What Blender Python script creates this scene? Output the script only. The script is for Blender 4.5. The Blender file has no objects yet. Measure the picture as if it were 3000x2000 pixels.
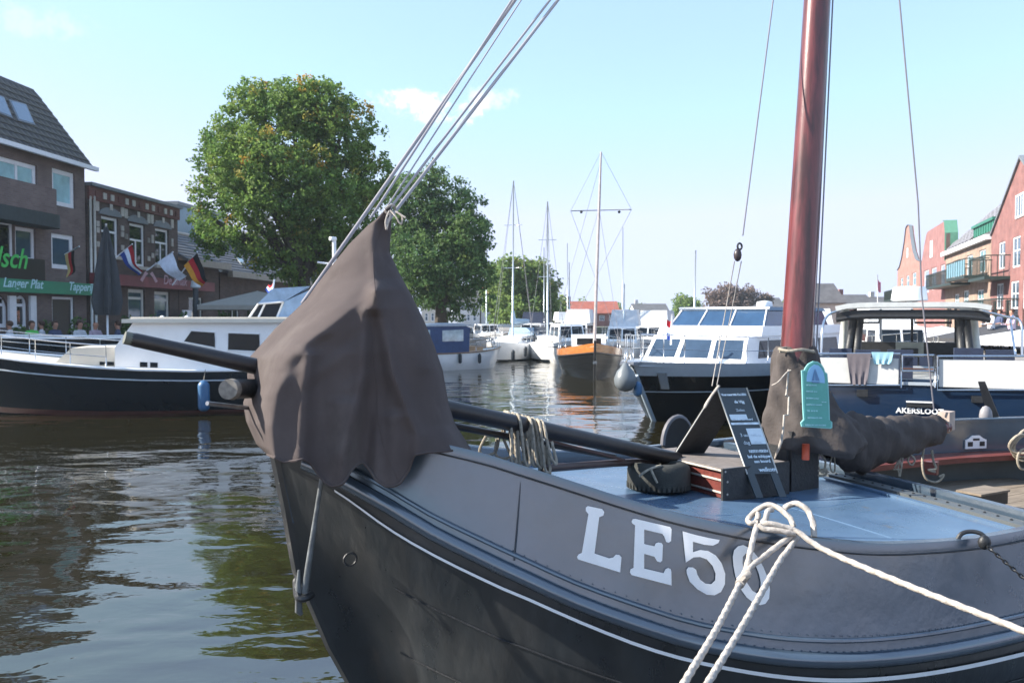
import bpy, bmesh, math, random
from mathutils import Vector, Matrix
from mathutils.bvhtree import BVHTree
from mathutils.geometry import tessellate_polygon
R = math.radians
random.seed(7)
sc = bpy.context.scene
col = sc.collection

# ------------------------------------------------------------------ camera, sky, sun, exposure
FPX, CAMZ, PITCH = 2400.0, 2.3, math.atan(72 / 2400)      # focal length in photo pixels, eye height above the water
cam_d = bpy.data.cameras.new('camera')
cam_d.sensor_width = 36.0
cam_d.lens = 36.0 * FPX / 3000.0
cam_d.clip_start, cam_d.clip_end = 0.05, 3000.0
cam_d.dof.use_dof = True
cam_d.dof.focus_distance = 5.2
cam_d.dof.aperture_fstop = 5.0
cam = bpy.data.objects.new('camera', cam_d)
cam.location = (0, 0, CAMZ)
cam.rotation_euler = (math.pi / 2 - PITCH, 0, 0)
col.objects.link(cam)
sc.camera = cam

SUN_TO = Vector((-0.84, 0.0, 0.54)).normalized()          # towards the sun: left, a little behind the camera
SUN_EL = math.asin(SUN_TO.z)
SUN_AZ = math.atan2(SUN_TO.x, SUN_TO.y)                    # from +Y, clockwise
w = bpy.data.worlds.new('World'); sc.world = w; w.use_nodes = True
wt = w.node_tree; wn = wt.nodes; wn.clear()
sky = wn.new('ShaderNodeTexSky'); sky.sky_type = 'NISHITA'; sky.sun_disc = False
sky.sun_elevation = SUN_EL; sky.sun_rotation = SUN_AZ
sky.altitude = 0; sky.air_density = 1.0; sky.dust_density = 0.15; sky.ozone_density = 2.5
bg = wn.new('ShaderNodeBackground'); bg.inputs[1].default_value = 0.115
wo = wn.new('ShaderNodeOutputWorld')
# a few small fair-weather clouds low over the canal
tc = wn.new('ShaderNodeTexCoord')
sep = wn.new('ShaderNodeSeparateXYZ'); wt.links.new(tc.outputs['Generated'], sep.inputs[0])
zc = wn.new('ShaderNodeMath'); zc.operation = 'MAXIMUM'; zc.inputs[1].default_value = 0.03; wt.links.new(sep.outputs[2], zc.inputs[0])
dx = wn.new('ShaderNodeMath'); dx.operation = 'DIVIDE'; wt.links.new(sep.outputs[0], dx.inputs[0]); wt.links.new(zc.outputs[0], dx.inputs[1])
dy = wn.new('ShaderNodeMath'); dy.operation = 'DIVIDE'; wt.links.new(sep.outputs[1], dy.inputs[0]); wt.links.new(zc.outputs[0], dy.inputs[1])
cmb = wn.new('ShaderNodeCombineXYZ'); wt.links.new(dx.outputs[0], cmb.inputs[0]); wt.links.new(dy.outputs[0], cmb.inputs[1])
def wmath(op, a, b=None, c=None):
    m = wn.new('ShaderNodeMath'); m.operation = op
    for i, v in enumerate((a, b, c)):
        if v is None: continue
        if isinstance(v, (int, float)): m.inputs[i].default_value = v
        else: wt.links.new(v, m.inputs[i])
    return m.outputs[0]
n1 = wn.new('ShaderNodeTexNoise'); n1.inputs['Scale'].default_value = 34.0; n1.inputs['Detail'].default_value = 9; n1.inputs['Roughness'].default_value = 0.66
wt.links.new(tc.outputs['Generated'], n1.inputs['Vector'])
def puff(dirv, rx, rz, amt):
    """a cumulus at a direction: soft ellipse broken up by the noise"""
    d = Vector(dirv).normalized()
    ax = wmath('DIVIDE', wmath('SUBTRACT', sep.outputs[0], d.x), rx)
    az = wmath('DIVIDE', wmath('SUBTRACT', sep.outputs[2], d.z), rz)
    r2 = wmath('ADD', wmath('MULTIPLY', ax, ax), wmath('MULTIPLY', az, az))
    front = wmath('GREATER_THAN', wmath('MULTIPLY', sep.outputs[1], d.y), 0.0)
    e = wmath('SUBTRACT', wmath('ADD', wmath('MULTIPLY', n1.outputs['Fac'], 4.6), -1.45), r2)
    s = wn.new('ShaderNodeMapRange'); s.interpolation_type = 'SMOOTHSTEP'
    wt.links.new(e, s.inputs['Value']); s.inputs['From Min'].default_value = 0.05; s.inputs['From Max'].default_value = 1.1
    s.inputs['To Max'].default_value = amt
    return wmath('MULTIPLY', s.outputs[0], front)
c1 = puff((-0.10, 1, 0.254), 0.072, 0.024, 0.9)
c2 = puff((-0.03, 1, 0.262), 0.05, 0.017, 0.5)
c3 = puff((-0.58, 1, 0.36), 0.07, 0.02, 0.2)
c4 = puff((-0.5, -1, 0.35), 0.16, 0.05, 0.9)
c5 = puff((0.55, -1, 0.28), 0.12, 0.04, 0.9)
cl = wmath('MINIMUM', wmath('ADD', wmath('ADD', c1, c2), wmath('ADD', c3, wmath('ADD', c4, c5))), 1.0)
# thin summer veil: evens out the gradient of the clear sky
vmin = wn.new('ShaderNodeVectorMath'); vmin.operation = 'MINIMUM'; wt.links.new(sky.outputs[0], vmin.inputs[0]); vmin.inputs[1].default_value = (3.1, 2.95, 3.6)
veil = wn.new('ShaderNodeMix'); veil.data_type = 'RGBA'; veil.inputs[0].default_value = 0.52; wt.links.new(vmin.outputs[0], veil.inputs[6]); veil.inputs[7].default_value = (1.70, 2.35, 3.4, 1)
mixc = wn.new('ShaderNodeMix'); mixc.data_type = 'RGBA'
wt.links.new(cl, mixc.inputs[0]); wt.links.new(veil.outputs[2], mixc.inputs[6]); mixc.inputs[7].default_value = (3.75, 3.6, 3.75, 1)
wt.links.new(mixc.outputs[2], bg.inputs[0]); wt.links.new(bg.outputs[0], wo.inputs[0])

sun_d = bpy.data.lights.new('sun', 'SUN'); sun_d.energy = 3.7; sun_d.angle = R(0.55); sun_d.color = (1.0, 0.93, 0.82)
sun = bpy.data.objects.new('sun', sun_d); col.objects.link(sun)
sun.rotation_euler = SUN_TO.to_track_quat('Z', 'Y').to_euler()
sc.view_settings.view_transform = 'Standard'; sc.view_settings.look = 'None'
sc.view_settings.exposure = 1.68; sc.view_settings.gamma = 1.0
HAZE = 0.0005
sc.cycles.use_denoising = True
sc.cycles.max_bounces = 6; sc.cycles.diffuse_bounces = 3; sc.cycles.glossy_bounces = 4; sc.cycles.transmission_bounces = 4
sc.cycles.volume_bounces = 0; sc.cycles.volume_max_steps = 64
sc.cycles.caustics_reflective = False; sc.cycles.caustics_refractive = False

# ------------------------------------------------------------------ camera geometry helpers (photo pixels 3000 x 2000)
CF = Vector((0, math.cos(PITCH), -math.sin(PITCH))); CU = Vector((0, math.sin(PITCH), math.cos(PITCH))); C0 = Vector((0, 0, CAMZ))
def ray(px, py): return CF + Vector(((px - 1500) / FPX, 0, 0)) - CU * ((py - 1000) / FPX)
def P(px, py, y):
    r = ray(px, py); return C0 + r * (y / r.y)
def Pz(px, py, z):
    r = ray(px, py); return C0 + r * ((z - CAMZ) / r.z)
class Fr:
    """a local frame: origin and turn about z"""
    def __init__(s, o, rz): s.o = Vector(o); s.rz = rz; s.m = Matrix.Translation(s.o) @ Matrix.Rotation(rz, 4, 'Z'); s.i = s.m.inverted()
    def l(s, wv): return s.i @ Vector(wv)
    def w(s, lv): return s.m @ Vector(lv)
    def hit(s, px, py, ax, val):
        o = s.i @ C0; d = s.i.to_3x3() @ ray(px, py); k = 'xyz'.index(ax)
        return o + d * ((val - o[k]) / d[k])
    def hitp(s, px, py, p0, nrm):
        o = s.i @ C0; d = s.i.to_3x3() @ ray(px, py); nrm = Vector(nrm)
        return o + d * ((Vector(p0) - o).dot(nrm) / d.dot(nrm))
def lerp(a, b, t): return a + (b - a) * t
def itp(x, xs, ys):
    if x <= xs[0]: return ys[0]
    for i in range(1, len(xs)):
        if x <= xs[i]: return lerp(ys[i-1], ys[i], (x - xs[i-1]) / (xs[i] - xs[i-1]))
    return ys[-1]
def sitp(x, xs, ys):
    """smooth (monotone-ish hermite) table lookup"""
    n = len(xs)
    if x <= xs[0]: return ys[0]
    if x >= xs[-1]: return ys[-1]
    i = 1
    while x > xs[i]: i += 1
    def sl(k):
        if k == 0: return (ys[1]-ys[0])/(xs[1]-xs[0])
        if k == n-1: return (ys[-1]-ys[-2])/(xs[-1]-xs[-2])
        return (ys[k+1]-ys[k-1])/(xs[k+1]-xs[k-1])
    h = xs[i]-xs[i-1]; t = (x-xs[i-1])/h
    a, b, c, d = 2*t**3-3*t*t+1, t**3-2*t*t+t, -2*t**3+3*t*t, t**3-t*t
    return a*ys[i-1] + b*h*sl(i-1) + c*ys[i] + d*h*sl(i)

# ------------------------------------------------------------------ materials
MATS = {}
def M(name, c, rough=0.6, metal=0.0, spec=0.5, var=0.12, vs=6.0, bump=0.0, bs=60.0, coat=0.0, c2=None, c2scale=2.0, c2lo=0.45, c2hi=0.6, rv=0.0, emis=None, trans=0.0, stretch=None, ior=None, dist=0.02, spots=None):
    if name in MATS: return MATS[name]
    m = bpy.data.materials.new(name); m.use_nodes = True; nt = m.node_tree; b = nt.nodes['Principled BSDF']
    b.inputs['Roughness'].default_value = rough; b.inputs['Metallic'].default_value = metal
    b.inputs['Specular IOR Level'].default_value = spec; b.inputs['Coat Weight'].default_value = coat
    b.inputs['Coat Roughness'].default_value = 0.08
    if ior: b.inputs['IOR'].default_value = ior
    b.inputs['Transmission Weight'].default_value = trans
    tcn = nt.nodes.new('ShaderNodeTexCoord'); vec = tcn.outputs['Object']
    if stretch:
        mp = nt.nodes.new('ShaderNodeMapping'); mp.inputs['Scale'].default_value = stretch; nt.links.new(vec, mp.inputs[0]); vec = mp.outputs[0]
    def noise(s, det=4, ro=0.6):
        n = nt.nodes.new('ShaderNodeTexNoise'); n.inputs['Scale'].default_value = s; n.inputs['Detail'].default_value = det; n.inputs['Roughness'].default_value = ro
        nt.links.new(vec, n.inputs['Vector']); return n.outputs['Fac']
    c = tuple(c) + (1,) if len(c) == 3 else c
    if var or c2:
        cur = None
        if c2:
            rmp = nt.nodes.new('ShaderNodeMapRange'); nt.links.new(noise(c2scale, 6, 0.65), rmp.inputs['Value'])
            rmp.inputs['From Min'].default_value = c2lo; rmp.inputs['From Max'].default_value = c2hi
            mx = nt.nodes.new('ShaderNodeMix'); mx.data_type = 'RGBA'; nt.links.new(rmp.outputs[0], mx.inputs[0])
            mx.inputs[6].default_value = c; mx.inputs[7].default_value = tuple(c2) + (1,); cur = mx.outputs[2]
        if var:
            rm = nt.nodes.new('ShaderNodeMapRange'); nt.links.new(noise(vs), rm.inputs['Value'])
            rm.inputs['From Min'].default_value = 0.3; rm.inputs['From Max'].default_value = 0.7
            rm.inputs['To Min'].default_value = 1 - var; rm.inputs['To Max'].default_value = 1 + var
            hs = nt.nodes.new('ShaderNodeHueSaturation'); nt.links.new(rm.outputs[0], hs.inputs['Value'])
            if cur is None: hs.inputs['Color'].default_value = c
            else: nt.links.new(cur, hs.inputs['Color'])
            cur = hs.outputs[0]
        if spots:
            sc_, sz_, lo_, hi_ = spots[3:]; mp2 = nt.nodes.new('ShaderNodeMapping'); mp2.inputs['Scale'].default_value = (1, 1, sz_); nt.links.new(tcn.outputs['Object'], mp2.inputs[0])
            n2 = nt.nodes.new('ShaderNodeTexNoise'); n2.inputs['Scale'].default_value = sc_; n2.inputs['Detail'].default_value = 7; n2.inputs['Roughness'].default_value = .7; nt.links.new(mp2.outputs[0], n2.inputs['Vector'])
            r2 = nt.nodes.new('ShaderNodeMapRange'); nt.links.new(n2.outputs['Fac'], r2.inputs['Value']); r2.inputs['From Min'].default_value = lo_; r2.inputs['From Max'].default_value = hi_; r2.inputs['To Max'].default_value = .8
            m2 = nt.nodes.new('ShaderNodeMix'); m2.data_type = 'RGBA'; nt.links.new(r2.outputs[0], m2.inputs[0]); nt.links.new(cur, m2.inputs[6]); m2.inputs[7].default_value = tuple(spots[:3]) + (1,); cur = m2.outputs[2]
        nt.links.new(cur, b.inputs['Base Color'])
    else: b.inputs['Base Color'].default_value = c
    if rv:
        rm = nt.nodes.new('ShaderNodeMapRange'); nt.links.new(noise(vs * 1.7, 5), rm.inputs['Value'])
        rm.inputs['From Min'].default_value = 0.3; rm.inputs['From Max'].default_value = 0.7
        rm.inputs['To Min'].default_value = max(0.02, rough - rv); rm.inputs['To Max'].default_value = min(1, rough + rv)
        nt.links.new(rm.outputs[0], b.inputs['Roughness'])
    if bump:
        bp = nt.nodes.new('ShaderNodeBump'); bp.inputs['Strength'].default_value = bump; bp.inputs['Distance'].default_value = dist
        nt.links.new(noise(bs, 5), bp.inputs['Height']); nt.links.new(bp.outputs[0], b.inputs['Normal'])
    if emis:
        b.inputs['Emission Color'].default_value = tuple(emis[:3]) + (1,); b.inputs['Emission Strength'].default_value = emis[3]
    MATS[name] = m; return m
def Mbrick(name, c1, c2, mortar, sx=0.22, sz=0.075, rough=0.85):
    if name in MATS: return MATS[name]
    m = bpy.data.materials.new(name); m.use_nodes = True; nt = m.node_tree; b = nt.nodes['Principled BSDF']
    b.inputs['Roughness'].default_value = rough; b.inputs['Specular IOR Level'].default_value = 0.25
    t = nt.nodes.new('ShaderNodeTexCoord'); s = nt.nodes.new('ShaderNodeSeparateXYZ'); nt.links.new(t.outputs['Object'], s.inputs[0])
    ad = nt.nodes.new('ShaderNodeMath'); ad.operation = 'ADD'; nt.links.new(s.outputs[0], ad.inputs[0]); nt.links.new(s.outputs[1], ad.inputs[1])
    k = nt.nodes.new('ShaderNodeCombineXYZ'); nt.links.new(ad.outputs[0], k.inputs[0]); nt.links.new(s.outputs[2], k.inputs[1])
    br = nt.nodes.new('ShaderNodeTexBrick'); nt.links.new(k.outputs[0], br.inputs['Vector'])
    br.inputs['Color1'].default_value = c1 + (1,); br.inputs['Color2'].default_value = c2 + (1,); br.inputs['Mortar'].default_value = mortar + (1,)
    br.inputs['Scale'].default_value = 1.0; br.inputs['Brick Width'].default_value = sx; br.inputs['Row Height'].default_value = sz; br.inputs['Mortar Size'].default_value = 0.008
    br.inputs['Bias'].default_value = -0.1
    n = nt.nodes.new('ShaderNodeTexNoise'); n.inputs['Scale'].default_value = 1.3; n.inputs['Detail'].default_value = 6; nt.links.new(t.outputs['Object'], n.inputs['Vector'])
    rm = nt.nodes.new('ShaderNodeMapRange'); nt.links.new(n.outputs['Fac'], rm.inputs['Value']); rm.inputs['From Min'].default_value = .3; rm.inputs['From Max'].default_value = .7
    rm.inputs['To Min'].default_value = .78; rm.inputs['To Max'].default_value = 1.18
    hs = nt.nodes.new('ShaderNodeHueSaturation'); nt.links.new(br.outputs[0], hs.inputs['Color']); nt.links.new(rm.outputs[0], hs.inputs['Value'])
    nt.links.new(hs.outputs[0], b.inputs['Base Color'])
    bp = nt.nodes.new('ShaderNodeBump'); bp.inputs['Strength'].default_value = .5; bp.inputs['Distance'].default_value = .01; bp.invert = True
    nt.links.new(br.outputs['Fac'], bp.inputs['Height']); nt.links.new(bp.outputs[0], b.inputs['Normal'])
    MATS[name] = m; return m
def Mleaf(name, c, c2, c3):
    """leaf colour that differs from leaf to leaf and from clump to clump"""
    m = bpy.data.materials.new(name); m.use_nodes = True; nt = m.node_tree; b = nt.nodes['Principled BSDF']
    b.inputs['Roughness'].default_value = 0.6; b.inputs['Specular IOR Level'].default_value = 0.25
    g = nt.nodes.new('ShaderNodeNewGeometry'); at = nt.nodes.new('ShaderNodeAttribute'); at.attribute_name = 'clump'
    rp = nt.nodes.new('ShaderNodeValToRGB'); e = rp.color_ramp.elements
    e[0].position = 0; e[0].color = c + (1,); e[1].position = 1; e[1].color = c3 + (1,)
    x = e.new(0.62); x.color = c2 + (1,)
    nt.links.new(at.outputs['Fac'], rp.inputs[0])
    rm = nt.nodes.new('ShaderNodeMapRange'); nt.links.new(g.outputs['Random Per Island'], rm.inputs['Value']); rm.inputs['To Min'].default_value = .6; rm.inputs['To Max'].default_value = 1.45
    hs = nt.nodes.new('ShaderNodeHueSaturation'); nt.links.new(rp.outputs[0], hs.inputs['Color']); nt.links.new(rm.outputs[0], hs.inputs['Value'])
    nt.links.new(hs.outputs[0], b.inputs['Base Color'])
    tr = nt.nodes.new('ShaderNodeBsdfTranslucent'); nt.links.new(hs.outputs[0], tr.inputs[0])
    mx = nt.nodes.new('ShaderNodeMixShader'); mx.inputs[0].default_value = 0.42
    nt.links.new(b.outputs[0], mx.inputs[1]); nt.links.new(tr.outputs[0], mx.inputs[2]); nt.links.new(mx.outputs[0], nt.nodes['Material Output'].inputs[0])
    MATS[name] = m; return m

# ------------------------------------------------------------------ mesh building
class MB:
    def __init__(s): s.v = []; s.f = []; s.sm = []
    def add(s, vs, fs, smooth=False):
        k = len(s.v); s.v += [tuple(v) for v in vs]; s.f += [tuple(i + k for i in f) for f in fs]; s.sm += [smooth] * len(fs); return s
    def box(s, c, d, rz=0.0, bev=0.0):
        c = Vector(c); hx, hy, hz = d[0]/2, d[1]/2, d[2]/2; m = Matrix.Rotation(rz, 3, 'Z')
        vs = [c + m @ Vector((x*hx, y*hy, z*hz)) for z in (-1, 1) for y in (-1, 1) for x in (-1, 1)]
        return s.add(vs, [(0,2,3,1), (4,5,7,6), (0,1,5,4), (2,6,7,3), (0,4,6,2), (1,3,7,5)])
    def bb(s, x0, x1, y0, y1, z0, z1): return s.box(((x0+x1)/2, (y0+y1)/2, (z0+z1)/2), (abs(x1-x0), abs(y1-y0), abs(z1-z0)))
    def grid(s, rows, close=False, smooth=True, flip=False):
        nr, nc = len(rows), len(rows[0]); fs = []
        for i in range(nr - 1):
            for j in range(nc if close else nc - 1):
                a, b2, c, d = i*nc+j, i*nc+(j+1) % nc, (i+1)*nc+(j+1) % nc, (i+1)*nc+j
                fs.append((a, d, c, b2) if flip else (a, b2, c, d))
        return s.add([p for r in rows for p in r], fs, smooth)
    def tube(s, pts, r, n=8, caps=True, smooth=True):
        pts = [Vector(p) for p in pts]; k = len(pts)
        rs = r if isinstance(r, (list, tuple)) else [r] * k
        up = None; rows = []
        for i, p in enumerate(pts):
            t = (pts[min(i+1, k-1)] - pts[max(i-1, 0)])
            if t.length < 1e-9: t = Vector((0, 0, 1))
            t.normalize()
            if up is None: up = Vector((0, 0, 1)) if abs(t.z) < 0.9 else Vector((1, 0, 0))
            a = (up - t * up.dot(t))
            if a.length < 1e-6: a = t.orthogonal()
            a.normalize(); b = t.cross(a); up = a
            rows.append([p + (a*math.cos(2*math.pi*j/n) + b*math.sin(2*math.pi*j/n)) * rs[i] for j in range(n)])
        base = len(s.v); s.grid(rows, close=True, smooth=smooth)
        if caps:
            s.f += [tuple(base + j for j in range(n)), tuple(base + (k-1)*n + j for j in reversed(range(n)))]; s.sm += [False, False]
        return s
    def rope(s, pts, r, n=12, lay=5.0):
        """three-strand laid rope along a path"""
        pts = [Vector(p) for p in pts]; out = [pts[0]]; step = r * .55
        for a, c in zip(pts, pts[1:]):
            k = max(1, int((c - a).length / step)); out += [a.lerp(c, i / k) for i in range(1, k + 1)]
        up = None; rows = []; L_ = 0.0
        for i, p in enumerate(out):
            t = (out[min(i+1, len(out)-1)] - out[max(i-1, 0)]).normalized()
            if i: L_ += (p - out[i-1]).length
            if up is None: up = Vector((0, 0, 1)) if abs(t.z) < 0.9 else Vector((1, 0, 0))
            a = (up - t * up.dot(t)).normalized(); b = t.cross(a); up = a; tw = 2 * math.pi * L_ / (lay * r)
            rows.append([p + (a*math.cos(q) + b*math.sin(q)) * r * (1 + .075 * math.cos(3 * q - tw)) for q in [2*math.pi*j/n for j in range(n)]])
        return s.grid(rows, close=True)
    def lathe(s, prof, c=(0, 0, 0), n=20, smooth=True):
        c = Vector(c); rows = [[c + Vector((r*math.cos(2*math.pi*j/n), r*math.sin(2*math.pi*j/n), z)) for j in range(n)] for r, z in prof]
        return s.grid(rows, close=True, smooth=smooth)
    def prism(s, poly, d, smooth=False):
        """poly: list of 3D points in a plane, extruded by vector d"""
        poly = [Vector(p) for p in poly]; d = Vector(d); n = len(poly)
        vs = poly + [p + d for p in poly]
        fs = [tuple(range(n)), tuple(reversed(range(n, 2*n)))] + [(i, i+n, (i+1) % n + n, (i+1) % n) for i in range(n)]
        return s.add(vs, fs, smooth)
    def ball(s, c, r, n=12, sq=(1, 1, 1)):
        c = Vector(c); rows = []
        for i in range(n//2 + 1):
            a = math.pi*i/(n//2); rows.append([c + Vector((r*sq[0]*math.sin(a)*math.cos(2*math.pi*j/n), r*sq[1]*math.sin(a)*math.sin(2*math.pi*j/n), r*sq[2]*math.cos(a))) for j in range(n)])
        return s.grid(rows, close=True, flip=True)
    def build(s, name, mat, parent=None, loc=None, fixn=False):
        me = bpy.data.meshes.new(name); me.from_pydata(s.v, [], s.f)
        me.polygons.foreach_set('use_smooth', s.sm)
        if fixn:
            bm = bmesh.new(); bm.from_mesh(me); bmesh.ops.remove_doubles(bm, verts=bm.verts, dist=1e-5); bmesh.ops.recalc_face_normals(bm, faces=bm.faces); bm.to_mesh(me); bm.free()
        if any(s.sm):
            bm = bmesh.new(); bm.from_mesh(me)
            for e in bm.edges:
                if len(e.link_faces) == 2 and e.calc_face_angle(0) > 0.7: e.smooth = False
            bm.to_mesh(me); bm.free()
        me.update()
        if mat: me.materials.append(mat)
        o = bpy.data.objects.new(name, me); col.objects.link(o)
        if parent: o.parent = parent
        if loc: o.location = loc
        return o
def tag(o, label=None, cat=None, group=None, kind=None):
    for k, v in (('label', label), ('category', cat), ('group', group), ('kind', kind)):
        if v: o[k] = v
    return o
def thing(name, label, cat, fr=None, group=None):
    o = bpy.data.objects.new(name, None); col.objects.link(o); o.empty_display_size = 0.2
    if fr is not None: o.location = fr.o; o.rotation_euler = (0, 0, fr.rz)
    return tag(o, label, cat, group)
def copy_tree(o, parent=None):
    c = o.copy(); col.objects.link(c); c.parent = parent
    for ch in o.children: copy_tree(ch, c)
    return c
def bez(pts, n=8):
    """Catmull-Rom through points"""
    pts = [Vector(p) for p in pts]; out = []
    for i in range(len(pts) - 1):
        p0, p1, p2, p3 = pts[max(i-1, 0)], pts[i], pts[i+1], pts[min(i+2, len(pts)-1)]
        for k in range(n):
            t = k / n; out.append(0.5 * ((2*p1) + (p2-p0)*t + (2*p0-5*p1+4*p2-p3)*t*t + (3*p1-p0-3*p2+p3)*t**3))
    out.append(pts[-1]); return out
def text_mb(body, size, shear=0.0, bold=0.0, spacing=1.0, align='LEFT', extrude=0.004):
    cu = bpy.data.curves.new('t', 'FONT'); cu.body = body; cu.size = size; cu.shear = shear; cu.offset = bold; cu.space_character = spacing; cu.align_x = align; cu.extrude = extrude; cu.resolution_u = 3
    o = bpy.data.objects.new('t', cu); col.objects.link(o); dg = bpy.context.evaluated_depsgraph_get(); dg.update()
    me = bpy.data.meshes.new_from_object(o.evaluated_get(dg)); b = MB()
    b.add([v.co.copy() for v in me.vertices], [tuple(p.vertices) for p in me.polygons])
    bpy.data.objects.remove(o); bpy.data.curves.remove(cu); bpy.data.meshes.remove(me)
    return b
def put_text(parent, name, mat, body, org, ex, ey, size, **kw):
    """flat lettering laid in the plane of ex, ey (local to the parent)"""
    ex, ey = Vector(ex).normalized(), Vector(ey).normalized(); ez = ex.cross(ey); t = text_mb(body, size, **kw)
    t.v = [tuple(Vector(org) + ex*v[0] + ey*v[1] + ez*v[2]) for v in t.v]
    return t.build(name, mat, parent)

# ------------------------------------------------------------------ palette
hull_dark = M('ship_hull_paint', spots=(.05, .04, .033, 3.2, .3, .62, .74), c=(0.013, 0.015, 0.017), rough=0.34, ior=1.7, stretch=(1, 1, .45), var=.3, vs=3, rv=.12, bump=.25, bs=5, c2=(0.026, 0.030, 0.033), c2scale=2.2, c2lo=.48, c2hi=.7, dist=.03)
bul_paint = M('ship_bulwark_paint', spots=(.10, .085, .075, 5.0, .22, .66, .76), c=(0.050, 0.076, 0.108), rough=0.22, ior=2.2, var=.07, vs=2.5, rv=.06, bump=.10, bs=4, c2=(0.042, 0.064, 0.092), c2scale=1.5, dist=.03)
deck_paint = M('ship_deck_paint', spots=(.12, .13, .14, 6.0, 1, .58, .72), c=(0.085, 0.15, 0.24), rough=0.30, ior=1.7, var=.14, vs=2.2, rv=.10, bump=.1, bs=22, c2=(0.065, 0.115, 0.19), c2scale=1.1, dist=.01)
in_paint = M('ship_inner_paint', (0.085, 0.095, 0.10), 0.5, var=.15, vs=4, bump=.15, bs=10)
white_paint = M('white_lettering', (0.90, 0.90, 0.90), 0.4, var=.05, vs=9)
steel = M('bare_steel', (0.28, 0.29, 0.31), 0.38, metal=.8, var=.25, vs=20)
black_iron = M('black_iron', (0.02, 0.021, 0.023), 0.45, var=.3, vs=15, bump=.3, bs=40)
spar_dark = M('tarred_spar', (0.022, 0.018, 0.018), 0.32, var=.3, vs=4, bump=.15, bs=20, stretch=(1, 8, 8))
mast_wood = M('varnished_mast', (0.13, 0.03, 0.032), 0.3, var=.35, vs=3, coat=.45, stretch=(7, 7, .8), c2=(0.055, 0.018, 0.018), c2scale=1.6, bump=.06, bs=20)
canvas = M('brown_canvas', spots=(.13, .112, .105, 2.6, .6, .50, .75), c=(0.084, 0.069, 0.067), rough=0.9, spec=.12, var=.12, vs=3, bump=.35, bs=220, dist=.004)
sail_cl = M('furled_sailcloth', (0.075, 0.065, 0.062), 0.85, spec=.15, var=.22, vs=5, bump=.4, bs=26, dist=.02)
rope_m = M('pale_rope', (0.42, 0.38, 0.34), 0.85, spec=.15, var=.25, vs=40, bump=.6, bs=120, dist=.006)
rope_old = M('weathered_rope', (0.34, 0.30, 0.24), 0.9, spec=.1, var=.3, vs=40, bump=.6, bs=120, dist=.006)
wire_m = M('rig_wire', (0.19, 0.185, 0.21), 0.45, var=.1)
rubber = M('tyre_rubber', (0.045, 0.046, 0.042), 0.75, spec=.25, var=.3, vs=8, bump=.3, bs=60)
red_wood = M('red_brown_wood', (0.14, 0.035, 0.028), 0.42, var=.3, vs=5, stretch=(1, 6, 6))
plank_m = M('weathered_planks', (0.20, 0.16, 0.12), 0.8, var=.25, vs=4, stretch=(1, 6, 1))
orange_p = M('orange_lead_paint', (0.55, 0.085, 0.035), 0.5, var=.2)


# ------------------------------------------------------------------ water
wm = bpy.data.materials.new('canal_water'); wm.use_nodes = True; nt = wm.node_tree; pb = nt.nodes['Principled BSDF']
pb.inputs['Base Color'].default_value = (0.016, 0.0135, 0.005, 1); pb.inputs['Roughness'].default_value = 0.03; pb.inputs['IOR'].default_value = 1.85; pb.inputs['Specular IOR Level'].default_value = 0.75
tcn = nt.nodes.new('ShaderNodeTexCoord')
def wnoise(sx, sy, rot, det, dist):
    mp_ = nt.nodes.new('ShaderNodeMapping'); mp_.inputs['Scale'].default_value = (sx, sy, 1); mp_.inputs['Rotation'].default_value = (0, 0, rot); nt.links.new(tcn.outputs['Object'], mp_.inputs[0])
    n_ = nt.nodes.new('ShaderNodeTexNoise'); n_.inputs['Scale'].default_value = 1; n_.inputs['Detail'].default_value = det; n_.inputs['Roughness'].default_value = .5; n_.inputs['Distortion'].default_value = dist
    nt.links.new(mp_.outputs[0], n_.inputs['Vector']); return n_.outputs['Fac']
prev = None
for h_, d_ in ((wnoise(.5, .85, R(20), 2, .4), .055), (wnoise(2.2, 3.6, R(-15), 3, .3), .007), (wnoise(8, 13, R(10), 2, .2), .0006)):
    bp = nt.nodes.new('ShaderNodeBump'); bp.inputs['Strength'].default_value = 1.0; bp.inputs['Distance'].default_value = d_
    nt.links.new(h_, bp.inputs['Height'])
    if prev: nt.links.new(prev, bp.inputs['Normal'])
    prev = bp.outputs[0]
nt.links.new(prev, pb.inputs['Normal'])
b = MB(); b.add([(-900, -60, 0), (900, -60, 0), (900, 1500, 0), (-900, 1500, 0)], [(0, 1, 2, 3)]); tag(b.build('water', wm), kind='structure')

# ------------------------------------------------------------------ banks and houses
LQ = 0.8                                             # quay height above the water
stone_q = M('quay_stone', (.24, .22, .20), .85, var=.25, vs=1.5, bump=.4, bs=8); pave = M('quay_paving', (.22, .20, .185), .85, var=.2, vs=2, bump=.3, bs=12)
def land(name, poly, z, mat_top=pave):
    b_ = MB(); n = len(poly); b_.add([(x, y, z) for x, y in poly], [tuple(range(n))]); b_.add([(x, y, z) for x, y in poly] + [(x, y, -1) for x, y in poly], [(i, (i+1) % n, (i+1) % n + n, i + n) for i in range(n)])
    return tag(b_.build(name, mat_top, fixn=True), kind='structure')
LQE = [(-20, 4), (-18.2, 24), (-10.5, 29.0), (-4.3, 33.5), (2.8, 100), (4.0, 118)]
land('quay_left', [(-160, 4)] + LQE + [(-160, 118)], LQ)
RD = Vector((.3198, .9475, 0)); RQ = Vector((24.6, 55, 0)) + Vector((.2, 0, 0))
rq = lambda t: (RQ.x + RD.x * t, RQ.y + RD.y * t)
land('quay_right', [rq(-52), rq(64), (160, 118), (160, 6)], LQ)
land('far_bank', [(-160, 118), (rq(64)[0], 118), (160, 118), (400, 1400), (-400, 1400)], LQ, M('far_ground', (.12, .13, .09), .9))
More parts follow.
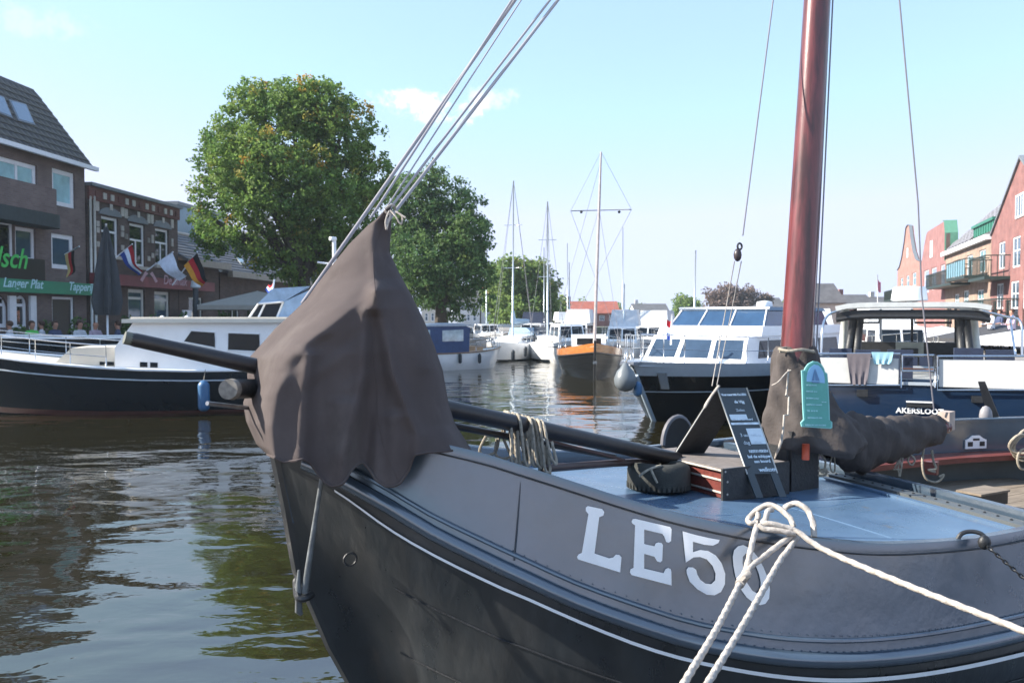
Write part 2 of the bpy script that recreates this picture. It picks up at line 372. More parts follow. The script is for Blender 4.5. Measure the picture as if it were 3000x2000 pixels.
def kerb(poly, nm):
    b_ = MB()
    for i in range(len(poly) - 1):
        a, c = Vector((*poly[i], LQ)), Vector((*poly[i+1], LQ)); d = (c - a); n = Vector((-d.y, d.x, 0)).normalized()
        b_.prism([a + n * .02, a - n * .35, c - n * .35, c + n * .02], (0, 0, .12))
    tag(b_.build(nm, stone_q, fixn=True), kind='structure')
land('quay_near', [(-70, -50), (70, -50), (70, 1.5), (-70, 1.5)], .7, M('near_quay_paving', (.42, .39, .35), .85, var=.15, vs=3, bump=.3, bs=10))
kerb(list(reversed(LQE)), 'kerb_left'); kerb([rq(-52), rq(64)], 'kerb_right')

white_f = M('white_frame_paint', (.72, .74, .78), .45, var=.06, vs=5); cream_f = M('cream_frame_paint', (.60, .62, .60), .5, var=.08)
glass_d = M('window_glass', (.012, .016, .02), .04, spec=1.0, var=0); glass_c = M('sky_tinted_glass', (.34, .56, .62), .06, spec=1.0, var=.25, vs=1.2)  # glass_c: bright cyan sky reflection put into the pane colour
glass_b = M('blue_pane', (.05, .09, .13), .05, spec=1.0, var=.2, vs=2)
dk_green = M('dark_green_trim', (.02, .045, .04), .5); grey_lead = M('grey_lead', (.16, .18, .2), .6, var=.15)

def wall_holes(x0, x1, z0, z1, holes, dep=.18):
    """front plane y = 0 with openings and reveals"""
    b_ = MB(); xs = sorted({x0, x1, *[h[0] for h in holes], *[h[1] for h in holes]}); zs = sorted({z0, z1, *[h[2] for h in holes], *[h[3] for h in holes]})
    xs = [x for x in xs if x0 <= x <= x1]; zs = [z for z in zs if z0 <= z <= z1]
    for i in range(len(xs) - 1):
        for k in range(len(zs) - 1):
            xm, zm = (xs[i] + xs[i+1]) / 2, (zs[k] + zs[k+1]) / 2
            if any(h[0] < xm < h[1] and h[2] < zm < h[3] for h in holes): continue
            b_.add([(xs[i], 0, zs[k]), (xs[i+1], 0, zs[k]), (xs[i+1], 0, zs[k+1]), (xs[i], 0, zs[k+1])], [(0, 1, 2, 3)])
    for a, c, d, e in [h[:4] for h in holes]:
        b_.add([(a, 0, d), (c, 0, d), (c, 0, e), (a, 0, e), (a, dep, d), (c, dep, d), (c, dep, e), (a, dep, e)], [(0, 4, 5, 1), (1, 5, 6, 2), (2, 6, 7, 3), (3, 7, 4, 0)])
    return b_
def window(par, h, fmat, gmat, fw=.09, vbars=1, hbar=None, y=.08, nm='window', sill=None):
    """frame with glazing bars, one pane object behind"""
    x0, x1, z0, z1 = h; b_ = MB(); d = .07
    b_.bb(x0, x0 + fw, y, y + d, z0, z1); b_.bb(x1 - fw, x1, y, y + d, z0, z1); b_.bb(x0 + fw, x1 - fw, y, y + d, z0, z0 + fw); b_.bb(x0 + fw, x1 - fw, y, y + d, z1 - fw, z1)
    w_ = b_.build(nm, fmat, par)
    if vbars > 1 or hbar:
        for k in range(1, vbars):
            xb = lerp(x0, x1, k / vbars); b_ = MB(); b_.bb(xb - fw * .35, xb + fw * .35, y + .005, y + d - .005, z0 + fw, lerp(z0, z1, -hbar) if (hbar and hbar < 0) else z1 - fw); b_.build('glazing_bar', fmat, w_)
        if hbar:
            zb = lerp(z0, z1, abs(hbar)); b_ = MB(); b_.bb(x0 + fw, x1 - fw, y + .01, y + d - .01, zb - fw * .4, zb + fw * .4); b_.build('transom_bar', fmat, w_)
    b_ = MB(); b_.add([(x0 + fw*.8, y + .04, z0 + fw*.8), (x1 - fw*.8, y + .04, z0 + fw*.8), (x1 - fw*.8, y + .04, z1 - fw*.8), (x0 + fw*.8, y + .04, z1 - fw*.8)], [(0, 1, 2, 3)]); b_.build('pane', gmat, w_)
    if sill:
        b_ = MB(); b_.bb(x0 - .06, x1 + .06, -.08, y + .02, z0 - .07, z0 + .001); b_.build('sill', sill, w_)
    return w_
def door(par, h, fmat, dmat):
    x0, x1, z0, z1 = h; b_ = MB(); b_.bb(x0, x0 + .1, .06, .15, z0, z1); b_.bb(x1 - .1, x1, .06, .15, z0, z1); b_.bb(x0 + .1, x1 - .1, .06, .15, z1 - .1, z1); d_ = b_.build('door', fmat, par)
    b_ = MB(); b_.bb(x0 + .1, x1 - .1, .10, .14, z0, z1 - .1); b_.build('leaf', dmat, d_)
    b_ = MB(); b_.tube([(x0 + .2, .06, z0 + 1.0), (x0 + .2, .06, z0 + 1.18)], .015, 6); b_.build('handle', steel, d_)
def fh(fr, px, py): p = fr.hit(px, py, 'y', 0); return p.x, p.z
def hole(fr, px0, px1, pyt, pyb):
    """opening on a facade from photo pixels: left, right, top and bottom at the left edge"""
    x0, z1 = fh(fr, px0, pyt); _, z0 = fh(fr, px0, pyb); x1, _ = fh(fr, px1, pyt); return (x0, x1, z0, z1)
def shell(par, x0, x1, dep, z1, mat_, z0=0.0):
    """side and back walls behind a front"""
    b_ = MB(); b_.add([(x0, 0, z0), (x0, dep, z0), (x0, dep, z1), (x0, 0, z1), (x1, 0, z0), (x1, dep, z0), (x1, dep, z1), (x1, 0, z1)], [(0, 3, 2, 1), (4, 5, 6, 7), (1, 2, 6, 5)]); return b_.build('side_walls', mat_, par)

# ---- left row
LA = math.atan2(1, .094); LF = Fr((-17.5 + .094 * 1.46, 33.46, LQ), LA)
brick_l = Mbrick('brown_brick', (.17, .125, .115), (.13, .095, .09), (.15, .14, .135))
brick_d = Mbrick('dark_old_brick', (.125, .09, .08), (.085, .064, .06), (.11, .10, .095))
tile_m = M('dark_roof_tile', (.045, .040, .040), .7, var=.35, vs=3, c2=(.07, .065, .05), c2scale=1.5); stone_w = M('pale_stone', (.42, .40, .37), .8, var=.15)
h1 = thing('corner_house', 'tall brown brick house with steep dark tiled roof at the left edge', 'house', LF)
eave = fh(LF, 258, 497)[1]
H1 = [hole(LF, -70, 108, 437, 545), hole(LF, 152, 219, 490, 598), hole(LF, 150, 217, 681, 785), hole(LF, -70, 40, 635, 752), hole(LF, 44, 104, 662, 760)]
gd = [hole(LF, -40, 22, 862, 960), hole(LF, 42, 80, 864, 962), hole(LF, 152, 217, 868, 966)]
gd[2] = (gd[2][0], gd[2][1], 0.0, gd[2][3]); gd = [(a, c, max(d, .02), e) for a, c, d, e in gd]
wall_holes(-13, 0, 0, eave, H1 + gd).build('wall', brick_l, h1); shell(h1, -13, 0, 9, eave, brick_l)
window(h1, H1[0], white_f, glass_c, .16, 3); window(h1, H1[1], white_f, glass_c, .17); window(h1, H1[2], white_f, glass_b, .17); window(h1, H1[3], white_f, glass_d, .1, 2); window(h1, H1[4], white_f, glass_b, .13)
for g in gd[:2]:
    window(h1, g, white_f, glass_d, .13, 1, .7)
    b = MB(); n = 8; cx_ = (g[0] + g[1]) / 2; rx = (g[1] - g[0]) / 2
    for sgn in (-1, 1): b.prism([(cx_ + sgn * rx * 1.01, -.012, g[3] - rx)] + [(cx_ + sgn * rx * math.cos(a), -.012, g[3] - rx + rx * math.sin(a)) for a in [math.pi / 2 * i / n for i in range(n + 1)]] + [(cx_ + sgn * rx * 1.01, -.012, g[3] + .02)], (0, .15, 0))
    b.build('arch_spandrel', brick_l, h1)
door(h1, gd[2], white_f, M('dark_door', (.02, .024, .026), .4))
for px0, px1 in ((21, 41), (83, 100)):
    x0, x1 = fh(LF, px0, 900)[0], fh(LF, px1, 900)[0]; b = MB(); b.bb(x0, x1, -.10, -.012, .02, fh(LF, px0, 866)[1]); b.build('pilaster', white_f, h1)
# rounded brick balcony with a dark awning under it
x1, zt = fh(LF, 128, 560); zb_ = fh(LF, 128, 634)[1]
def rounded_bay(x_l, x_r, d, z0, z1):
    pl = [(x_l, 0), (x_l, -d)] + [(x_r - .5 + .5 * math.sin(a), -d + .5 - .5 * math.cos(a)) for a in [math.pi / 2 * i / 6 for i in range(7)]] + [(x_r, 0)]
    b_ = MB(); b_.prism([(x, y, z0) for x, y in pl], (0, 0, z1 - z0)); return b_
rounded_bay(-13, x1, .75, zb_ + .02, zt).build('balcony', brick_l, h1, fixn=True)
rounded_bay(-13, x1 + .04, .85, fh(LF, 128, 672)[1], zb_).build('awning', M('dark_awning', (.022, .035, .04), .6, var=.2), h1, fixn=True)
b = MB(); x0, z1 = fh(LF, 118, 760); z0 = fh(LF, 118, 826)[1]; b.bb(-13, x0, -.18, -.004, z0, z1 - .02); sgn_ = b.build('neon_sign', M('black_sign', (.012, .014, .016), .4), h1); sgn_['label'] = 'black sign with green script letters'
neon = M('green_neon', (.05, .40, .09), .5, emis=(.05, .6, .12, .03)); xe, ze = fh(LF, 64, 797); put_text(sgn_, 'neon_letters', neon, 'Grolsch', (xe, -.20, ze + .12), (1, 0, 0), (0, 0, 1), 1.02, shear=.32, align='RIGHT', bold=.012)
b = MB(); xg, z1 = fh(LF, 262, 833); z0 = fh(LF, 262, 866)[1]; b.bb(-13, xg, -.35, -.006, z0, z1); gsn = b.build('fascia_sign', M('green_fascia', (.03, .24, .13), .45, var=.1, vs=2), h1); gsn['label'] = 'green fascia sign with pale script'
ltr = M('pale_blue_letters', (.45, .70, .75), .5)
for txt, px, py, sz in (('Langer Plat', 98, 842, .46), ('Tapperij', 246, 853, .46)): xe, ze = fh(LF, px, py); put_text(gsn, 'lettering', ltr, txt, (xe, -.36, z0 + .17), (1, 0, 0), (0, 0, 1), sz, shear=.3, align='RIGHT', bold=.008)
# roof: steep slope, tiles laid one by one near its end, two roof lights
y_r = LF.hit(98, 262, 'x', 0.12); ridge_z, ridge_y = y_r.z, y_r.y
sl = Vector((0, ridge_y + .35, ridge_z - eave)); sl_len = sl.length; sd_ = sl.normalized(); sn_ = Vector((0, -sd_.z, sd_.y))
b = MB(); q0, q1 = Vector((-13, -.35, eave)), Vector((.12, -.35, eave)); b.prism([q0, q1, q1 + sl, q0 + sl], sn_ * -.12); rf = b.build('roof', tile_m, h1, fixn=True)
b = MB(); b.prism([q0 + sl, q1 + sl + Vector((-.5, 0, .0)), q1 + sl + Vector((-1.2, 4.5, 1.1)), q0 + sl + Vector((0, 4.5, 1.1))], (0, 0, -.12)); b.build('upper_roof', tile_m, h1, fixn=True)
b = MB(); b.prism([(.10, 0, eave), (.10, 9, eave), (.10, ridge_y + 4.5, ridge_z + 1.0), (.10, ridge_y, ridge_z - .1)], (-.2, 0, 0)); b.build('gable_end', brick_l, h1, fixn=True)
tmesh = None
nrow = int(sl_len / .36)
for i in range(nrow):
    for k in range(20):
        cc = Vector((.10 - .17 - k * .34, -.35, eave)) + sd_ * (i * .36 + .2)
        if tmesh is None:
            b = MB(); rows = []
            for s in (-.22, .2):
                rows.append([Vector((x, 0, 0)) + sd_ * s + sn_ * (.012 + .03 * (1 - abs(x) / .17) + (.028 if s < 0 else 0)) for x in (-.17, -.085, 0, .085, .17)] )
            b.grid(rows, smooth=False); b.add([rows[0][m] for m in range(5)] + [rows[0][m] - sn_ * .05 for m in range(5)], [(m, m + 5, m + 6, m + 1) for m in range(4)])
            o = b.build('roof_tile', tile_m, rf); tmesh = o.data
        else:
            o = bpy.data.objects.new('roof_tile', tmesh); col.objects.link(o); o.parent = rf
        o.location = cc + sn_ * random.uniform(0, .008); o.rotation_euler = (random.uniform(-.012, .012), random.uniform(-.01, .01), 0)
def roof_light(par, fr, quad, p0, nrm, off=.10):
    q = [fr.hitp(x, y, Vector(p0) + Vector(nrm) * off, nrm) for x, y in quad]; c_ = sum(q, Vector()) / 4; b_ = MB(); b_.prism(q, Vector(nrm) * -.12); o_ = b_.build('roof_light', grey_lead, par, fixn=True)
    b_ = MB(); b_.prism([c_ + (v - c_) * .86 + Vector(nrm) * .012 for v in q], Vector(nrm) * -.01); b_.build('pane', M('sky_pane', (.10, .17, .24), .05, spec=1.0, var=.1), o_, fixn=True)
roof_light(h1, LF, ((26, 291), (77, 305), (104, 367), (54, 353)), q1, sn_); roof_light(h1, LF, ((-28, 268), (12, 284), (38, 347), (-2, 331)), q1, sn_)
b = MB(); b.bb(-13, .2, -.50, -.36, eave - .10, eave + .06); b.build('gutter', white_f, h1)
for px in (259, 271): x0, _ = fh(LF, px, 650); b = MB(); b.tube([(x0, -.09, .9), (x0, -.09, fh(LF, px, 575)[1])], .055, 8); b.build('drainpipe', cream_f, h1)
fl_ = None
# ---- old brick inn
FX = LF
h2 = thing('brick_inn', 'dark two-storey brick inn with flat parapet and red fascia sign', 'house', LF)
top2 = fh(LF, 518, 612)[1]; xe2 = fh(LF, 520, 640)[0]; x_s = .14
W2 = [hole(LF, 296, 346, 631, 745), hole(LF, 379, 424, 652, 777), hole(LF, 454, 494, 667, 775)]; G2 = [hole(LF, 375, 424, 846, 940), hole(LF, 452, 497, 853, 940)]
wall_holes(x_s, xe2, 0, top2, W2 + G2).build('wall', brick_d, h2); shell(h2, x_s, xe2, 8, top2, brick_d)
for i, h in enumerate(W2): window(h2, h, white_f, glass_d, .11, 1 if i == 0 else 2, -.62)
for h in G2: window(h2, h, cream_f, glass_b, .15, 1, .72, sill=stone_w)
redb = Mbrick('red_frieze_brick', (.16, .06, .055), (.12, .05, .045), (.12, .10, .09))
b = MB(); b.bb(x_s, xe2 + .05, -.10, -.004, top2 - .55, top2); b.build('frieze', redb, h2)
b = MB(); b.bb(x_s, xe2 + .12, -.24, .25, top2 + .002, top2 + .14); b.build('cornice', grey_lead, h2)
for i in range(13): x = x_s + .5 + i * (xe2 - x_s - .8) / 12; b = MB(); b.bb(x - .11, x + .11, -.15, -.105, top2 - .42, top2 - .16); b.build('frieze_stone', stone_w if i % 3 else redb, h2)
for i in range(9): x = x_s + .7 + i * (xe2 - x_s - 1.2) / 8; b = MB(); b.bb(x - .06, x + .06, -.03, -.004, top2 - .95 - .1 * (i % 2), top2 - .80 - .1 * (i % 2)); b.build('inset_stone', stone_w, h2)
for h in W2:
    for s, x in ((-1, h[0]), (1, h[1])):
        for z, wd, hg in ((h[3] + .15, .24, .42), (h[3] - .75, .2, .22), (h[2] + 1.15, .2, .22), (h[2] + .3, .2, .22)):
            xx = x + s * (.06 + wd / 2) + s * .12; b = MB(); b.bb(xx - wd / 2, xx + wd / 2, -.045, -.004, z, z + hg); b.build('quoin_stone', stone_w, h2)
    b = MB(); n = 8; cx_ = (h[0] + h[1]) / 2; r_ = (h[1] - h[0]) / 2 + .2
    b.prism([(cx_ + r_ * math.cos(a), -.06, h[3] + .06 + .34 * math.sin(a)) for a in [math.pi * i / n for i in range(n + 1)]], (0, .054, 0)); b.build('arch_brow', grey_lead, h2, fixn=True)
    b = MB(); b.bb(cx_ - .1, cx_ + .1, -.09, -.062, h[3] + .30, h[3] + .55); b.build('keystone', stone_w, h2)
    b = MB(); b.bb(h[0] - .1, h[1] + .1, -.12, -.004, h[2] - .14, h[2] - .002); b.build('sill', stone_w, h2)
x0, z1 = fh(LF, 256, 797); _, z0 = fh(LF, 256, 832); b = MB(); b.bb(x0, fh(LF, 640, 860)[0] - 1.5, -.5, -.09, z0, z1 - .02); rs = b.build('fascia_sign', M('dark_red_fascia', (.17, .035, .045), .55, var=.25, vs=1.5), h2); rs['label'] = 'faded red fascia sign with pale letters'
pk = M('faded_pink_letters', (.42, .27, .32), .6, var=.3, vs=6)
for txt, px, sz in (('Rest', 258, .62), ('De Smak', 448, .62)): put_text(rs, 'lettering', pk, txt, (fh(LF, px, 820)[0], -.51, z0 + .2), (1, 0, 0), (0, 0, 1), sz, shear=.2, bold=.006)
for s in (-1, 1):
    xm = fh(LF, 405, 820)[0]; b = MB(); b.prism([(xm + s * .05, -.51, z0 + .62), (xm + s * .3, -.51, z0 + .72), (xm + s * .75, -.51, z0 + .3), (xm + s * .55, -.51, z0 + .22), (xm + s * .28, -.51, z0 + .5)], (0, -.01, 0)); b.build('emblem', pk, rs, fixn=True)
b = MB(); b.bb(fh(LF, 505, 930)[0], fh(LF, 528, 930)[0], -.6, -.5, .2, fh(LF, 505, 908)[1]); b.build('menu_board', white_f, h2)
# ---- low tiled houses further along
slate_m = M('grey_slate', (.10, .10, .105), .75, var=.25, vs=1.2, bump=.5, bs=9); tan_eave = M('tan_eave_board', (.30, .27, .23), .7, var=.1)
def low_house(nm, label, px0, px1, eave_z, ridge_z, dep, lights, groupx=None):
    t = thing(nm, label, 'house', LF); x0 = xe2 + .05 if px0 is None else fh(LF, px0, 900)[0]; x1 = fh(LF, px1, 900)[0]
    hs = [(x, x + 1.5, .5, 2.5) for x in [x0 + 1 + k * 2.6 for k in range(int((x1 - x0 - 1.5) / 2.6))]]
    wall_holes(x0, x1, 0, eave_z, hs).build('wall', brick_d, t); shell(t, x0, x1, dep * 2, eave_z, brick_d)
    for h in hs: window(t, h, cream_f, glass_d, .1, 2)
    b_ = MB(); b_.prism([(x0, -.5, eave_z), (x1, -.5, eave_z), (x1, dep, ridge_z), (x0, dep, ridge_z)], (0, .03, -.1)); b_.build('roof', slate_m, t, fixn=True)
    sl2 = Vector((0, dep + .5, ridge_z - eave_z)).normalized(); L_ = Vector((0, dep + .5, ridge_z - eave_z)).length
    for k in range(int(L_ / .42)):
        b_ = MB(); a = Vector((x0, -.5, eave_z)) + sl2 * (k * .42); nr = Vector((0, -sl2.z, sl2.y)); b_.prism([a, a + Vector((x1 - x0, 0, 0)), a + Vector((x1 - x0, 0, 0)) + nr * .05, a + nr * .05], sl2 * .40 - nr * .03); b_.build('slate_course', slate_m, t, fixn=True)
    for xx in (x0, x1): b_ = MB(); b_.add([(xx, 0, eave_z), (xx, dep * 2, eave_z), (xx, dep, ridge_z)], [(0, 1, 2)]); b_.build('gable', brick_d, t)
    b_ = MB(); b_.bb(x0 + .01, x1 - .01, -.75, -.45, eave_z - .28, eave_z + .06); b_.build('eave_board', tan_eave, t)
    b_ = MB(); b_.tube([(x0, dep, ridge_z + .06), (x1, dep, ridge_z + .06)], .12, 8); b_.build('ridge', white_f if lights == 'w' else tan_eave, t)
    if lights != 'w':
        for q in lights: roof_light(t, LF, q, (x0, -.5, eave_z), (0, -sl2.z, sl2.y))
    xc = (x0 * .3 + x1 * .7); b_ = MB(); b_.bb(xc - .35, xc + .35, dep - .3, dep + .4, ridge_z - .5, ridge_z + 1.2); b_.build('chimney', brick_d, t); return t
low_house('cottage', 'low slate-roofed cottage with white ridge beside the brick inn', None, 642, 4.35, 6.35, 3.2, 'w')
low_house('cottage', 'long low cottage with small roof lights under the big tree', 645, 905, 4.0, 6.4, 4.0, [((692, 752), (706, 754), (722, 775), (708, 774)), ((828, 776), (842, 778), (860, 800), (846, 799))])
def plain_house(nm, label, fr, x0, x1, hgt, rh, mat_, rmat, cols_, rows_, wmat=white_f, gable=True, dep=8.0):
    t = thing(nm, label, 'house', fr); wd = (x1 - x0) / (cols_ + .6); hs = []
    for r_ in range(rows_):
        for c_ in range(cols_):
            xx = x0 + wd * (.3 + c_) + wd * .22; zz_ = .9 + r_ * (hgt - .6) / rows_; hs.append((xx, xx + wd * .55, zz_, zz_ + (hgt - .6) / rows_ * .6))
    wall_holes(x0, x1, 0, hgt, hs).build('wall', mat_, t); shell(t, x0, x1, dep, hgt, mat_)
    for h in hs: window(t, h, wmat, glass_b, .09, 1, .6)
    xm = (x0 + x1) / 2; b_ = MB()
    if gable:
        b_.add([(x0, 0, hgt), (x1, 0, hgt), (xm, 0, hgt + rh)], [(0, 1, 2)]); b_.build('gable', mat_, t); b_ = MB()
        for s, x in ((-1, x0), (1, x1)): b_.prism([(xm, -.15, hgt + rh + .05), (x + s * .15, -.15, hgt - .1), (x + s * .15, dep, hgt - .1), (xm, dep, hgt + rh + .05)], (0, 0, .14))
    else:
        b_.prism([(x0 - .1, -.3, hgt), (x1 + .1, -.3, hgt), (x1 + .1, dep / 2, hgt + rh), (x0 - .1, dep / 2, hgt + rh)], (0, .05, .14)); b_.prism([(x0 - .1, dep + .3, hgt), (x1 + .1, dep + .3, hgt), (x1 + .1, dep / 2, hgt + rh), (x0 - .1, dep / 2, hgt + rh)], (0, .05, .14))
        for xx in (x0, x1): g_ = MB(); g_.add([(xx, 0, hgt), (xx, dep, hgt), (xx, dep / 2, hgt + rh)], [(0, 1, 2)]); g_.build('gable', mat_, t)
    b_.build('roof', rmat, t, fixn=True)
    b_ = MB(); b_.bb(x0 + .6, x0 + 1.2, dep * .5, dep * .5 + .6, hgt + .2, hgt + rh + .9); b_.build('chimney', mat_, t); return t
cream_w = M('cream_render', (.55, .52, .46), .8, var=.1, vs=1); white_w = M('white_render', (.62, .62, .62), .8, var=.08, vs=1); red_tile = M('red_roof_tile', (.30, .09, .06), .8, var=.25, vs=1.5)
plain_house('quay_house', 'pale two-storey quay house under the second tree, nearest of the three', LF, 29, 36, 5.6, 2.6, cream_w, slate_m, 3, 2, gable=True)
plain_house('quay_house', 'white gabled quay house between the second and third trees', LF, 37, 44, 6.0, 2.8, white_w, slate_m, 3, 2, gable=True)
plain_house('quay_house', 'far white quay house behind the sailboat masts on the left bank', LF, 46, 60, 6.0, 2.5, white_w, red_tile, 5, 2, gable=False)
b = thing('glass_block', 'blue-grey flat-roofed block behind the inn and beside the big tree', 'building', LF)
tb_ = MB(); p_ = LF.l(P(520, 600, 58)); tb_.bb(p_.x, p_.x + 8, p_.y, p_.y + 8, 0, p_.z); tb_.build('body', M('blue_cladding', (.10, .20, .26), .3, var=.1), b); tb_ = MB(); tb_.bb(p_.x - .1, p_.x + 8.1, p_.y - .1, p_.y + 8, p_.z + .01, p_.z + .25); tb_.build('parapet', grey_lead, b)

# ---- right row: house fronts on one line
RA = math.atan2(-.9475, -.3198); RF = Fr((33, 55, LQ), RA)
red_b = Mbrick('red_brick', (.27, .12, .11), (.23, .10, .095), (.25, .18, .17)); pink_b = Mbrick('pink_brick', (.31, .145, .14), (.27, .125, .12), (.28, .21, .2)); salmon = Mbrick('salmon_brick', (.38, .195, .165), (.34, .17, .145), (.34, .25, .22)); beige_b = Mbrick('beige_brick', (.38, .265, .205), (.34, .235, .185), (.34, .27, .23))
green_p = M('green_metal_roof', (.03, .16, .11), .5, var=.1, vs=4); dkgrn = M('dark_green_balcony', (.018, .035, .03), .5); teal_gl = M('teal_glass', (.10, .26, .30), .08, spec=.9, var=.15)
def fx(px, py): return fh(RF, px, py)
def gabled(t, mat_, px_l, px_r, py_e, apex, holes_, par_mat, shoulder=None):
    (xl, ze), (xr, _), (xa, za) = fx(px_l, py_e), fx(px_r, py_e), fx(*apex)
    wall_holes(xl, xr, 0, ze, holes_).build('wall', mat_, t); shell(t, xl, xr, 9, ze, mat_)
    pl = [(xl, 0, ze), (xr, 0, ze)] + ([(x, 0, z) for x, z in shoulder] if shoulder else [(xa, 0, za)])
    b_ = MB(); b_.prism(pl, (0, .3, 0)); b_.build('gable', mat_, t, fixn=True); return xl, xr, ze, xa, za
# big gable at the right edge
r1 = thing('gable_house', 'tall red brick gabled house at the right edge', 'house', RF)
xA, zA_ = fx(2991, 466); xl, zl = fx(2905, 692); xr = 2 * xA - xl
HR = [hole(RF, 2927, 2945, 712, 790), hole(RF, 2967, 2990, 697, 785), hole(RF, 2920, 2940, 832, 905), hole(RF, 2962, 2985, 825, 905)]
HR += [(h[0] + (xA - h[0]) * 2 - (h[1] - h[0]), h[0] + (xA - h[0]) * 2, h[2], h[3]) for h in HR[:1]] + [(HR[3][1] + 1.0, HR[3][1] + 2.4, HR[3][2], HR[3][3])]
gh = [(xl + .8, xl + 3.2, .1, 2.6), (xl + 4.2, xl + 7.5, .1, 2.6), (xl + 8.5, xr - .8, .1, 2.6)]
wall_holes(xl, xr, 0, zl, HR + gh).build('wall', red_b, r1); shell(r1, xl, xr, 9, zl, red_b)
ga = hole(RF, 2970, 3000, 578, 645); ga = (xA - .95, xA + .95, ga[2], ga[3])
b = MB(); b.prism([(xl, .012, zl), (xr, .012, zl), (xA, .012, zA_)], (0, .3, 0)); b.build('gable', red_b, r1, fixn=True)
for h in HR: window(r1, h, white_f, glass_b, .11, 2, .55, y=.04)
window(r1, ga, white_f, glass_b, .12, 3, y=-.05)
for h in gh: window(r1, h, dkgrn, glass_d, .1, 2)
for s, x in ((-1, xl), (1, xr)): b = MB(); b.prism([(xA, -.12, zA_ + .08), (x, -.12, zl + .02), (x, 9, zl + .02), (xA, 9, zA_ + .08)], (0, 0, .16)); b.build('roof', grey_lead, r1, fixn=True)
# beige house with dormer and balconies
r2 = thing('terrace_house', 'beige brick house with green dormer and balconies next to the tall gable', 'house', RF)
x0, ze = fx(2771, 748); x1 = xl - .02
HB = [hole(RF, 2793, 2814, 765, 825), hole(RF, 2832, 2850, 750, 815), hole(RF, 2868, 2888, 735, 800), hole(RF, 2796, 2810, 862, 900), hole(RF, 2822, 2838, 852, 900), hole(RF, 2862, 2882, 850, 905)]
gb = [(x0 + .8 + k * 3.4, x0 + 3.2 + k * 3.4, .1, 2.5) for k in range(int((x1 - x0 - 1) / 3.4))]
gb = [g for g in gb if not any(g[3] > h[2] and g[0] < h[1] and g[1] > h[0] for h in HB)]
wall_holes(x0, x1, 0, ze, HB + gb).build('wall', beige_b, r2); shell(r2, x0, x1, 9, ze, beige_b)
for h in HB: window(r2, h, white_f, teal_gl, .1, 2, .5)
for h in gb: window(r2, h, dkgrn, glass_d, .1, 2)
b = MB(); b.bb(x0 - .2, x1, -.4, -.004, ze - .12, ze + .25); b.build('gutter', white_f, r2)
zr = RF.hit(2820, 664, 'y', 4).z; b = MB(); b.prism([(x0, -.1, ze + .26), (x1, -.1, ze + .26), (x1, 4, zr), (x0, 4, zr)], (0, .05, .1)); rf2 = b.build('roof', tile_m, r2, fixn=True)
sl3 = Vector((0, 4.1, zr - ze - .26)); n3 = Vector((0, -sl3.z, sl3.y)).normalized(); u3 = sl3.normalized(); pale_t = M('pale_pantile', (.30, .29, .31), .5, var=.15); dark_t = M('dark_pantile', (.05, .045, .055), .6, var=.2)
xd0, xd1 = fx(2842, 680)[0], x1 - .1
tms = {}
for i in range(9):
    for k in range(14):
        xx = x0 + .3 + k * (xd0 - x0 - .3) / 14; c_ = Vector((xx, -.1, ze + .37)) + u3 * (i * sl3.length / 9 + .1); kk = (i + k) % 2; wt_ = (xd0 - x0 - .3) / 14
        if kk not in tms:
            b = MB(); b.prism([Vector((0, 0, 0)), Vector((wt_ * .93, 0, 0)), Vector((wt_ * .93, 0, 0)) + u3 * sl3.length / 9.4, u3 * sl3.length / 9.4], n3 * (.05 + .05 * kk)); o = b.build('pantile', pale_t if kk else dark_t, rf2, fixn=True); tms[kk] = o.data
        else: o = bpy.data.objects.new('pantile', tms[kk]); col.objects.link(o); o.parent = rf2
        o.location = c_
zd1 = RF.hit(2890, 646, 'y', .2).z; b = MB(); b.bb(xd0 + .3, xd1, .2, 5, ze + .27, zd1 - .2); dm = b.build('dormer', green_p, r2)
for k in range(9): xx = lerp(xd0 + .5, xd1 - .2, k / 8); b = MB(); b.bb(xx - .03, xx + .03, .15, .198, ze + .35, zd1 - .22); b.build('cladding_rib', green_p, dm)
b = MB(); b.bb(xd0 + .1, xd1 + .05, .05, 5, zd1 - .199, zd1); b.build('dormer_roof', green_p, dm)
b = MB(); b.bb(xd0 + .22, xd0 + .298, .6, 2.0, zd1 - 1.2, zd1 - .3); b.build('dormer_window', teal_gl, dm)
def balcony(par, px0, px1, py_floor, d, hgt, solid=False):
    x0_, z_ = fx(px0, py_floor); x1_, _ = fx(px1, py_floor); b_ = MB(); b_.bb(x0_, x1_, -d, -.004, z_ - .2, z_); bl = b_.build('balcony', dkgrn, par)
    b_ = MB(); b_.bb(x0_, x1_, -d, -d + .06, z_ + hgt - .07, z_ + hgt); b_.bb(x0_, x0_ + .06, -d + .061, -.004, z_ + hgt - .07, z_ + hgt); b_.bb(x1_ - .06, x1_, -d + .061, -.004, z_ + hgt - .07, z_ + hgt); b_.build('handrail', dkgrn, bl)
    n = max(5, int((x1_ - x0_) / (.35 if not solid else .9)))
    for k in range(n + 1): xx = lerp(x0_ + .02, x1_ - .02, k / n); b_ = MB(); b_.bb(xx - .02, xx + .02, -d + .01, -d + .05, z_ + .002, z_ + hgt - .072); b_.build('baluster', dkgrn, bl)
    for k in range(1, 4):
        for xx in (x0_ + .03, x1_ - .03): yy = -d + d * k / 4; b_ = MB(); b_.bb(xx - .02, xx + .02, yy - .02, yy + .02, z_ + .002, z_ + hgt - .072); b_.build('baluster', dkgrn, bl)
    if solid:
        b_ = MB(); b_.add([(x0_, -d + .03, z_ + .05), (x1_, -d + .03, z_ + .05), (x1_, -d + .03, z_ + hgt - .1), (x0_, -d + .03, z_ + hgt - .1)], [(0, 1, 2, 3)]); b_.build('glass_screen', teal_gl, bl)
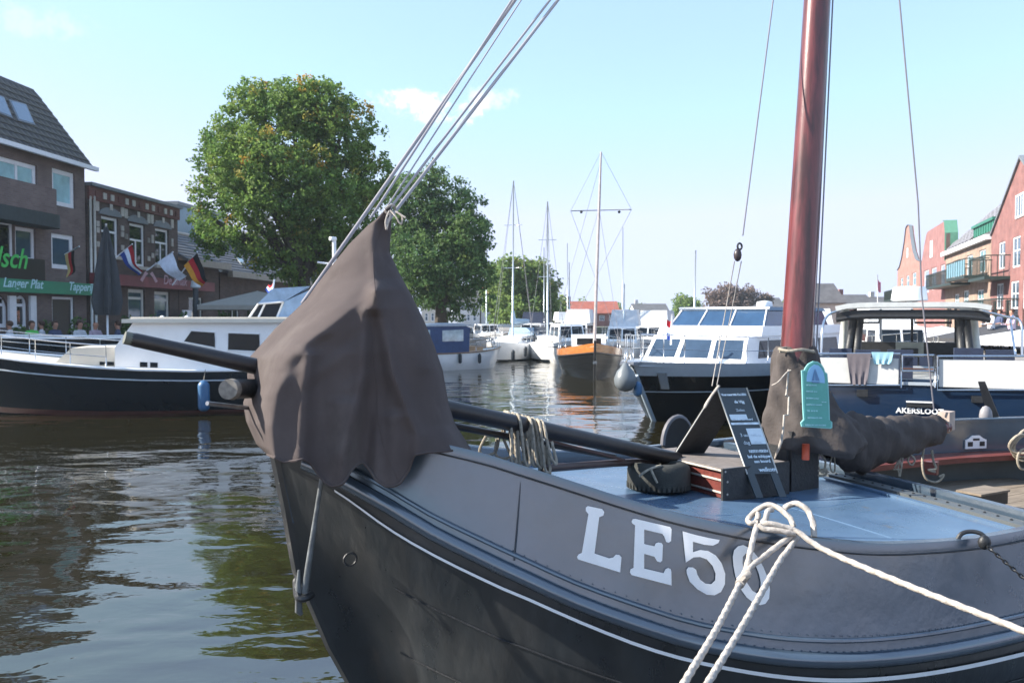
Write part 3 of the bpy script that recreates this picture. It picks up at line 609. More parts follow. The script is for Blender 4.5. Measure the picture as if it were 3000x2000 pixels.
balcony(r2, 2760, 2842, 842, 1.4, 1.15); balcony(r2, 2836, 2898, 818, 1.6, 1.25, True); balcony(r1, 2906, 2960, 818, 1.5, 1.4); balcony(r1, 2880, 2985, 925, 1.3, 1.1)
# two step-sided gables further off
r3 = thing('gable_house', 'pink brick house with blunt shaped gable edged in green', 'house', RF)
xa0, _ = fx(2694, 760); xa1 = x0 - .03; zt3 = fx(2745, 662)[1]; ze3 = 6.6
H3 = [hole(RF, 2707, 2722, 785, 858), hole(RF, 2729, 2744, 777, 850), hole(RF, 2756, 2768, 766, 840)]; H3 = [(a, min(c, xa1 - .3), d, min(e, ze3 - .2)) for a, c, d, e in H3]; wall_holes(xa0, xa1, 0, ze3, H3).build('wall', pink_b, r3); shell(r3, xa0, xa1, 9, ze3, pink_b)
for h in H3: window(r3, h, white_f, M('blue_shutter', (.22, .28, .42), .4, var=.1), .12, 1, .6)
wd3 = xa1 - xa0; b = MB(); prof3 = [(0, 0), (.07, .4), (.13, 1.5), (.2, 2.6), (.28, zt3 - ze3 - .2), (.33, zt3 - ze3), (.90, zt3 - ze3 + .02), (.96, zt3 - ze3), (1, zt3 - ze3 - 1.2), (1, 0)]
pl3 = [(xa0 + wd3 * a, 0, ze3 + c) for a, c in prof3]; b.prism(pl3, (0, .35, 0)); b.build('gable', pink_b, r3, fixn=True)
b = MB(); rows = [[Vector((x, y, z + .08)) for x, _, z in pl3[6:]] for y in (-.12, 1.0)]; b.grid(rows, smooth=False); b.build('gable_coping', M('green_coping', (.10, .26, .18), .6), r3)
gw = ((xa0 + xa1) / 2 - .7, (xa0 + xa1) / 2 + .7, ze3 + .9, ze3 + 2.6); window(r3, gw, white_f, teal_gl, .12, 2, y=-.06)
r4 = thing('gable_house', 'salmon brick house with tall bell-shaped gable, farthest of the row', 'house', RF)
xb0, _ = fx(2630, 760); xb1 = xa0 - .03; zt4 = fx(2668, 655)[1]; ze4 = 7.6
H4 = [hole(RF, 2638, 2646, 815, 850), hole(RF, 2655, 2664, 808, 845), hole(RF, 2673, 2684, 800, 838)]; wall_holes(xb0, xb1, 0, ze4, H4).build('wall', salmon, r4); shell(r4, xb0, xb1, 9, ze4, salmon)
for h in H4: window(r4, h, white_f, teal_gl, .12, 1, .6)
wd4 = xb1 - xb0; tt = zt4 - ze4; prof4 = [(0, 0), (.12, .06 * tt), (.24, .28 * tt), (.34, .6 * tt), (.40, .86 * tt), (.42, .96 * tt), (.5, tt), (.58, .96 * tt), (.60, .86 * tt), (.66, .6 * tt), (.76, .28 * tt), (.88, .06 * tt), (1, 0)]
b = MB(); b.prism([(xb0 + wd4 * a, 0, ze4 + c) for a, c in prof4], (0, .4, 0)); b.build('gable', salmon, r4, fixn=True)
b = MB(); b.grid([[Vector((xb0 + wd4 * a, y, ze4 + c + .1)) for a, c in prof4] for y in (-.12, .25)], smooth=False); b.build('gable_coping', grey_lead, r4)
window(r4, ((xb0 + xb1) / 2 - .5, (xb0 + xb1) / 2 + .5, ze4 + .22 * tt, ze4 + .45 * tt), white_f, teal_gl, .12, 1, y=-.06)
balcony(r4, 2625, 2690, 880, 1.5, 1.2)
# far end of the basin
FB = Fr((0, 126, LQ), 0)
def far_house(label, px0, px1, y, hgt, rh, mat_, rmat, c_=3, r_=2):
    f = Fr((0, y, LQ), 0); plain_house('far_house', label, f, (px0 - 1500) / FPX * y, (px1 - 1500) / FPX * y, hgt, rh, mat_, rmat, c_, r_, gable=False)
far_house('far house with broad red tiled roof behind the brown wooden bow', 1655, 1815, 130, 2.0, 1.9, red_b, red_tile, 5, 1); far_house('small far red-roofed shed right of the wooden boat mast', 1752, 1835, 150, 1.6, 1.2, red_b, red_tile, 3, 1)
far_house('far grey-roofed house with chimneys right of the big mast', 2385, 2475, 105, 3.2, 2.6, cream_w, slate_m, 3, 1); far_house('far row house with dark roof between the big mast and radar', 2478, 2570, 115, 2.6, 2.0, pink_b, slate_m, 4, 1); far_house('far low house with pale walls behind the radar dome', 2572, 2650, 120, 2.6, 1.8, cream_w, slate_m, 3, 1)
far_house('far pale house under the second tree, left of its trunk', 1235, 1318, 118.6, 4.4, 2.4, cream_w, slate_m, 4, 2); far_house('far grey-white house under the second tree, right of its trunk', 1322, 1405, 119.4, 3.9, 2.2, white_w, slate_m, 4, 2); far_house('far white house with red roof beside the left yacht mast', 1409, 1500, 120.2, 4.6, 2.0, white_w, red_tile, 4, 2); far_house('far white house behind the black motor yacht', 1860, 1960, 160, 2.4, 1.6, white_w, slate_m, 3, 1); far_house('far brick house seen just left of the big mast', 2200, 2300, 160, 3.2, 2.0, pink_b, slate_m, 3, 1)
# ------------------------------------------------------------------ the moored barge LE 50
TH = math.atan2(.475, .88)
SH = Fr((-1.25, 4.6, 0), TH)                 # local x runs aft from the stem, local -y is the near side
ship = thing('sailing_barge', 'dark steel sailing barge moored in front with LE50 in white on its bow', 'sailing barge', SH)
pu = [0, .2, .4, .85, 1.2, 1.68, 2.3, 3, 4, 6, 8, 9.3, 10.2, 10.7]
pn = [.03, .19, .34, .68, 1.0, 1.36, 1.65, 1.78, 1.82, 1.78, 1.62, 1.25, .72, .05]
LU = [0, .2, .4, .6, .85, 1.0, 1.2, 1.45, 1.68, 2, 2.3, 2.65, 3, 3.5, 4, 6, 8, 9.5, 10.7]
ZA = [1.76, 1.72, 1.68, 1.63, 1.56, 1.507, 1.436, 1.345, 1.272, 1.195, 1.14, 1.085, 1.053, 1.025, 1.02, 1.03, 1.05, 1.06, 1.10]
ZC = [1.55, 1.44, 1.30, 1.15, 1.008, .931, .83, .732, .655, .585, .548, .522, .505, .49, .48, .47, .52, .60, .68]
ZD = [1.49, 1.354, 1.169, 1.03, .896, .829, .734, .63, .562, .495, .454, .425, .405, .385, .37, .36, .40, .47, .54]
SZ = [-.4, 0, .17, .40, .67, .87, 1.22, 1.48, 1.76]
SU = [.80, .45, .35, .235, .13, .047, -.01, -.06, -.11]
def plan(u): return max(.025, sitp(u, pu, pn))
def zA(u): return sitp(u, LU, ZA)
def zC(u): return sitp(u, LU, ZC)
def zD(u): return sitp(u, LU, ZD)
def hp(ut, side, dn, z, n=None):
    """hull point: station, side (+1 near), offset from plan, height"""
    uu = ut + itp(z, SZ, SU) * max(0, 1 - ut / .9)
    nn = (plan(ut) if n is None else n) + dn * min(1, ut / .35) * min(1, (10.75 - ut) / .5)
    return Vector((uu, -side * nn, z))
ST = [0, .05, .1, .15, .2, .25, .3, .36, .43, .5] + [.6 + .1 * i for i in range(36)] + [4.3, 4.7, 5.1, 5.6, 6.2, 6.8, 7.4, 8, 8.4, 8.7, 9.0, 9.3, 9.6, 9.8, 10.0, 10.2, 10.35, 10.5, 10.6, 10.7]
lowu = [0, .22, .36, .55, .85, 1.2, 1.68, 2.3, 3, 4, 6, 8, 9.3, 10.2, 10.7]
lown = [.03, .10, .20, .44, .76, 1.10, 1.46, 1.74, 1.86, 1.9, 1.85, 1.62, 1.15, .5, .05]
def hull_n(u, q):
    k = min(1, q * 2.2); k = k * k * (3 - 2 * k)
    return max(.025, lerp(plan(u) + .14 * min(1, u / .35), sitp(u, lowu, lown) - .62 * q ** 2.4 * min(1, u / 1.2) * min(1, (10.8 - u) / 3), k))
hb = MB()
for sd in (1, -1):
    rows = []
    for q in [i / 12 for i in range(13)]:
        r = []
        for u in ST:
            z = lerp(zD(u), -.4, q)
            r.append(hp(u, sd, 0, z, hull_n(u, q)))
        rows.append(r)
    hb.grid(rows, flip=(sd > 0))
hb.build('hull', hull_dark, ship, fixn=True)
for sd in (1, -1):
    b = MB(); outer = [[hp(u, sd, .13 - .005*k, lerp(zD(u), zC(u), k / 2)) for u in ST] for k in range(3)]
    b.grid(outer); b.build('wale_band', hull_dark, ship, fixn=True)
    b = MB(); rows = []
    for k in range(5): rows.append([hp(u, sd, lerp(.12, 0, (k / 4) ** .8), lerp(zC(u), zA(u), k / 4)) for u in ST])
    for k in range(3): rows.append([hp(u, sd, -.045, lerp(zA(u), zA(u) - .62, k / 2)) for u in ST])
    b.grid(rows); bulw = b.build('bulwark', bul_paint, ship, fixn=True)
    if sd > 0: near_bul = [list(map(Vector, r)) for r in rows[:5]]
    # top strake, a little proud of the plating
    b = MB(); rows = []
    for dn, f in ((.0, .038), (.011, .036), (.011, .004), (.004, -.012), (-.05, -.012), (-.062, .0), (-.062, .05)):
        rows.append([hp(u, sd, dn + (.004 if f > .035 else 0), zA(u) - f * (zA(u) - zC(u)) / .55 if f > 0 else zA(u) - f) for u in ST])
    b.grid(rows); b.build('bulwark_cap', bul_paint, ship, fixn=True)
    b = MB(); b.tube([hp(u, sd, .018, zA(u) - .047) for u in ST[2:]], .0045, 6); b.build('cap_seam', black_iron, ship)
    b = MB(); b.tube([hp(u, sd, .125, zC(u)) for u in ST[2:]], .042, 10); b.build('rub_rail', bul_paint, ship)
    b = MB(); b.tube([hp(u, sd, .105, zC(u) + .095) for u in ST[2:]], .013, 8); b.build('moulding', bul_paint, ship)
    b = MB(); b.grid([[hp(u, sd, .145, zD(u) - h * .5 * itp(u, [0, .3, 3], [.5, .8, 1.3])) for u in ST[4:]] for h in (.018, -.018)]); b.build('white_stripe', white_paint, ship, fixn=True)
# stem bar, plating seams, hawse eye, rivets
b = MB(); b.tube([Vector((itp(z, SZ, SU) - .012, 0, z)) for z in [1.8, 1.6, 1.48, 1.22, 1.0, .87, .67, .4, .17, 0, -.2]], .034, 6); b.build('stem', hull_dark, ship)
seam = M('weld_seam', (0.045, 0.055, 0.068), .45, var=.2)
for u0 in (1.02, 5.2):
    b = MB(); b.tube([hp(u0 - .07 * k / 6, 1, .012 + lerp(0, .115, (k / 6)) - .006, lerp(zA(u0) - .07, zC(u0) + .1, k / 6)) for k in range(7)], .004, 6); b.build('plate_seam', seam, ship)
b = MB()
for q in (.22, .5):
    b.tube([hp(u, 1, 0, lerp(zD(u), -.4, q), hull_n(u, q) + .003) for u in ST[8:50]], .006, 6)
    b.build('hull_seam', black_iron, ship); b = MB()
rv = MB()
for i in range(110):
    u = .55 + i * .045
    for f in (.80, .93):
        c = hp(u, 1, lerp(0, .12, f ** 1.1) + .004, lerp(zA(u), zC(u), f)); rv.ball(c, .0042, 6)
tag(rv.build('rivets', bul_paint, ship), kind='stuff')
b = MB(); c = hp(.22, 1, .0, .98); b.tube([c + Vector((.035*math.cos(a), -.12, .035*math.sin(a))) for a in [i*math.pi/8 for i in range(17)]], .007, 6); b.build('hawse_ring', black_iron, ship)
# deck and the beam that ends it
def zdk(u): return zA(u) - itp(u, [0, 1, 2, 3, 4.6], [.38, .26, .15, .095, .09])
b = MB(); UD = [.05, .2, .4, .7, 1, 1.3, 1.7, 2, 2.3, 2.7, 3, 3.4, 3.8, 4.2, 4.5]
b.grid([[Vector((u, -(plan(u) - .035) * s, zdk(u) + .03 * (1 - s * s))) for s in [i / 6 - 1 for i in range(13)]] for u in UD]); b.build('foredeck', deck_paint, ship, fixn=True)
for pts in ([(1.75, 1.3), (2.15, .2), (2.2, -1.2)], [(3.3, 1.6), (3.35, .2), (3.3, -1.5)], [(2.1, .55), (3.2, .62), (4.3, .6)]):
    b = MB(); b.tube([Vector((u, -n, zdk(u) + .03 * (1 - (n / plan(u)) ** 2) - .002)) for u, n in bez([(p[0], p[1], 0) for p in pts], 6) for _ in (0,)] if False else [Vector((q.x, -q.y, zdk(q.x) + .03 * (1 - (q.y / plan(q.x)) ** 2) - .001)) for q in bez([(p[0], p[1], 0) for p in pts], 6)], .005, 6); b.build('deck_seam', deck_paint, ship)
ub = lambda n: 4.62 - .12 * n                      # beam line is a little oblique
def beam(u_off, w_, z0, z1, nm, mat_):
    bb_ = MB(); rows = []
    for n in [-1.72 + i * 3.44 / 12 for i in range(13)]:
        zc_ = zdk(4.5) + .03 * (1 - (n / 1.82) ** 2); u = ub(n) + u_off
        rows.append([Vector((u, -n, zc_ + z0)), Vector((u, -n, zc_ + z1)), Vector((u + w_, -n, zc_ + z1)), Vector((u + w_, -n, zc_ + z0))])
    bb_.grid(rows, close=True, smooth=False); return bb_.build(nm, mat_, ship, fixn=True)
beam(-.26, .05, -.02, .018, 'deck_batten', deck_paint); beam(-.17, .12, -.02, .03, 'deck_beam', in_paint); beam(.0, .07, -.5, .075, 'coaming', bul_paint)
b = MB()
for i in range(34):
    n = -1.6 + i * .097; b.ball((ub(n) - .11, -n, zdk(4.5) + .03 * (1 - (n / 1.82) ** 2) + .03), .011, 6)
tag(b.build('beam_rivets', black_iron, ship), kind='stuff')
# cockpit: floor planks, bench along the far side
for i in range(14):
    n0 = -1.5 + i * .215; b = MB(); b.bb(4.75, 9.0, -n0 - .205, -n0, .30, .335); b.build('floor_plank', plank_m, ship)
b = MB(); rows = []
for u in [5.0, 5.6, 6.2, 7, 8, 8.7, 9.3, 9.7]:
    n = plan(u) - .05; rows.append([Vector((u, n, .66)), Vector((u, n - .34, .66)), Vector((u, n - .34, .60)), Vector((u, n, .60))])
b.grid(rows, close=True, smooth=False); b.build('bench', red_wood, ship, fixn=True)
b = MB(); rows = []
for u in [5.0, 5.6, 6.2, 7, 8, 8.7, 9.3, 9.7]:
    n = plan(u) - .12; rows.append([Vector((u, n, .30)), Vector((u, n, .60))])
b.grid(rows); b.build('bench_front', in_paint, ship)
# plaque on the inner bulwark
p0 = SH.hit(2857, 1293, 'y', 1.45); b = MB(); pu_ = p0.x; 
def bulk_in(px, py):
    q = SH.hit(px, py, 'y', 1.3)
    for _ in range(6): q = SH.hit(px, py, 'y', plan(q.x) - .055)
    return q
pc = bulk_in(2857, 1295); tdir = (Vector((pc.x + .3, plan(pc.x + .3), 0)) - Vector((pc.x - .3, plan(pc.x - .3), 0))).normalized(); nin = Vector((tdir.y, -tdir.x, 0))
def plq(s, z, o): return pc + tdir * s + Vector((0, 0, z)) + nin * o
b = MB(); b.prism([plq(s, z, .0) for s, z in ((-.15, -.075), (.15, -.075), (.15, .03), (.10, .05), (.05, .085), (-.05, .085), (-.10, .05), (-.15, .03))], nin * .015)
plaque = b.build('plaque', white_paint, ship)
b = MB(); 
for s0, s1, z0, z1 in ((-.12, -.05, -.045, .01), (.05, .12, -.045, .01), (-.045, .045, .025, .05)): b.prism([plq(s, z, .016) for s, z in ((s0, z0), (s1, z0), (s1, z1), (s0, z1))], nin * .004)
b.build('emblem', black_iron, plaque)
# painted letters: outlines laid on the bulwark plating
bv = MB(); bv.grid(near_bul); tree = BVHTree.FromPolygons([Vector(v) for v in bv.v], bv.f)
LET = {
 'L': [[(565,225),(580,212),(690,235),(707,258),(700,285),(668,298),(632,575),(745,612),(775,605),(795,583),(822,585),(838,605),(828,720),(505,620),(498,600),(512,580),(535,570),(585,275),(565,250)]],
 'E': [[(915,330),(925,312),(945,310),(1210,372),(1222,390),(1218,480),(1200,493),(1180,488),(1165,445),(1150,425),(1012,392),(1012,502),(1090,520),(1100,497),(1120,490),(1145,495),(1155,510),(1150,630),(1135,643),(1110,635),(1090,600),(1012,578),(1012,690),(1160,725),(1175,695),(1195,685),(1215,695),(1220,715),(1222,820),(915,740),(902,720),(908,695),(930,685),(942,360),(920,345)]],
 '5': [[(1305,405),(1400,432),(1500,455),(1590,472),(1580,495),(1540,515),(1470,508),(1385,485),(1385,565),(1440,548),(1500,555),(1560,590),(1605,650),(1632,730),(1630,810),(1600,870),(1550,895),(1490,890),(1420,850),(1360,790),(1338,730),(1335,700),(1350,680),(1385,682),(1410,700),(1418,735),(1440,775),(1480,805),(1525,810),(1555,780),(1558,730),(1535,670),(1490,620),(1440,602),(1390,605),(1330,645)]],
 '0': [[(1770,510),(1730,520),(1700,550),(1690,600),(1695,670),(1710,750),(1745,840),(1795,910),(1850,955),(1900,970),(1940,960),(1968,920),(1975,850),(1960,770),(1925,680),(1880,600),(1830,540)],
       [(1790,575),(1768,600),(1765,650),(1775,720),(1800,800),(1840,860),(1875,880),(1900,855),(1905,800),(1890,730),(1860,655),(1825,600)]]}
o_l = SH.i @ C0
for ch, loops in LET.items():
    lp = [[Vector((1500 + .3827 * x, 1400 + .3827 * y, 0)) for x, y in l] for l in loops]
    tris = tessellate_polygon(lp); flat = [p for l in lp for p in l]
    bm = bmesh.new(); vs = [bm.verts.new(p) for p in flat]
    for t in tris:
        try: bm.faces.new([vs[i] for i in t])
        except ValueError: pass
    bmesh.ops.subdivide_edges(bm, edges=bm.edges, cuts=4, use_grid_fill=True); bmesh.ops.triangulate(bm, faces=bm.faces)
    for v in bm.verts:
        d = (SH.i.to_3x3() @ ray(v.co.x, v.co.y)).normalized(); h = tree.ray_cast(o_l, d)
        v.co = (h[0] - d * .012) if h[0] else o_l + d * 4.3
    me = bpy.data.meshes.new('painted_letter'); bm.to_mesh(me); bm.free(); me.materials.append(white_paint)
    o = bpy.data.objects.new('painted_letter', me); col.objects.link(o); o.parent = ship; o['label'] = 'white painted ' + {'L': 'letter L', 'E': 'letter E', '5': 'figure 5', '0': 'figure 0'}[ch]
# mast, tabernacle, boom
mb0 = SH.l(P(2334, 1000, 6.5)); mt0 = SH.l(P(2394, 0, 6.56)); md = (mt0 - mb0) / (mt0.z - mb0.z)
mp = lambda z: mb0 + md * (z - mb0.z)
b = MB(); b.tube([mp(z) for z in (1.02, 1.5, 2, 3, 4, 5, 7, 9.6, 11)], [.12, .122, .121, .113, .106, .10, .09, .08, .06], 24); b.build('mast', mast_wood, ship)
tb = mp(1.0); b = MB()
for s in (-1, 1): b.bb(tb.x - .15, tb.x + .15, tb.y + s * .15 - .02, tb.y + s * .15 + .02, .95, 1.42)
b.build('tabernacle', black_iron, ship)
b = MB(); b.bb(tb.x - .17, tb.x - .13, tb.y - .14, tb.y + .14, .95, 1.30); b.build('tabernacle_front', black_iron, ship)
b = MB(); b.tube([SH.l(P(2361, 1300, 6.2)), SH.l(P(2360, 1346, 6.2))], .028, 8); b.build('lead_weight', orange_p, ship)
boom0 = mp(1.33); b = MB(); b.tube([boom0 + Vector((.1, 0, 0)), SH.l(P(2772, 1250, 7.4))], [.07, .06], 12); b.build('boom', mast_wood, ship)
b = MB(); e0 = SH.l(P(2772, 1232, 7.42)); b.box(e0, (.16, .10, .17), .3); b.build('boom_block', M('bleached_wood', (.42, .34, .29), .7, var=.2), ship)
# rigging
def rig(nm, pts, r, mat_=wire_m, n=6):
    b_ = MB(); b_.tube([SH.l(p) for p in pts], r, n); return b_.build(nm, mat_, ship)
def ext(px0, py0, y0, px1, py1, y1, k):
    a, c = P(px0, py0, y0), P(px1, py1, y1); return a, a + (c - a) * k
stay_m = M('pale_stay', (.34, .32, .33), .5, var=.1)
for nm, q in (('forestay', (885, 890, 4.76, 1515, -8, 5.35, 2.6, .0115)), ('jib_halyard', (1085, 640, 4.68, 1500, 0, 5.3, 2.6, .008)), ('forestay', (1120, 640, 4.7, 1612, 0, 5.4, 2.4, .008)), ('jib_halyard', (1130, 655, 4.66, 1640, -6, 5.42, 2.4, .0105)), ('jib_halyard', (1122, 625, 4.72, 1530, -4, 5.3, 2.4, .005))):
    a, c = ext(*q[:7]); rig(nm, [a, c], q[7], stay_m, 8)
rig('backstay', list(ext(2176, 690, 6.2, 2265, 0, 6.6, 2.3)), .006)
for a_, b_ in (((2152, 765), (2086, 1130)), ((2172, 765), (2100, 1128))): rig('tackle_fall', [P(*a_, 6.2), P(*b_, 6.12)], .004, rope_m)
b = MB(); c = SH.l(P(2161, 747, 6.2)); b.ball(c, .05, 12, (.62, .62, 1.0)); b.build('tackle_block', M('dark_block', (.04, .03, .032), .4), ship)
b = MB(); c = SH.l(P(2167, 722, 6.2)); b.tube([c + Vector((.022*math.cos(a), 0, .024*math.sin(a))) for a in [i*math.pi/6 for i in range(13)]], .008, 6); b.build('shackle', black_iron, ship)
rig('topping_lift', [P(2736, 1200, 7.35), P(2700, 860, 7.2), P(2690, 600, 7.1), P(2635, 0, 6.95), P(2560, -800, 6.8)], .0065)
rig('halyard', [P(2392, 1020, 6.42), P(2440, 0, 6.55), P(2470, -700, 6.6)], .006); rig('halyard', [P(2383, 1015, 6.42), P(2432, 0, 6.55), P(2456, -700, 6.6)], .004)
rig('lifeline', [P(2390, 1034, 6.4), P(2284, 1030, 6.4)], .008, rope_old)
# far leeboard and tiller head
lb = thing('leeboard', 'black rounded leeboard with grey rim hung beyond the far bulwark', 'leeboard', SH)
def lee(rad, y0, y1): 
    c = SH.l(P(1990, 1300, 8.1)); pl = [Vector((c.x + rad * math.cos(a) * .62, y0, c.z + rad * math.sin(a) * .9)) for a in [math.pi * i / 12 for i in range(13)]]
    pl += [Vector((c.x - rad * .75, y0, c.z - .9)), Vector((c.x + rad * 1.1, y0, c.z - .9))]; return pl
yb = SH.l(P(1990, 1300, 8.1)).y
b = MB(); b.prism(lee(.29, yb, yb), (0, .05, 0)); b.build('board', M('tarred_black', (.006, .006, .007), .6, var=.2), lb)
b = MB(); b.tube(lee(.295, yb + .025, yb)[:13], .028, 8); b.build('rim', M('lee_rim', (.13, .125, .135), .5), lb)

# ------------------------------------------------------------------ things lying on the barge
# canvas cover over the furled jib at the stem
LO = [(598,1142),(640,1105),(659,1079),(714,1024),(780,970),(835,927),(877,897),(913,860),(962,806),(1010,764),(1047,730),(1101,724),(1131,728),(1180,712),(1234,721),(1301,751),(1331,782)]
RO = [(598,1150),(671,1146),(738,1141),(798,1169),(865,1206),(938,1242),(1010,1272),(1083,1297),(1186,1315),(1241,1333),(1316,1381)]
HEM = [(782,1331),(836,1356),(870,1352),(891,1347),(912,1358),(939,1398),(958,1418),(976,1428),(1000,1424),(1014,1412),(1030,1382),(1048,1362),(1066,1356),(1085,1378),(1105,1410),(1133,1428),(1155,1428),(1175,1418),(1200,1380),(1215,1335),(1250,1328),(1297,1325),(1381,1316)]
def cov(s, t, back=False):
    t2 = t; lx = itp(598 + 733 * t, [a for a, _ in LO], [c for _, c in LO]); rx = itp(598 + 718 * t, [a for a, _ in RO], [c for _, c in RO])
    ss = (1 - math.cos(math.pi * s)) / 2 * .55 + s * .45
    px = lerp(lx, rx, ss); hb_ = itp(lerp(782, 1381, ss), [a for a, _ in HEM], [c for _, c in HEM])
    if back: hb_ = itp(ss, [0, .3, 1], [1331, 1320, 1316])
    hm = lerp(itp(ss, [0, 1], [1331, 1316]), hb_, max(0, (t - .55) / .45) ** 1.2)
    py = 598 + (hm - 598) * t
    rd = itp(t, [0, .08, .2, .30, .345, .42, .6, .8, 1], [.015, .06, .18, .30, .42, .52, .64, .70, .74])
    bx = itp(py, [598, 700, 847, 930, 1010, 1080, 1160, 1250, 1340], [1146, 1098, 1103, 1000, 900, 850, 815, 800, 806]); bx = min(max(bx, lx + 14), rx - 10)
    yc = itp(t, [0, .35, 1], [4.70, 4.72, 4.77]) + (ss - .3) * .10
    if back: return P(px, py, yc + rd * math.sin(math.pi * s) ** .8 * .95)
    if px < bx: g = math.sin(math.pi / 2 * max(0, (px - lx) / (bx - lx)) ** .85) ** .95
    else:
        q_ = (px - bx) / (rx - bx); g = (1 - .30 * q_) * max(0, math.cos(math.pi / 2 * min(1, q_) ** 7)) ** .7
    y = yc - rd * g
    # folds that fall from the shoulder point
    def ridge(pts, amp, wd, inn=False):
        q0 = itp(py, [a for a, _ in pts], [c for _, c in pts]); f = itp(py, [pts[0][0] - 25, pts[0][0], pts[-1][0], pts[-1][0] + 120], [0, 1, 1, .8])
        return (1 if inn else -1) * amp * f * math.exp(-((px - q0) / wd) ** 2)
    y += ridge([(847, 1103), (913, 1074), (1095, 1060), (1216, 1036), (1330, 1005)], .058, 23)
    y += ridge([(847, 1105), (986, 1129), (1095, 1151), (1168, 1182), (1271, 1224)], .066, 22)
    y += ridge([(930, 1095), (1100, 1100), (1250, 1085), (1360, 1064)], .045, 30, True)
    y += ridge([(1040, 905), (1156, 891), (1337, 880)], .045, 23)
    y += ridge([(1000, 950), (1200, 945), (1340, 950)], .018, 34, True)
    y += ridge([(1180, 1010), (1428, 975)], .035, 42)
    y += ridge([(1220, 1160), (1428, 1150)], .04, 40)
    y += ridge([(640, 1100), (700, 1092), (847, 1100)], .024, 18)
    y += ridge([(670, 1118), (760, 1128)], .014, 16, True)
    y += ridge([(1100, 1250), (1320, 1290)], .02, 34, True)
    # strained wrinkles between the left edge and the shoulder
    if ss < .72:
        k = itp(ss, [0, .12, .45, .72], [.5, 1, .7, 0]) * itp(py, [700, 800, 1090, 1200], [0, 1, 1, 0])
        y += .010 * k * math.sin((py + (px - 750) * .42 - 700) / 15.5) + .003 * k * math.sin((py + (px - 750) * .75) / 8.7 + 1.3)
    y += .003 * math.sin(px / 37 + py / 51) * math.sin(py / 23 - px / 61)
    return P(px, py, y)
NS, NT = 110, 120
cb = MB(); cb.grid([[cov(j / NS, i / NT) for j in range(NS + 1)] for i in range(NT + 1)], flip=True)
cb.grid([[cov(j / 30, i / 30, True) for j in range(31)] for i in range(31)])
cover = cb.build('canvas_cover', canvas); hm = MB(); hm.tube([cov(j / NS, .996) + Vector((0, -.004, 0)) for j in range(2, NS - 1)], .007, 6); hm.build('hem', canvas, cover)
sm_ = MB(); sm_.tube([cov(.62, i / NT) + Vector((0, -.001, 0)) for i in range(12, NT)], .0022, 5); sm_.build('seam', canvas, cover)
tag(cover, 'brown canvas cover tied over the furled jib at the bow', 'canvas cover')
lash = thing('cover_lashing', 'thin pale cord tied in a bow at the peak of the brown canvas cover', 'cord')
b = MB(); b.tube(bez([P(1128, 612, 4.62), P(1150, 600, 4.63), P(1158, 618, 4.7), P(1138, 628, 4.64), P(1126, 615, 4.62)], 6), .006, 6); b.build('turn', rope_m, lash)
b = MB(); b.tube(bez([P(1140, 618, 4.62), P(1130, 645, 4.6), P(1132, 672, 4.6), P(1137, 655, 4.6), P(1146, 622, 4.62)], 6), .0055, 6); b.build('tail', rope_m, lash)
b = MB(); b.tube(bez([P(1143, 616, 4.62), P(1160, 635, 4.6), P(1168, 650, 4.6), P(1176, 655, 4.6), P(1178, 635, 4.6), P(1160, 620, 4.6), P(1188, 638, 4.58)], 6), .0055, 6); b.build('loop', rope_m, lash)
# long spars over the bow and along the deck
def spar(nm, label, pts, r, mat_=spar_dark, n=14, cat='spar'):
    b_ = MB(); b_.tube(pts, r, n); return tag(b_.build(nm, mat_), label, cat)
bs = thing('bowsprit', 'long tapered black bowsprit poking out left of the brown cover', 'spar')
b = MB(); A_, Z_ = P(372, 990, 4.12), P(1985, 1345, 6.35)
b.tube([lerp(A_, Z_, t) for t in (0, .01, .05, .2, .35, .6, 1)], [.030, .036, .037, .047, .054, .058, .055], 16); b.build('pole', spar_dark, bs)
b = MB(); b.tube([lerp(A_, Z_, -.003), lerp(A_, Z_, .006)], .033, 14); b.build('end_band', M('weathered_end', (.12, .13, .11), .7, var=.3), bs)
spar('boathook_pole', 'thin black pole lying along the deck under the bowsprit', [P(1310, 1243, 5.35), P(1560, 1292, 5.75), P(1800, 1338, 6.15)], .024)
spar('sweep_oar', 'long brown pole lying low on the deck behind the tyre', [P(1590, 1372, 5.45), P(1800, 1356, 6.0), P(2065, 1344, 6.75)], .028, M('brown_pole', (.055, .035, .032), .4, var=.3))
spar('spare_pole', 'thin rusty rod crossing between bowsprit and deck pole', [P(1600, 1288, 5.6), P(1830, 1347, 6.0)], .010, M('rusty_rod', (.10, .05, .04), .6, var=.3), 8)
lg = thing('windlass_barrel', 'dark round timber with pale sawn end sticking out left of the cover', 'timber')
b = MB(); b.tube([P(672, 1140, 4.20), P(760, 1137, 4.5)], .052, 20); b.build('barrel', black_iron, lg)
b = MB(); b.tube([P(668, 1140, 4.185), P(679, 1140, 4.225)], [.052, .056], 20); b.build('sawn_end', M('sawn_wood', (.19, .175, .155), .8, var=.35, vs=25), lg)
b = MB(); b.tube([P(607, 1181, 4.18), P(730, 1195, 4.5)], .0115, 10); tag(b.build('steel_bar', steel), 'thin bare steel bar sticking out left below the sawn timber', 'bar')
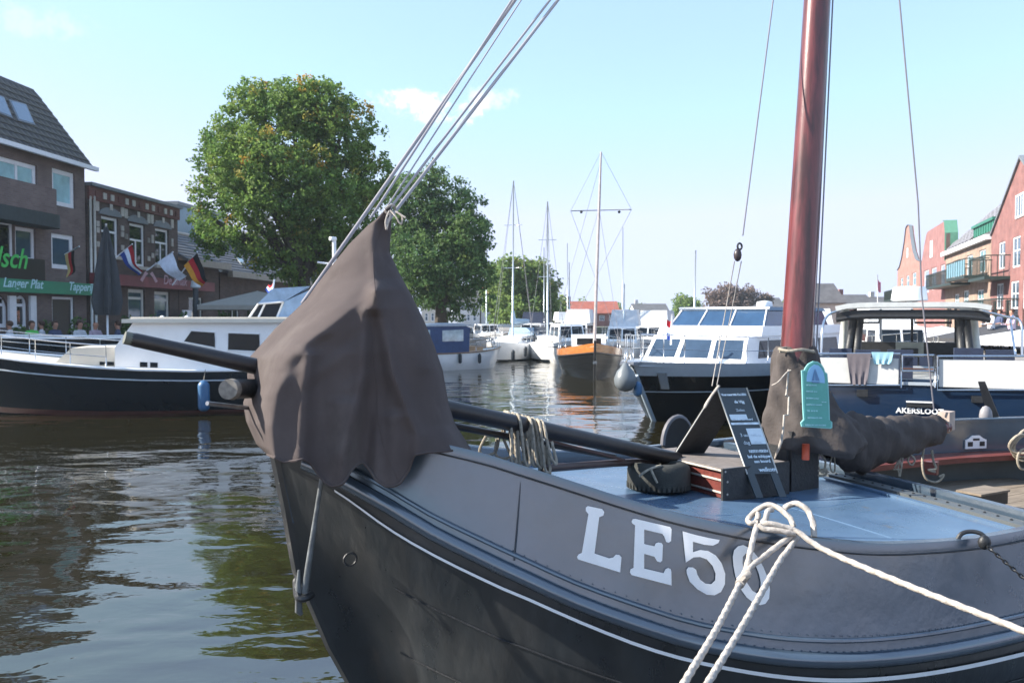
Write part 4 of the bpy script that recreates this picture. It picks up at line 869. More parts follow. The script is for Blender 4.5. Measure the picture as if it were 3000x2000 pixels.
# anchor catted along the stem
galv = M('dull_galvanised', (.13, .14, .145), .55, metal=.3, var=.3, vs=14, bump=.2, bs=40)
an = thing('anchor', 'grey stocked anchor hanging down the stem below the canvas cover', 'anchor')
b = MB(); b.tube([P(945, 1385, 4.30), P(927, 1500, 4.285), P(910, 1610, 4.27), P(892, 1735, 4.26)], [.012, .013, .015, .019], 10); b.build('shank', galv, an)
b = MB(); b.tube(bez([P(868, 1690, 4.3), P(872, 1745, 4.24), P(893, 1752, 4.24), P(916, 1738, 4.3)], 5), [.008] + [.02] * 14 + [.006], 8); b.build('fluke', black_iron, an)
b = MB(); b.tube([P(876, 1668, 4.27), P(874, 1720, 4.25), P(875, 1790, 4.25), P(884, 1800, 4.25)], [.007, .016, .02, .010], 10); b.build('crown', galv, an)
# hank of rope over the bowsprit
hk = thing('rope_hank', 'coiled hank of old rope hung over the bowsprit right of the cover', 'rope')
rr = random.Random(3)
for i in range(15):
    x0 = 1482 + i * 7.4 + rr.uniform(-5, 5); d = 5.52 + rr.uniform(-.03, .05); yt = 1213 + (x0 - 1480) * .26
    dr = 95 + rr.uniform(-10, 55); sw = rr.uniform(-10, 26)
    pts = [P(x0 - 8, yt + 60, d + .17), P(x0 - 4, yt + 18, d + .10), P(x0, yt - 8, d + .02), P(x0 + 10, yt + 10, d - .07), P(x0 + 14 + sw * .3, yt + dr * .55, d - .085), P(x0 + 14 + sw, yt + dr, d - .09), P(x0 + 28 + sw, yt + dr + rr.uniform(-6, 14), d - .07), P(x0 + 24 + sw * .4, yt + dr * .5, d - .05)]
    b = MB(); b.rope(bez(pts, 5), .0105, 9); b.build('strand', rope_old, hk)
for x0, y0, x1, y1 in ((1425, 1275, 1405, 1320), (1455, 1285, 1452, 1330), (1475, 1285, 1500, 1340)):
    b = MB(); b.tube(bez([P(x0, y0, 5.6), P(x1, y1, 5.6), P(x1 + 22, y1 + 14, 5.6), P(x1 + 48, y1, 5.6), P(x0 + 38, y0, 5.6)], 5), .010, 7); b.build('strand', rope_old, hk)
# tyre used as a fender, lying on deck
tyc = Pz(1946, 1453, 1.0); tyc.y += .236; tyc.z = 1.003
ty = thing('old_tyre', 'worn black tyre lying flat on the blue foredeck with a rope tied', 'tyre', Fr(tyc, 0)); ty.rotation_euler = (R(-3), R(1), 0)
b = MB(); prof = [(.125, .01), (.135, .0), (.20, -.002), (.228, .02), (.236, .05), (.236, .15), (.228, .18), (.20, .202), (.135, .20), (.125, .19), (.118, .175), (.17, .16), (.18, .09), (.17, .04), (.118, .025), (.125, .01)]
b.lathe(prof, n=48); b.build('casing', rubber, ty, fixn=True)
for i in range(40):
    a = i * 2 * math.pi / 40; b = MB(); b.box((.232 * math.cos(a), .232 * math.sin(a), .032), (.014, .020, .040), a); o = b.build('tread_block', rubber, ty)
b = MB(); lw = lambda px, py, y: P(px, py, y) - tyc
fy = tyc.y - .245
b.tube(bez([lw(1872, 1402, fy), lw(1892, 1386, fy - .005), lw(1912, 1376, fy + .01), lw(1935, 1368, fy + .04)], 5), .009, 7); b.tube(bez([lw(1906, 1380, fy - .004), lw(1915, 1400, fy - .012), lw(1925, 1420, fy - .012)], 5), .009, 7); b.build('lashing', rope_old, ty)
# low hatch with sloping lid
ht = thing('deck_hatch', 'low red-brown deck hatch with grey lid between tyre and signboard', 'hatch', SH)
b = MB(); zb_ = .99
b.prism([Vector((3.05, -.20, zb_)), Vector((3.62, -.20, zb_)), Vector((3.62, -.20, zb_ + .19)), Vector((3.05, -.20, zb_ + .19))], (0, .82, 0)); b.build('coaming', red_wood, ht)
b = MB(); b.prism([Vector((3.03, -.22, zb_ + .192)), Vector((3.65, -.22, zb_ + .192)), Vector((3.65, -.22, zb_ + .222)), Vector((3.03, -.22, zb_ + .222))], (0, .92, 0)); b.build('lid', M('grey_lid', (.17, .15, .14), .8, var=.2, vs=14), ht)
for y_ in (-.262, ): 
    b = MB(); b.bb(3.0, 3.66, y_ + .02, y_ + .04, zb_ - .02, zb_ + .225); b.build('end_plate', black_iron, ht)
for z_ in (.04, .13, .205):
    b = MB(); b.tube([Vector((3.042 - (.02 if z_ > .19 else 0), -.245, zb_ + z_)), Vector((3.042 - (.02 if z_ > .19 else 0), .66, zb_ + z_))], .0085, 6); b.build('cord', rope_m, ht)
# A-frame signboard
slate = M('slate_board', (.045, .058, .068), .45, var=.12, vs=7)
T1 = P(2101, 1136, 6.10); W_ = Vector((.235, .062, -.004)); B1 = P(1968, 1345, 6.50); F1 = P(2214, 1458, 5.86)
bd = thing('signboard', 'grey A-frame chalk signboard with white writing standing on the foredeck', 'signboard')
dn = (F1 - T1); nn_ = W_.cross(dn).normalized() * -1
if nn_.y > 0: nn_ = -nn_
BL = .79; th_ = nn_ * -.014
b = MB(); b.prism([T1, T1 + W_, T1 + W_ + dn * BL, T1 + dn * BL], th_); b.build('front_panel', slate, bd, fixn=True)
for s0, s1 in ((0, .24), (.78, 1.02)):
    b = MB(); b.prism([T1 + W_ * s0 + dn * BL, T1 + W_ * s1 + dn * BL, T1 + W_ * (s1 + .02) + dn, T1 + W_ * (s0 + .02) + dn], th_); b.build('leg', slate, bd, fixn=True)
dk = B1 - T1; b = MB(); b.prism([T1 + th_ * 1.2, T1 + W_ * 1.05 + th_ * 1.2, T1 + W_ * 1.05 + dk, T1 + dk], (-.012, .008, 0)); b.build('back_panel', black_iron, bd, fixn=True)
edge_m = M('pale_edge', (.5, .5, .47), .7)
for s in (-.008, 1.008):
    b = MB(); b.tube([T1 + W_ * s + nn_ * .002, T1 + W_ * s + dn * (BL if s > 0 else BL) + nn_ * .002], .0055, 6); b.build('edging', edge_m, bd)
b = MB(); b.tube([T1 - W_ * .01, T1 + dk - W_ * .01], .0055, 6); b.build('edging', edge_m, bd)
chalk = M('chalk_white', (.62, .72, .80), .7, var=.2, vs=30)
eyv = -dn.normalized(); exv = W_.normalized(); wl = W_.length; dl = dn.length
def chalkline(txt, s, t, sz, **kw): put_text(bd, 'chalk_writing', chalk, txt, T1 + exv * (wl * s) + dn * t + nn_ * .006, exv, eyv, sz, extrude=.0008, **kw)
chalkline('Voor meer info De LE50', .04, .075, .0235, bold=.0012, spacing=.88); chalkline('de Vijg', .40, .145, .030, bold=.001)
chalkline('Zeilen', .36, .222, .028); chalkline('zeiltocht aan boord', .10, .305, .022, bold=.0006)
chalkline('3 uur zeilen', .20, .455, .036); chalkline('dag zeilen', .22, .525, .038); chalkline('RESERVEREN', .30, .60, .028, bold=.001); chalkline('bel de schipper', .20, .648, .031, bold=.001); chalkline('aan boord', .36, .692, .032, bold=.001); chalkline('welkom', .42, .772, .044, bold=.001)
def paper(s0, s1, t0, t1):
    b_ = MB(); q = [T1 + exv * (wl * s) + dn * t + nn_ * .004 for s, t in ((s0, t0), (s1, t0), (s1, t1), (s0, t1))]; b_.prism(q, nn_ * -.002); b_.build('paper_notice', M('paper', (.60, .70, .78), .8, var=.05), bd)
paper(.08, .66, .25, .30); paper(.48, 1.03, .38, .525)
b = MB(); q = [T1 + exv * (wl * s) + dn * t + nn_ * .004 for s, t in ((.04, .325), (.98, .325), (.98, .345), (.04, .345))]; b.prism(q, nn_ * -.002); b.build('chalk_rule', chalk, bd)
b = MB(); b.tube(bez([T1, P(2070, 1180, 6.15), P(2066, 1192, 6.15), P(2084, 1160, 6.12), T1 + Vector((.01, -.02, .02))], 5), .010, 7); tag(b.build('board_lashing', rope_m), 'short pale rope knotted at the top of the grey signboard', 'rope')
# canvas skirt round the mast, furled sail on the boom
ms = MB(); ROWS = [(1014,2333,54),(1024,2332,62),(1045,2331,68),(1075,2331,70),(1110,2334,76),(1150,2340,88),(1190,2350,100),(1230,2366,125),(1270,2378,142),(1300,2386,146),(1318,2392,132)]
rows = []
for i in range(56):
    py = lerp(1014, 1318, i / 55); c_ = itp(py, [r[0] for r in ROWS], [r[1] for r in ROWS]); h_ = itp(py, [r[0] for r in ROWS], [r[2] for r in ROWS]); row = []
    for j in range(64):
        a = 2 * math.pi * j / 64; rad = h_ * 6.45 / FPX
        fo = 1 + .055 * math.sin(5 * a + py / 40) + .035 * math.sin(11 * a - py / 27) + .05 * math.exp(-((py - 1180) / 25) ** 2) * math.sin(3 * a + 1)
        cen = P(c_, py + (8 * math.sin(4 * a) if i > 45 else 0), 6.52); row.append(cen + Vector((rad * fo * math.cos(a), rad * fo * .85 * math.sin(a), 0)))
    rows.append(row)
ms.grid(rows, close=True, flip=True); tag(ms.build('mast_skirt', sail_cl), 'dark brown canvas skirt laced round the foot of the mast', 'canvas cover')
fs_ = MB(); rows = []; PTS = [(2430,1275,6.55,.20),(2480,1295,6.62,.235),(2530,1302,6.72,.225),(2585,1290,6.85,.20),(2640,1280,7.0,.172),(2700,1268,7.2,.150),(2745,1258,7.33,.130),(2766,1252,7.4,.06)]
for i in range(60):
    t = i / 59 * 7; k = min(6, int(t)); q = t - k; e = [lerp(PTS[k][m], PTS[k+1][m], q) for m in range(4)]; c_ = P(e[0], e[1], e[2]); row = []
    for j in range(40):
        a = 2 * math.pi * j / 40; fo = 1 + .07 * math.sin(2 * a + t * 2.6) + .05 * math.sin(5 * a + t * 4.3) + .045 * math.sin(t * 8.5 + a * 1.0) + .03 * math.sin(t * 17 - a * 2)
        row.append(c_ + Vector((.35 * math.cos(a), -.55 * math.cos(a), math.sin(a))) * e[3] * fo * (1.0 if True else 1))
    rows.append(row)
fs_.grid(rows, close=True); fsl = fs_.build('furled_sail', sail_cl)
for i in ():
    b = MB(); b.tube([v + (v - sum(rows[i], Vector()) / len(rows[i])) * .012 for v in rows[i]] + [rows[i][0]], .008, 6); b.build('sail_tie', rope_old, fsl)
tag(fsl, 'dark brown sail furled in a thick roll along the boom', 'sail')
ml = thing('mast_lacing', 'white cord lacing zigzag down the canvas skirt on the mast', 'cord')
b = MB(); b.tube([P(x, y, d) for x, y, d in ((2310,1082,6.26),(2308,1110,6.24),(2304,1152,6.22),(2302,1158,6.2),(2311,1162,6.2),(2309,1215,6.14),(2297,1216,6.12),(2294,1262,6.08),(2288,1295,6.1),(2270,1342,6.2))], [.007]*8+[.012,.006], 7); b.build('cord', rope_m, ml)
b = MB(); b.tube(bez([P(2262, 1128, 6.3), P(2280, 1118, 6.22), P(2305, 1090, 6.25), P(2318, 1084, 6.24)], 4), .005, 6); b.build('cord', rope_m, ml)
mo = MB(); mo.tube(bez([P(2282, 1022, 6.36), P(2310, 1028, 6.3), P(2350, 1024, 6.3), P(2384, 1030, 6.36), P(2360, 1020, 6.45), P(2310, 1018, 6.45), P(2282, 1022, 6.36)], 5), .012, 8); tag(mo.build('mast_collar_rope', rope_old), 'grey rope wound round the mast above the canvas skirt', 'rope')
# green board hung on the mast
gs = thing('notice_board', 'small green arched notice board with sailing ship picture hung on the mast', 'notice board')
G = [(175,300),(235,292),(262,235),(320,165),(420,115),(510,125),(590,180),(640,250),(668,335),(715,362),(735,560),(760,900),(780,1305),(830,1340),(832,1450),(800,1476),(190,1425),(175,1345),(230,1282),(205,900),(185,420)]
g0 = P(2392, 1160, 6.02); ks = .1467 * 6.02 / FPX; tilt = Vector((0.0, .05, 0))
def gp(x, y, o=0.0): return g0 + Vector(((x - 490) * ks, -o + (x - 490) * ks * .12, -(y - 815) * ks))
green_b = M('green_board', (.10, .36, .31), .5, var=.08, vs=20); pale_g = M('pale_green_edge', (.22, .52, .50), .5, var=.1)
b = MB(); b.prism([gp(*q) for q in G], (0, .018, 0)); b.build('edge', pale_g, gs, fixn=True)
cx_, cy_ = 490, 815
b = MB(); b.prism([gp(cx_ + (x - cx_) * .90, cy_ + (y - cy_) * .965, .004) for x, y in G], (0, .003, 0)); b.build('panel', green_b, gs, fixn=True)
b = MB(); b.prism([gp(x, y, .008) for x, y in ((275,520),(275,420),(300,320),(350,235),(430,180),(510,195),(580,255),(630,350),(650,450),(655,555))], (0, .003, 0)); pic = b.build('sky_panel', M('pale_blue_picture', (.25, .50, .74), .5, var=.06), gs, fixn=True)
ink = M('blue_ink', (.12, .24, .42), .6)
for pl in (((438,260),(380,500),(432,500)), ((450,270),(452,500),(540,505)), ((370,520),(550,530),(530,550),(395,545))):
    b = MB(); b.prism([gp(x, y, .012) for x, y in pl], (0, .002, 0)); b.build('ship_drawing', ink, pic, fixn=True)
pt_ = M('pale_blue_print', (.36, .66, .70), .6)
for txt, x, y, s in (("DE ZEILVAART", 262, 600, .0125), ("VERHUUR  & zo", 262, 725, .0125), ("GROEPEN tochten", 262, 862, .0125), ("bel ons", 590, 940, .0125), ("DAGTOCHT AANBOD", 270, 990, .012), ("TEL  06 50 50", 285, 1115, .0145), ("INFORMATIE HIER", 300, 1255, .014), ("WELKOM AAN BOORD", 250, 1400, .0155)):
    put_text(gs, 'printed_line', pt_, txt, gp(x, y, .010), (1, .12, -.03), (0, 0, 1), s, bold=.0006, extrude=.0005)
# loose rope ends under the boom
lr = thing('rope_tails', 'grey rope tails hanging in loops under the furled sail', 'rope')
for pts, r_, d in ((((2400,1328),(2395,1360),(2412,1385),(2418,1350),(2404,1330)), .008, 6.4), (((2375,1370),(2395,1392),(2418,1390),(2420,1374),(2400,1378),(2385,1372)), .010, 6.4), (((2440,1328),(2432,1360),(2438,1382),(2446,1375),(2444,1332)), .006, 6.5), (((2640,1335),(2632,1365),(2636,1395),(2645,1340)), .007, 6.9), (((2665,1330),(2660,1350),(2672,1362),(2680,1345),(2668,1332)), .008, 7.0), (((2707,1310),(2702,1360),(2712,1400),(2738,1412),(2755,1405),(2765,1390),(2752,1396)), .010, 7.2), (((2730,1318),(2735,1350),(2742,1372),(2720,1376),(2740,1382)), .011, 7.2), (((2622,1370),(2634,1348),(2640,1372),(2618,1374)), .008, 6.9)):
    b = MB(); b.tube(bez([P(x, y, d) for x, y in pts], 5), r_, 7); b.build('tail', rope_old, lr)
# mooring rope over the bulwark
mr = thing('mooring_rope', 'thick pale mooring rope looped over the bulwark above the painted numbers', 'mooring rope')
def mrope(nm, pts, r=.0142, n=9): b_ = MB(); b_.rope(bez([P(p[0], p[1], p[2] - .2) for p in pts], 7), r); return b_.build(nm, rope_m, mr)
Z = lambda x, y: (2160 + x * .1276, 1450 + y * .1276)
def zz(l, d): return [(*Z(x, y), d_) for (x, y), d_ in zip(l, d if isinstance(d, (list, tuple)) else [d] * len(l))]
mrope('loop', zz([(480,640),(300,640),(250,560),(380,400),(640,235),(860,250),(1050,370),(1220,540),(1300,720)], [4.42,4.44,4.5,4.52,4.5,4.48,4.44,4.4,4.38]))
mrope('loop', zz([(1090,300),(1200,220),(1380,195),(1560,290),(1690,480),(1750,700),(1760,960)], [4.56,4.55,4.53,4.5,4.47,4.43,4.40]), .0155)
mrope('turn', zz([(800,330),(700,370),(640,560),(560,640)], [4.46,4.44,4.4,4.38])); mrope('turn', zz([(480,420),(460,560),(380,650),(300,640)], [4.5,4.46,4.42,4.42]))
mrope('strand', zz([(450,690),(380,950),(310,1250),(240,1560)], [4.36,4.3,4.24,4.18]) + [(2176, 1690, 4.1), (2100, 1840, 3.6), (2010, 1990, 3.15), (1900, 2180, 2.7)])
mrope('strand', zz([(1300,900),(900,1180),(560,1450)], [4.34,4.28,4.22]) + [(2200, 1660, 4.16), (2180, 1695, 4.12)])
mrope('strand', zz([(1380,960),(1150,1280),(950,1550)], [4.34,4.26,4.18]) + [(2180, 1825, 3.65), (2075, 1998, 3.18), (1965, 2180, 2.75)])
mrope('hitch', zz([(560,640),(680,640),(900,680),(1200,760),(1420,860)], [4.36,4.34,4.33,4.32,4.3]) + [(2420, 1612, 4.2), (2650, 1710, 3.85), (3000, 1848, 3.45), (3400, 2010, 3.1)], .0142)
mrope('hitch', zz([(480,680),(640,780),(900,800),(1150,850),(1330,880)], [4.35,4.33,4.32,4.31,4.31]), .0142)
b = MB(); b.tube(bez([P(2170, 1700, 3.86), P(2188, 1680, 3.83), P(2180, 1690, 3.90), P(2166, 1712, 3.83)], 5), .022, 8); b.build('knot', rope_m, mr)
sb = thing('bulwark_cleat', 'black iron ring and shackle on the bulwark with a dark chain down the side', 'shackle')
b = MB(); b.tube(bez([P(2804, 1581, 4.62), P(2818, 1562, 4.62), P(2845, 1556, 4.62), P(2875, 1563, 4.6), P(2895, 1585, 4.58)], 6), .0125, 8); b.build('ring', black_iron, sb)
b = MB(); b.ball(P(2884, 1588, 4.56), .04, 12, (.9, .7, 1.05)); b.build('shackle', black_iron, sb)
ch0, ch1 = P(2900, 1606, 4.52), P(3025, 1715, 4.45); 
for i in range(12):
    c_ = lerp(ch0, ch1, i / 11); b = MB(); q = (ch1 - ch0).normalized(); o_ = Vector((0, 1, 0)) if i % 2 else q.cross(Vector((0, 1, 0))); b.tube([c_ + q * (.018 * math.cos(a)) + o_ * (.009 * math.sin(a)) for a in [k * math.pi / 4 for k in range(9)]], .0045, 5); b.build('link', black_iron, sb)
cw = thing('rope_coil', 'beige rope coil hanging at the right edge on the stern bulwark', 'rope')
for i in range(4):
    b = MB(); c_ = P(2990 + i * 5, 1300 + (i % 3) * 6, 9.6 + .02 * i); b.tube([c_ + Vector((.13 * math.cos(a), .03 * math.sin(2 * a), (.11 + .02 * i) * math.sin(a))) for a in [k * math.pi / 9 for k in range(19)]], .016, 7); b.build('turn', rope_old, cw)
b = MB(); c_ = P(2998, 1345, 9.6); b.tube([c_ + Vector((.07 * math.cos(a), 0, .12 * math.sin(a))) for a in [k * math.pi / 8 for k in range(17)]], .014, 7); b.build('turn', rope_old, cw)
# tiller head and flap standing at the far rail
tl = thing('rudder_post', 'dark upright wooden post leaning at the far rail before the blue transom', 'post')
b = MB(); b.prism([P(2865, 1118, 10.2), P(2885, 1118, 10.2), P(2935, 1240, 10.2), P(2900, 1246, 10.2)], (.05, .08, 0)); b.build('post', M('old_wood', (.05, .042, .036), .7, var=.3), tl, fixn=True)
b = MB(); b.ball(P(2888, 1218, 10.15), .10, 12, (.8, .6, 1.3)); b.build('fender_ball', M('grey_fender', (.25, .24, .25), .5, var=.2), tl)
b = MB(); b.prism([P(2710, 1352, 7.5), P(2745, 1354, 7.5), P(2744, 1392, 7.5), P(2708, 1388, 7.5)], (.05, .06, 0)); tag(b.build('mooring_bitt', red_wood), 'stubby red bitt with rope under the end of the furled sail', 'bitt')
bx_ = thing('cockpit_step', 'small black step with worn top in the cockpit by the red bench', 'step')
q = SH.l(P(2880, 1440, 8.2)); b = MB(); b.prism([SH.w(q + Vector((x, y, 0))) for x, y in ((-.22, -.12), (.22, -.12), (.22, .12), (-.22, .12))], (0, 0, -.12)); b.build('body', black_iron, bx_, fixn=True)
b = MB(); b.prism([SH.w(q + Vector((x, y, .001))) for x, y in ((-.24, -.13), (.24, -.13), (.24, .13), (-.24, .13))], (0, 0, .02)); b.build('top', plank_m, bx_, fixn=True)

# ------------------------------------------------------------------ boats
gel_w = M('white_gelcoat', (.88, .885, .89), .22, var=.05, vs=2, coat=.3); cream_d = M('cream_deck', (.72, .66, .56), .5, var=.06, vs=2); navy = M('navy_hull_paint', (.004, .009, .015), .2, var=.15, vs=1.5, spec=.3)
blackh = M('black_hull_paint', (.008, .009, .010), .25, var=.25, vs=1.5, spec=.3); boot = M('red_boot_top', (.10, .03, .025), .5); chrome = M('stainless_tube', (.62, .64, .66), .22, metal=1.0, var=.05)
bglass = M('boat_window', (.010, .014, .020), .06, spec=.22, var=.15, vs=2); blue_cv = M('blue_canvas', (.02, .055, .15), .6, var=.15); lblue_gl = M('pale_blue_glass', (.035, .06, .10), .06, spec=.6, var=.2, vs=2); pvc = M('clear_vinyl', (.30, .42, .48), .1, spec=.9, var=.3, vs=3)
class Hull:
    def __init__(s, L, B, zb, zm, zs, stern=.75, k=2.2, rake=.8, draft=.35, tuck=.35, smax=.5):
        s.L, s.B, s.zb, s.zm, s.zs, s.stern, s.k, s.rake, s.draft, s.tuck, s.smax = L, B, zb, zm, zs, stern, k, rake, draft, tuck, smax
    def half(s, t):
        if t < s.smax: return s.B/2 * (s.stern + (1 - s.stern) * math.sin(math.pi/2 * t / s.smax))
        return max(.02, s.B/2 * (1 - ((t - s.smax) / (1 - s.smax)) ** s.k) ** .9)
    def z(s, t): return s.zm + (s.zs - s.zm) * max(0, 1 - t/.45) ** 2 + (s.zb - s.zm) * max(0, (t - .4)/.6) ** 1.8
    def pt(s, t, f, side, off=0.0):
        z = lerp(-s.draft, s.z(t), f); g = (1 - f); bow = max(0, (t - .62) / .38)
        hb_ = s.half(t) * (1 - s.tuck * g ** 2 - .30 * g * bow) + off * min(1, (1 - t) * 8)
        return Vector((s.L * t - s.rake * g * bow ** 2, side * max(.015, hb_), z))
    TS = [0, .08, .16, .25, .35, .45, .55, .64, .72, .79, .85, .9, .94, .97, .99, 1.0]
    def shell(s, par, mat_, f0=0.0, f1=1.0, nm='hull', off=0.0, nrow=7, transom=True):
        b_ = MB()
        for sd in (1, -1): b_.grid([[s.pt(t, lerp(f0, f1, i / nrow), sd, off) for t in s.TS] for i in range(nrow + 1)])
        if transom:
            l = [s.pt(0, lerp(f0, f1, i / nrow), 1, off) for i in range(nrow + 1)] + [s.pt(0, lerp(f0, f1, i / nrow), -1, off) for i in reversed(range(nrow + 1))]; b_.add(l, [tuple(range(len(l)))])
        return b_.build(nm, mat_, par, fixn=True)
    def deck(s, par, mat_, drop=.05, nm='deck'):
        b_ = MB(); b_.grid([[Vector((s.L * t, u * s.half(t) * .985, s.z(t) - drop + .05 * (1 - u * u))) for u in (-1, -.5, 0, .5, 1)] for t in s.TS]); return b_.build(nm, mat_, par, fixn=True)
    def rail_line(s, par, mat_, f, r, nm, off=.01, sides=(1, -1)):
        for sd in sides: b_ = MB(); b_.tube([s.pt(t, f, sd, off) for t in s.TS], r, 6); b_.build(nm, mat_, par)
    def guard(s, par, mat_, t0, t1, hgt, n, mid=True, sides=(1, -1), ins=.06, r=.014):
        for sd in sides:
            tt_ = [lerp(t0, t1, i / (n - 1)) for i in range(n)]; f = lambda t, h: Vector((s.L * t, sd * (s.half(t) - ins), s.z(t) + h))
            b_ = MB(); b_.tube([f(lerp(t0, t1, i / 20), hgt) for i in range(21)], r, 6); g_ = b_.build('guard_rail', mat_, par)
            if mid: b_ = MB(); b_.tube([f(lerp(t0, t1, i / 20), hgt * .5) for i in range(21)], r * .6, 5); b_.build('lifeline', mat_, g_)
            for t in tt_: b_ = MB(); b_.tube([f(t, -.02), f(t, hgt)], r * .9, 6); b_.build('stanchion', mat_, g_)
def fender(label, p, r, L_, mat_, group=None, rope_to=None):
    f = thing('fender', label, 'fender', Fr(p, 0), group); b_ = MB(); b_.lathe([(.005, L_/2 + .02), (.02, L_/2 + .01), (r * .55, L_/2 - .01), (r * .92, L_/2 - r * .55), (r, L_/2 - r), (r, -L_/2 + r), (r * .92, -L_/2 + r * .5), (r * .5, -L_/2 + .01), (.005, -L_/2)], n=14); b_.build('body', mat_, f)
    if rope_to is not None: b_ = MB(); b_.tube([(0, 0, L_/2), Vector(rope_to) - Vector(p)], .008, 5); b_.build('line', rope_old, f)
    return f
fend_n = M('navy_fender', (.012, .02, .03), .5); fend_b = M('blue_fender', (.04, .13, .27), .45, var=.1); fend_g = M('grey_ball_fender', (.15, .17, .185), .35, var=.1)
def prismy(par, nm, mat_, prof, y0, y1, shrink=1.0):
    """side profile (x, z) drawn across from y0 to y1"""
    b_ = MB(); b_.prism([(x, y0, z) for x, z in prof], (0, y1 - y0, 0)); return b_.build(nm, mat_, par, fixn=True)
def side_px(fr, pts, y): return [(lambda q: (q.x, q.z))(fr.hit(px, py, 'y', y)) for px, py in pts]

# ---- navy cruiser across the left
CB = Fr((-3.46, 22.2, 0), math.atan2(-.26, -.966)); cr = thing('motor_cruiser', 'navy motor cruiser with cream cabin lying across the water at left', 'motor cruiser', CB)
hl = Hull(10.6, 3.5, 1.62, 1.02, 1.0, .8, 2.4, .9); hl.shell(cr, navy); hl.shell(cr, boot, .22, .30, 'boot_top', .004, 1, False); hl.deck(cr, cream_d, .03); hl.rail_line(cr, gel_w, 1.0, .035, 'toe_rail'); hl.rail_line(cr, M('pale_line', (.45, .5, .55), .4), .83, .018, 'rubbing_strake', .02)
s1 = side_px(CB, [(-90, 1015), (-40, 1000), (2, 1022), (335, 1019), (345, 1100), (-90, 1100)], 1.15)
tr_ = [(side_px(CB, [(-60, 1030)], 1.15)[0]), *side_px(CB, [(2, 1021), (345, 1018)], 1.15)]; x_b = tr_[2][0]
prismy(cr, 'coachroof', cream_d, [(tr_[0][0] - 1.3, 1.0), (tr_[0][0] - 1.9, tr_[1][1]), (x_b, tr_[2][1] + .02), (x_b, .8), (tr_[0][0] - 1.3, .8)], -1.15, 1.15)
cp = side_px(CB, [(336, 1018), (389, 946), (905, 962)], 1.28); x_a = .9
prismy(cr, 'wheelhouse', gel_w, [(cp[0][0], .85), (cp[0][0], cp[0][1]), (cp[1][0], cp[1][1]), (x_a, cp[1][1]), (x_a, .85)], -1.28, 1.28)
b = MB(); zc_ = cp[1][1]; b.prism([(cp[1][0] + .22, -1.42, zc_ + .002), (cp[1][0] + .22, 1.42, zc_ + .002), (x_a - .3, 1.42, zc_ + .002), (x_a - .3, -1.42, zc_ + .002)], (0, 0, .09)); b.prism([(cp[1][0] + .05, -1.25, zc_ + .093), (cp[1][0] + .05, 1.25, zc_ + .093), (x_a, 1.25, zc_ + .093), (x_a, -1.25, zc_ + .093)], (0, 0, .05)); b.build('cabin_top', cream_d, cr, fixn=True)
for quad in (((536, 1001), (560, 968), (630, 973), (630, 1019)), ((667, 974), (760, 978), (760, 1030), (667, 1026)), ((790, 980), (860, 983), (860, 1035), (790, 1032))):
    q = side_px(CB, quad, 1.285); w_ = prismy(cr, 'side_window', bglass, q, 1.284, 1.292)
    c_ = (sum(x for x, _ in q) / 4, sum(z for _, z in q) / 4); fr_ = MB(); qq = [Vector((x, 1.293, z)) for x, z in q]; fr_.tube(qq + [qq[0]], .018, 5); fr_.build('window_frame', gel_w, w_)
# raked front: centre panel and dark quarter window
fn = Vector((cp[0][0] - cp[1][0], 0, cp[0][1] - cp[1][1])); n_f = Vector((fn.z, 0, -fn.x)).normalized() * -1
if n_f.x < 0: n_f = -n_f
def fpt(y, t): return Vector((cp[1][0], y, cp[1][1])) + fn * t + n_f * .012
for y0, y1, m_ in ((1.0, .35, gel_w), (.2, -.45, gel_w), (-.6, -1.1, bglass)):
    b = MB(); b.prism([fpt(y0, .12), fpt(y1, .12), fpt(y1, .82), fpt(y0, .82)], n_f * .01); b.build('windscreen', m_, cr, fixn=True)
for px0, px1, py0, py1 in ((292, 308, 1059, 1069), (314, 334, 1059, 1070), (410, 432, 1060, 1075), (440, 462, 1061, 1076)):
    yw = 1.15 if px0 < 350 else 1.28; q = side_px(CB, ((px0, py0), (px1, py0 + 1), (px1, py1), (px0, py1)), yw + .005); prismy(cr, 'port_light', bglass, q, yw + .001, yw + .015)
hl.guard(cr, chrome, .62, .985, .52, 6)
b = MB()
# aft windscreen with blue canvas hood
dq = side_px(CB, ((722, 938), (770, 860), (806, 862), (776, 940)), .95)
prismy(cr, 'screen_base', gel_w, side_px(CB, ((715, 948), (720, 936), (930, 940), (930, 958)), 1.0), -1.0, 1.0)
for q_, m_, nm in ((((728, 936), (760, 892), (772, 892), (752, 937)), bglass, 'hood_window'), (((757, 936), (780, 888), (826, 886), (806, 936)), bglass, 'hood_window'), (((812, 936), (834, 882), (905, 850), (930, 935)), M('pale_blue_canvas', (.34, .47, .62), .4, var=.2, vs=4), 'hood_side'), (((756, 888), (800, 845), (908, 838), (834, 882)), M('pale_blue_canvas', (.16, .28, .45), .5), 'hood_top')):
    prismy(cr, nm, m_, side_px(CB, q_, .95), -.95 if nm != 'hood_window' else .94, .952)
for q_ in (((725, 938), (757, 890)), ((753, 938), (778, 886)), ((808, 938), (830, 884)), ((757, 890), (830, 884))): b = MB(); b.tube([CB.hit(*p, 'y', .97) for p in q_], .028, 6); b.build('hood_frame', gel_w, cr)
ant = CB.l(P(980, 790, 20.8)); b = MB(); b.tube([ant - Vector((0, 0, .6)), CB.l(P(979, 705, 20.8))], [.06, .05], 10); pm = b.build('signal_mast', gel_w, cr)
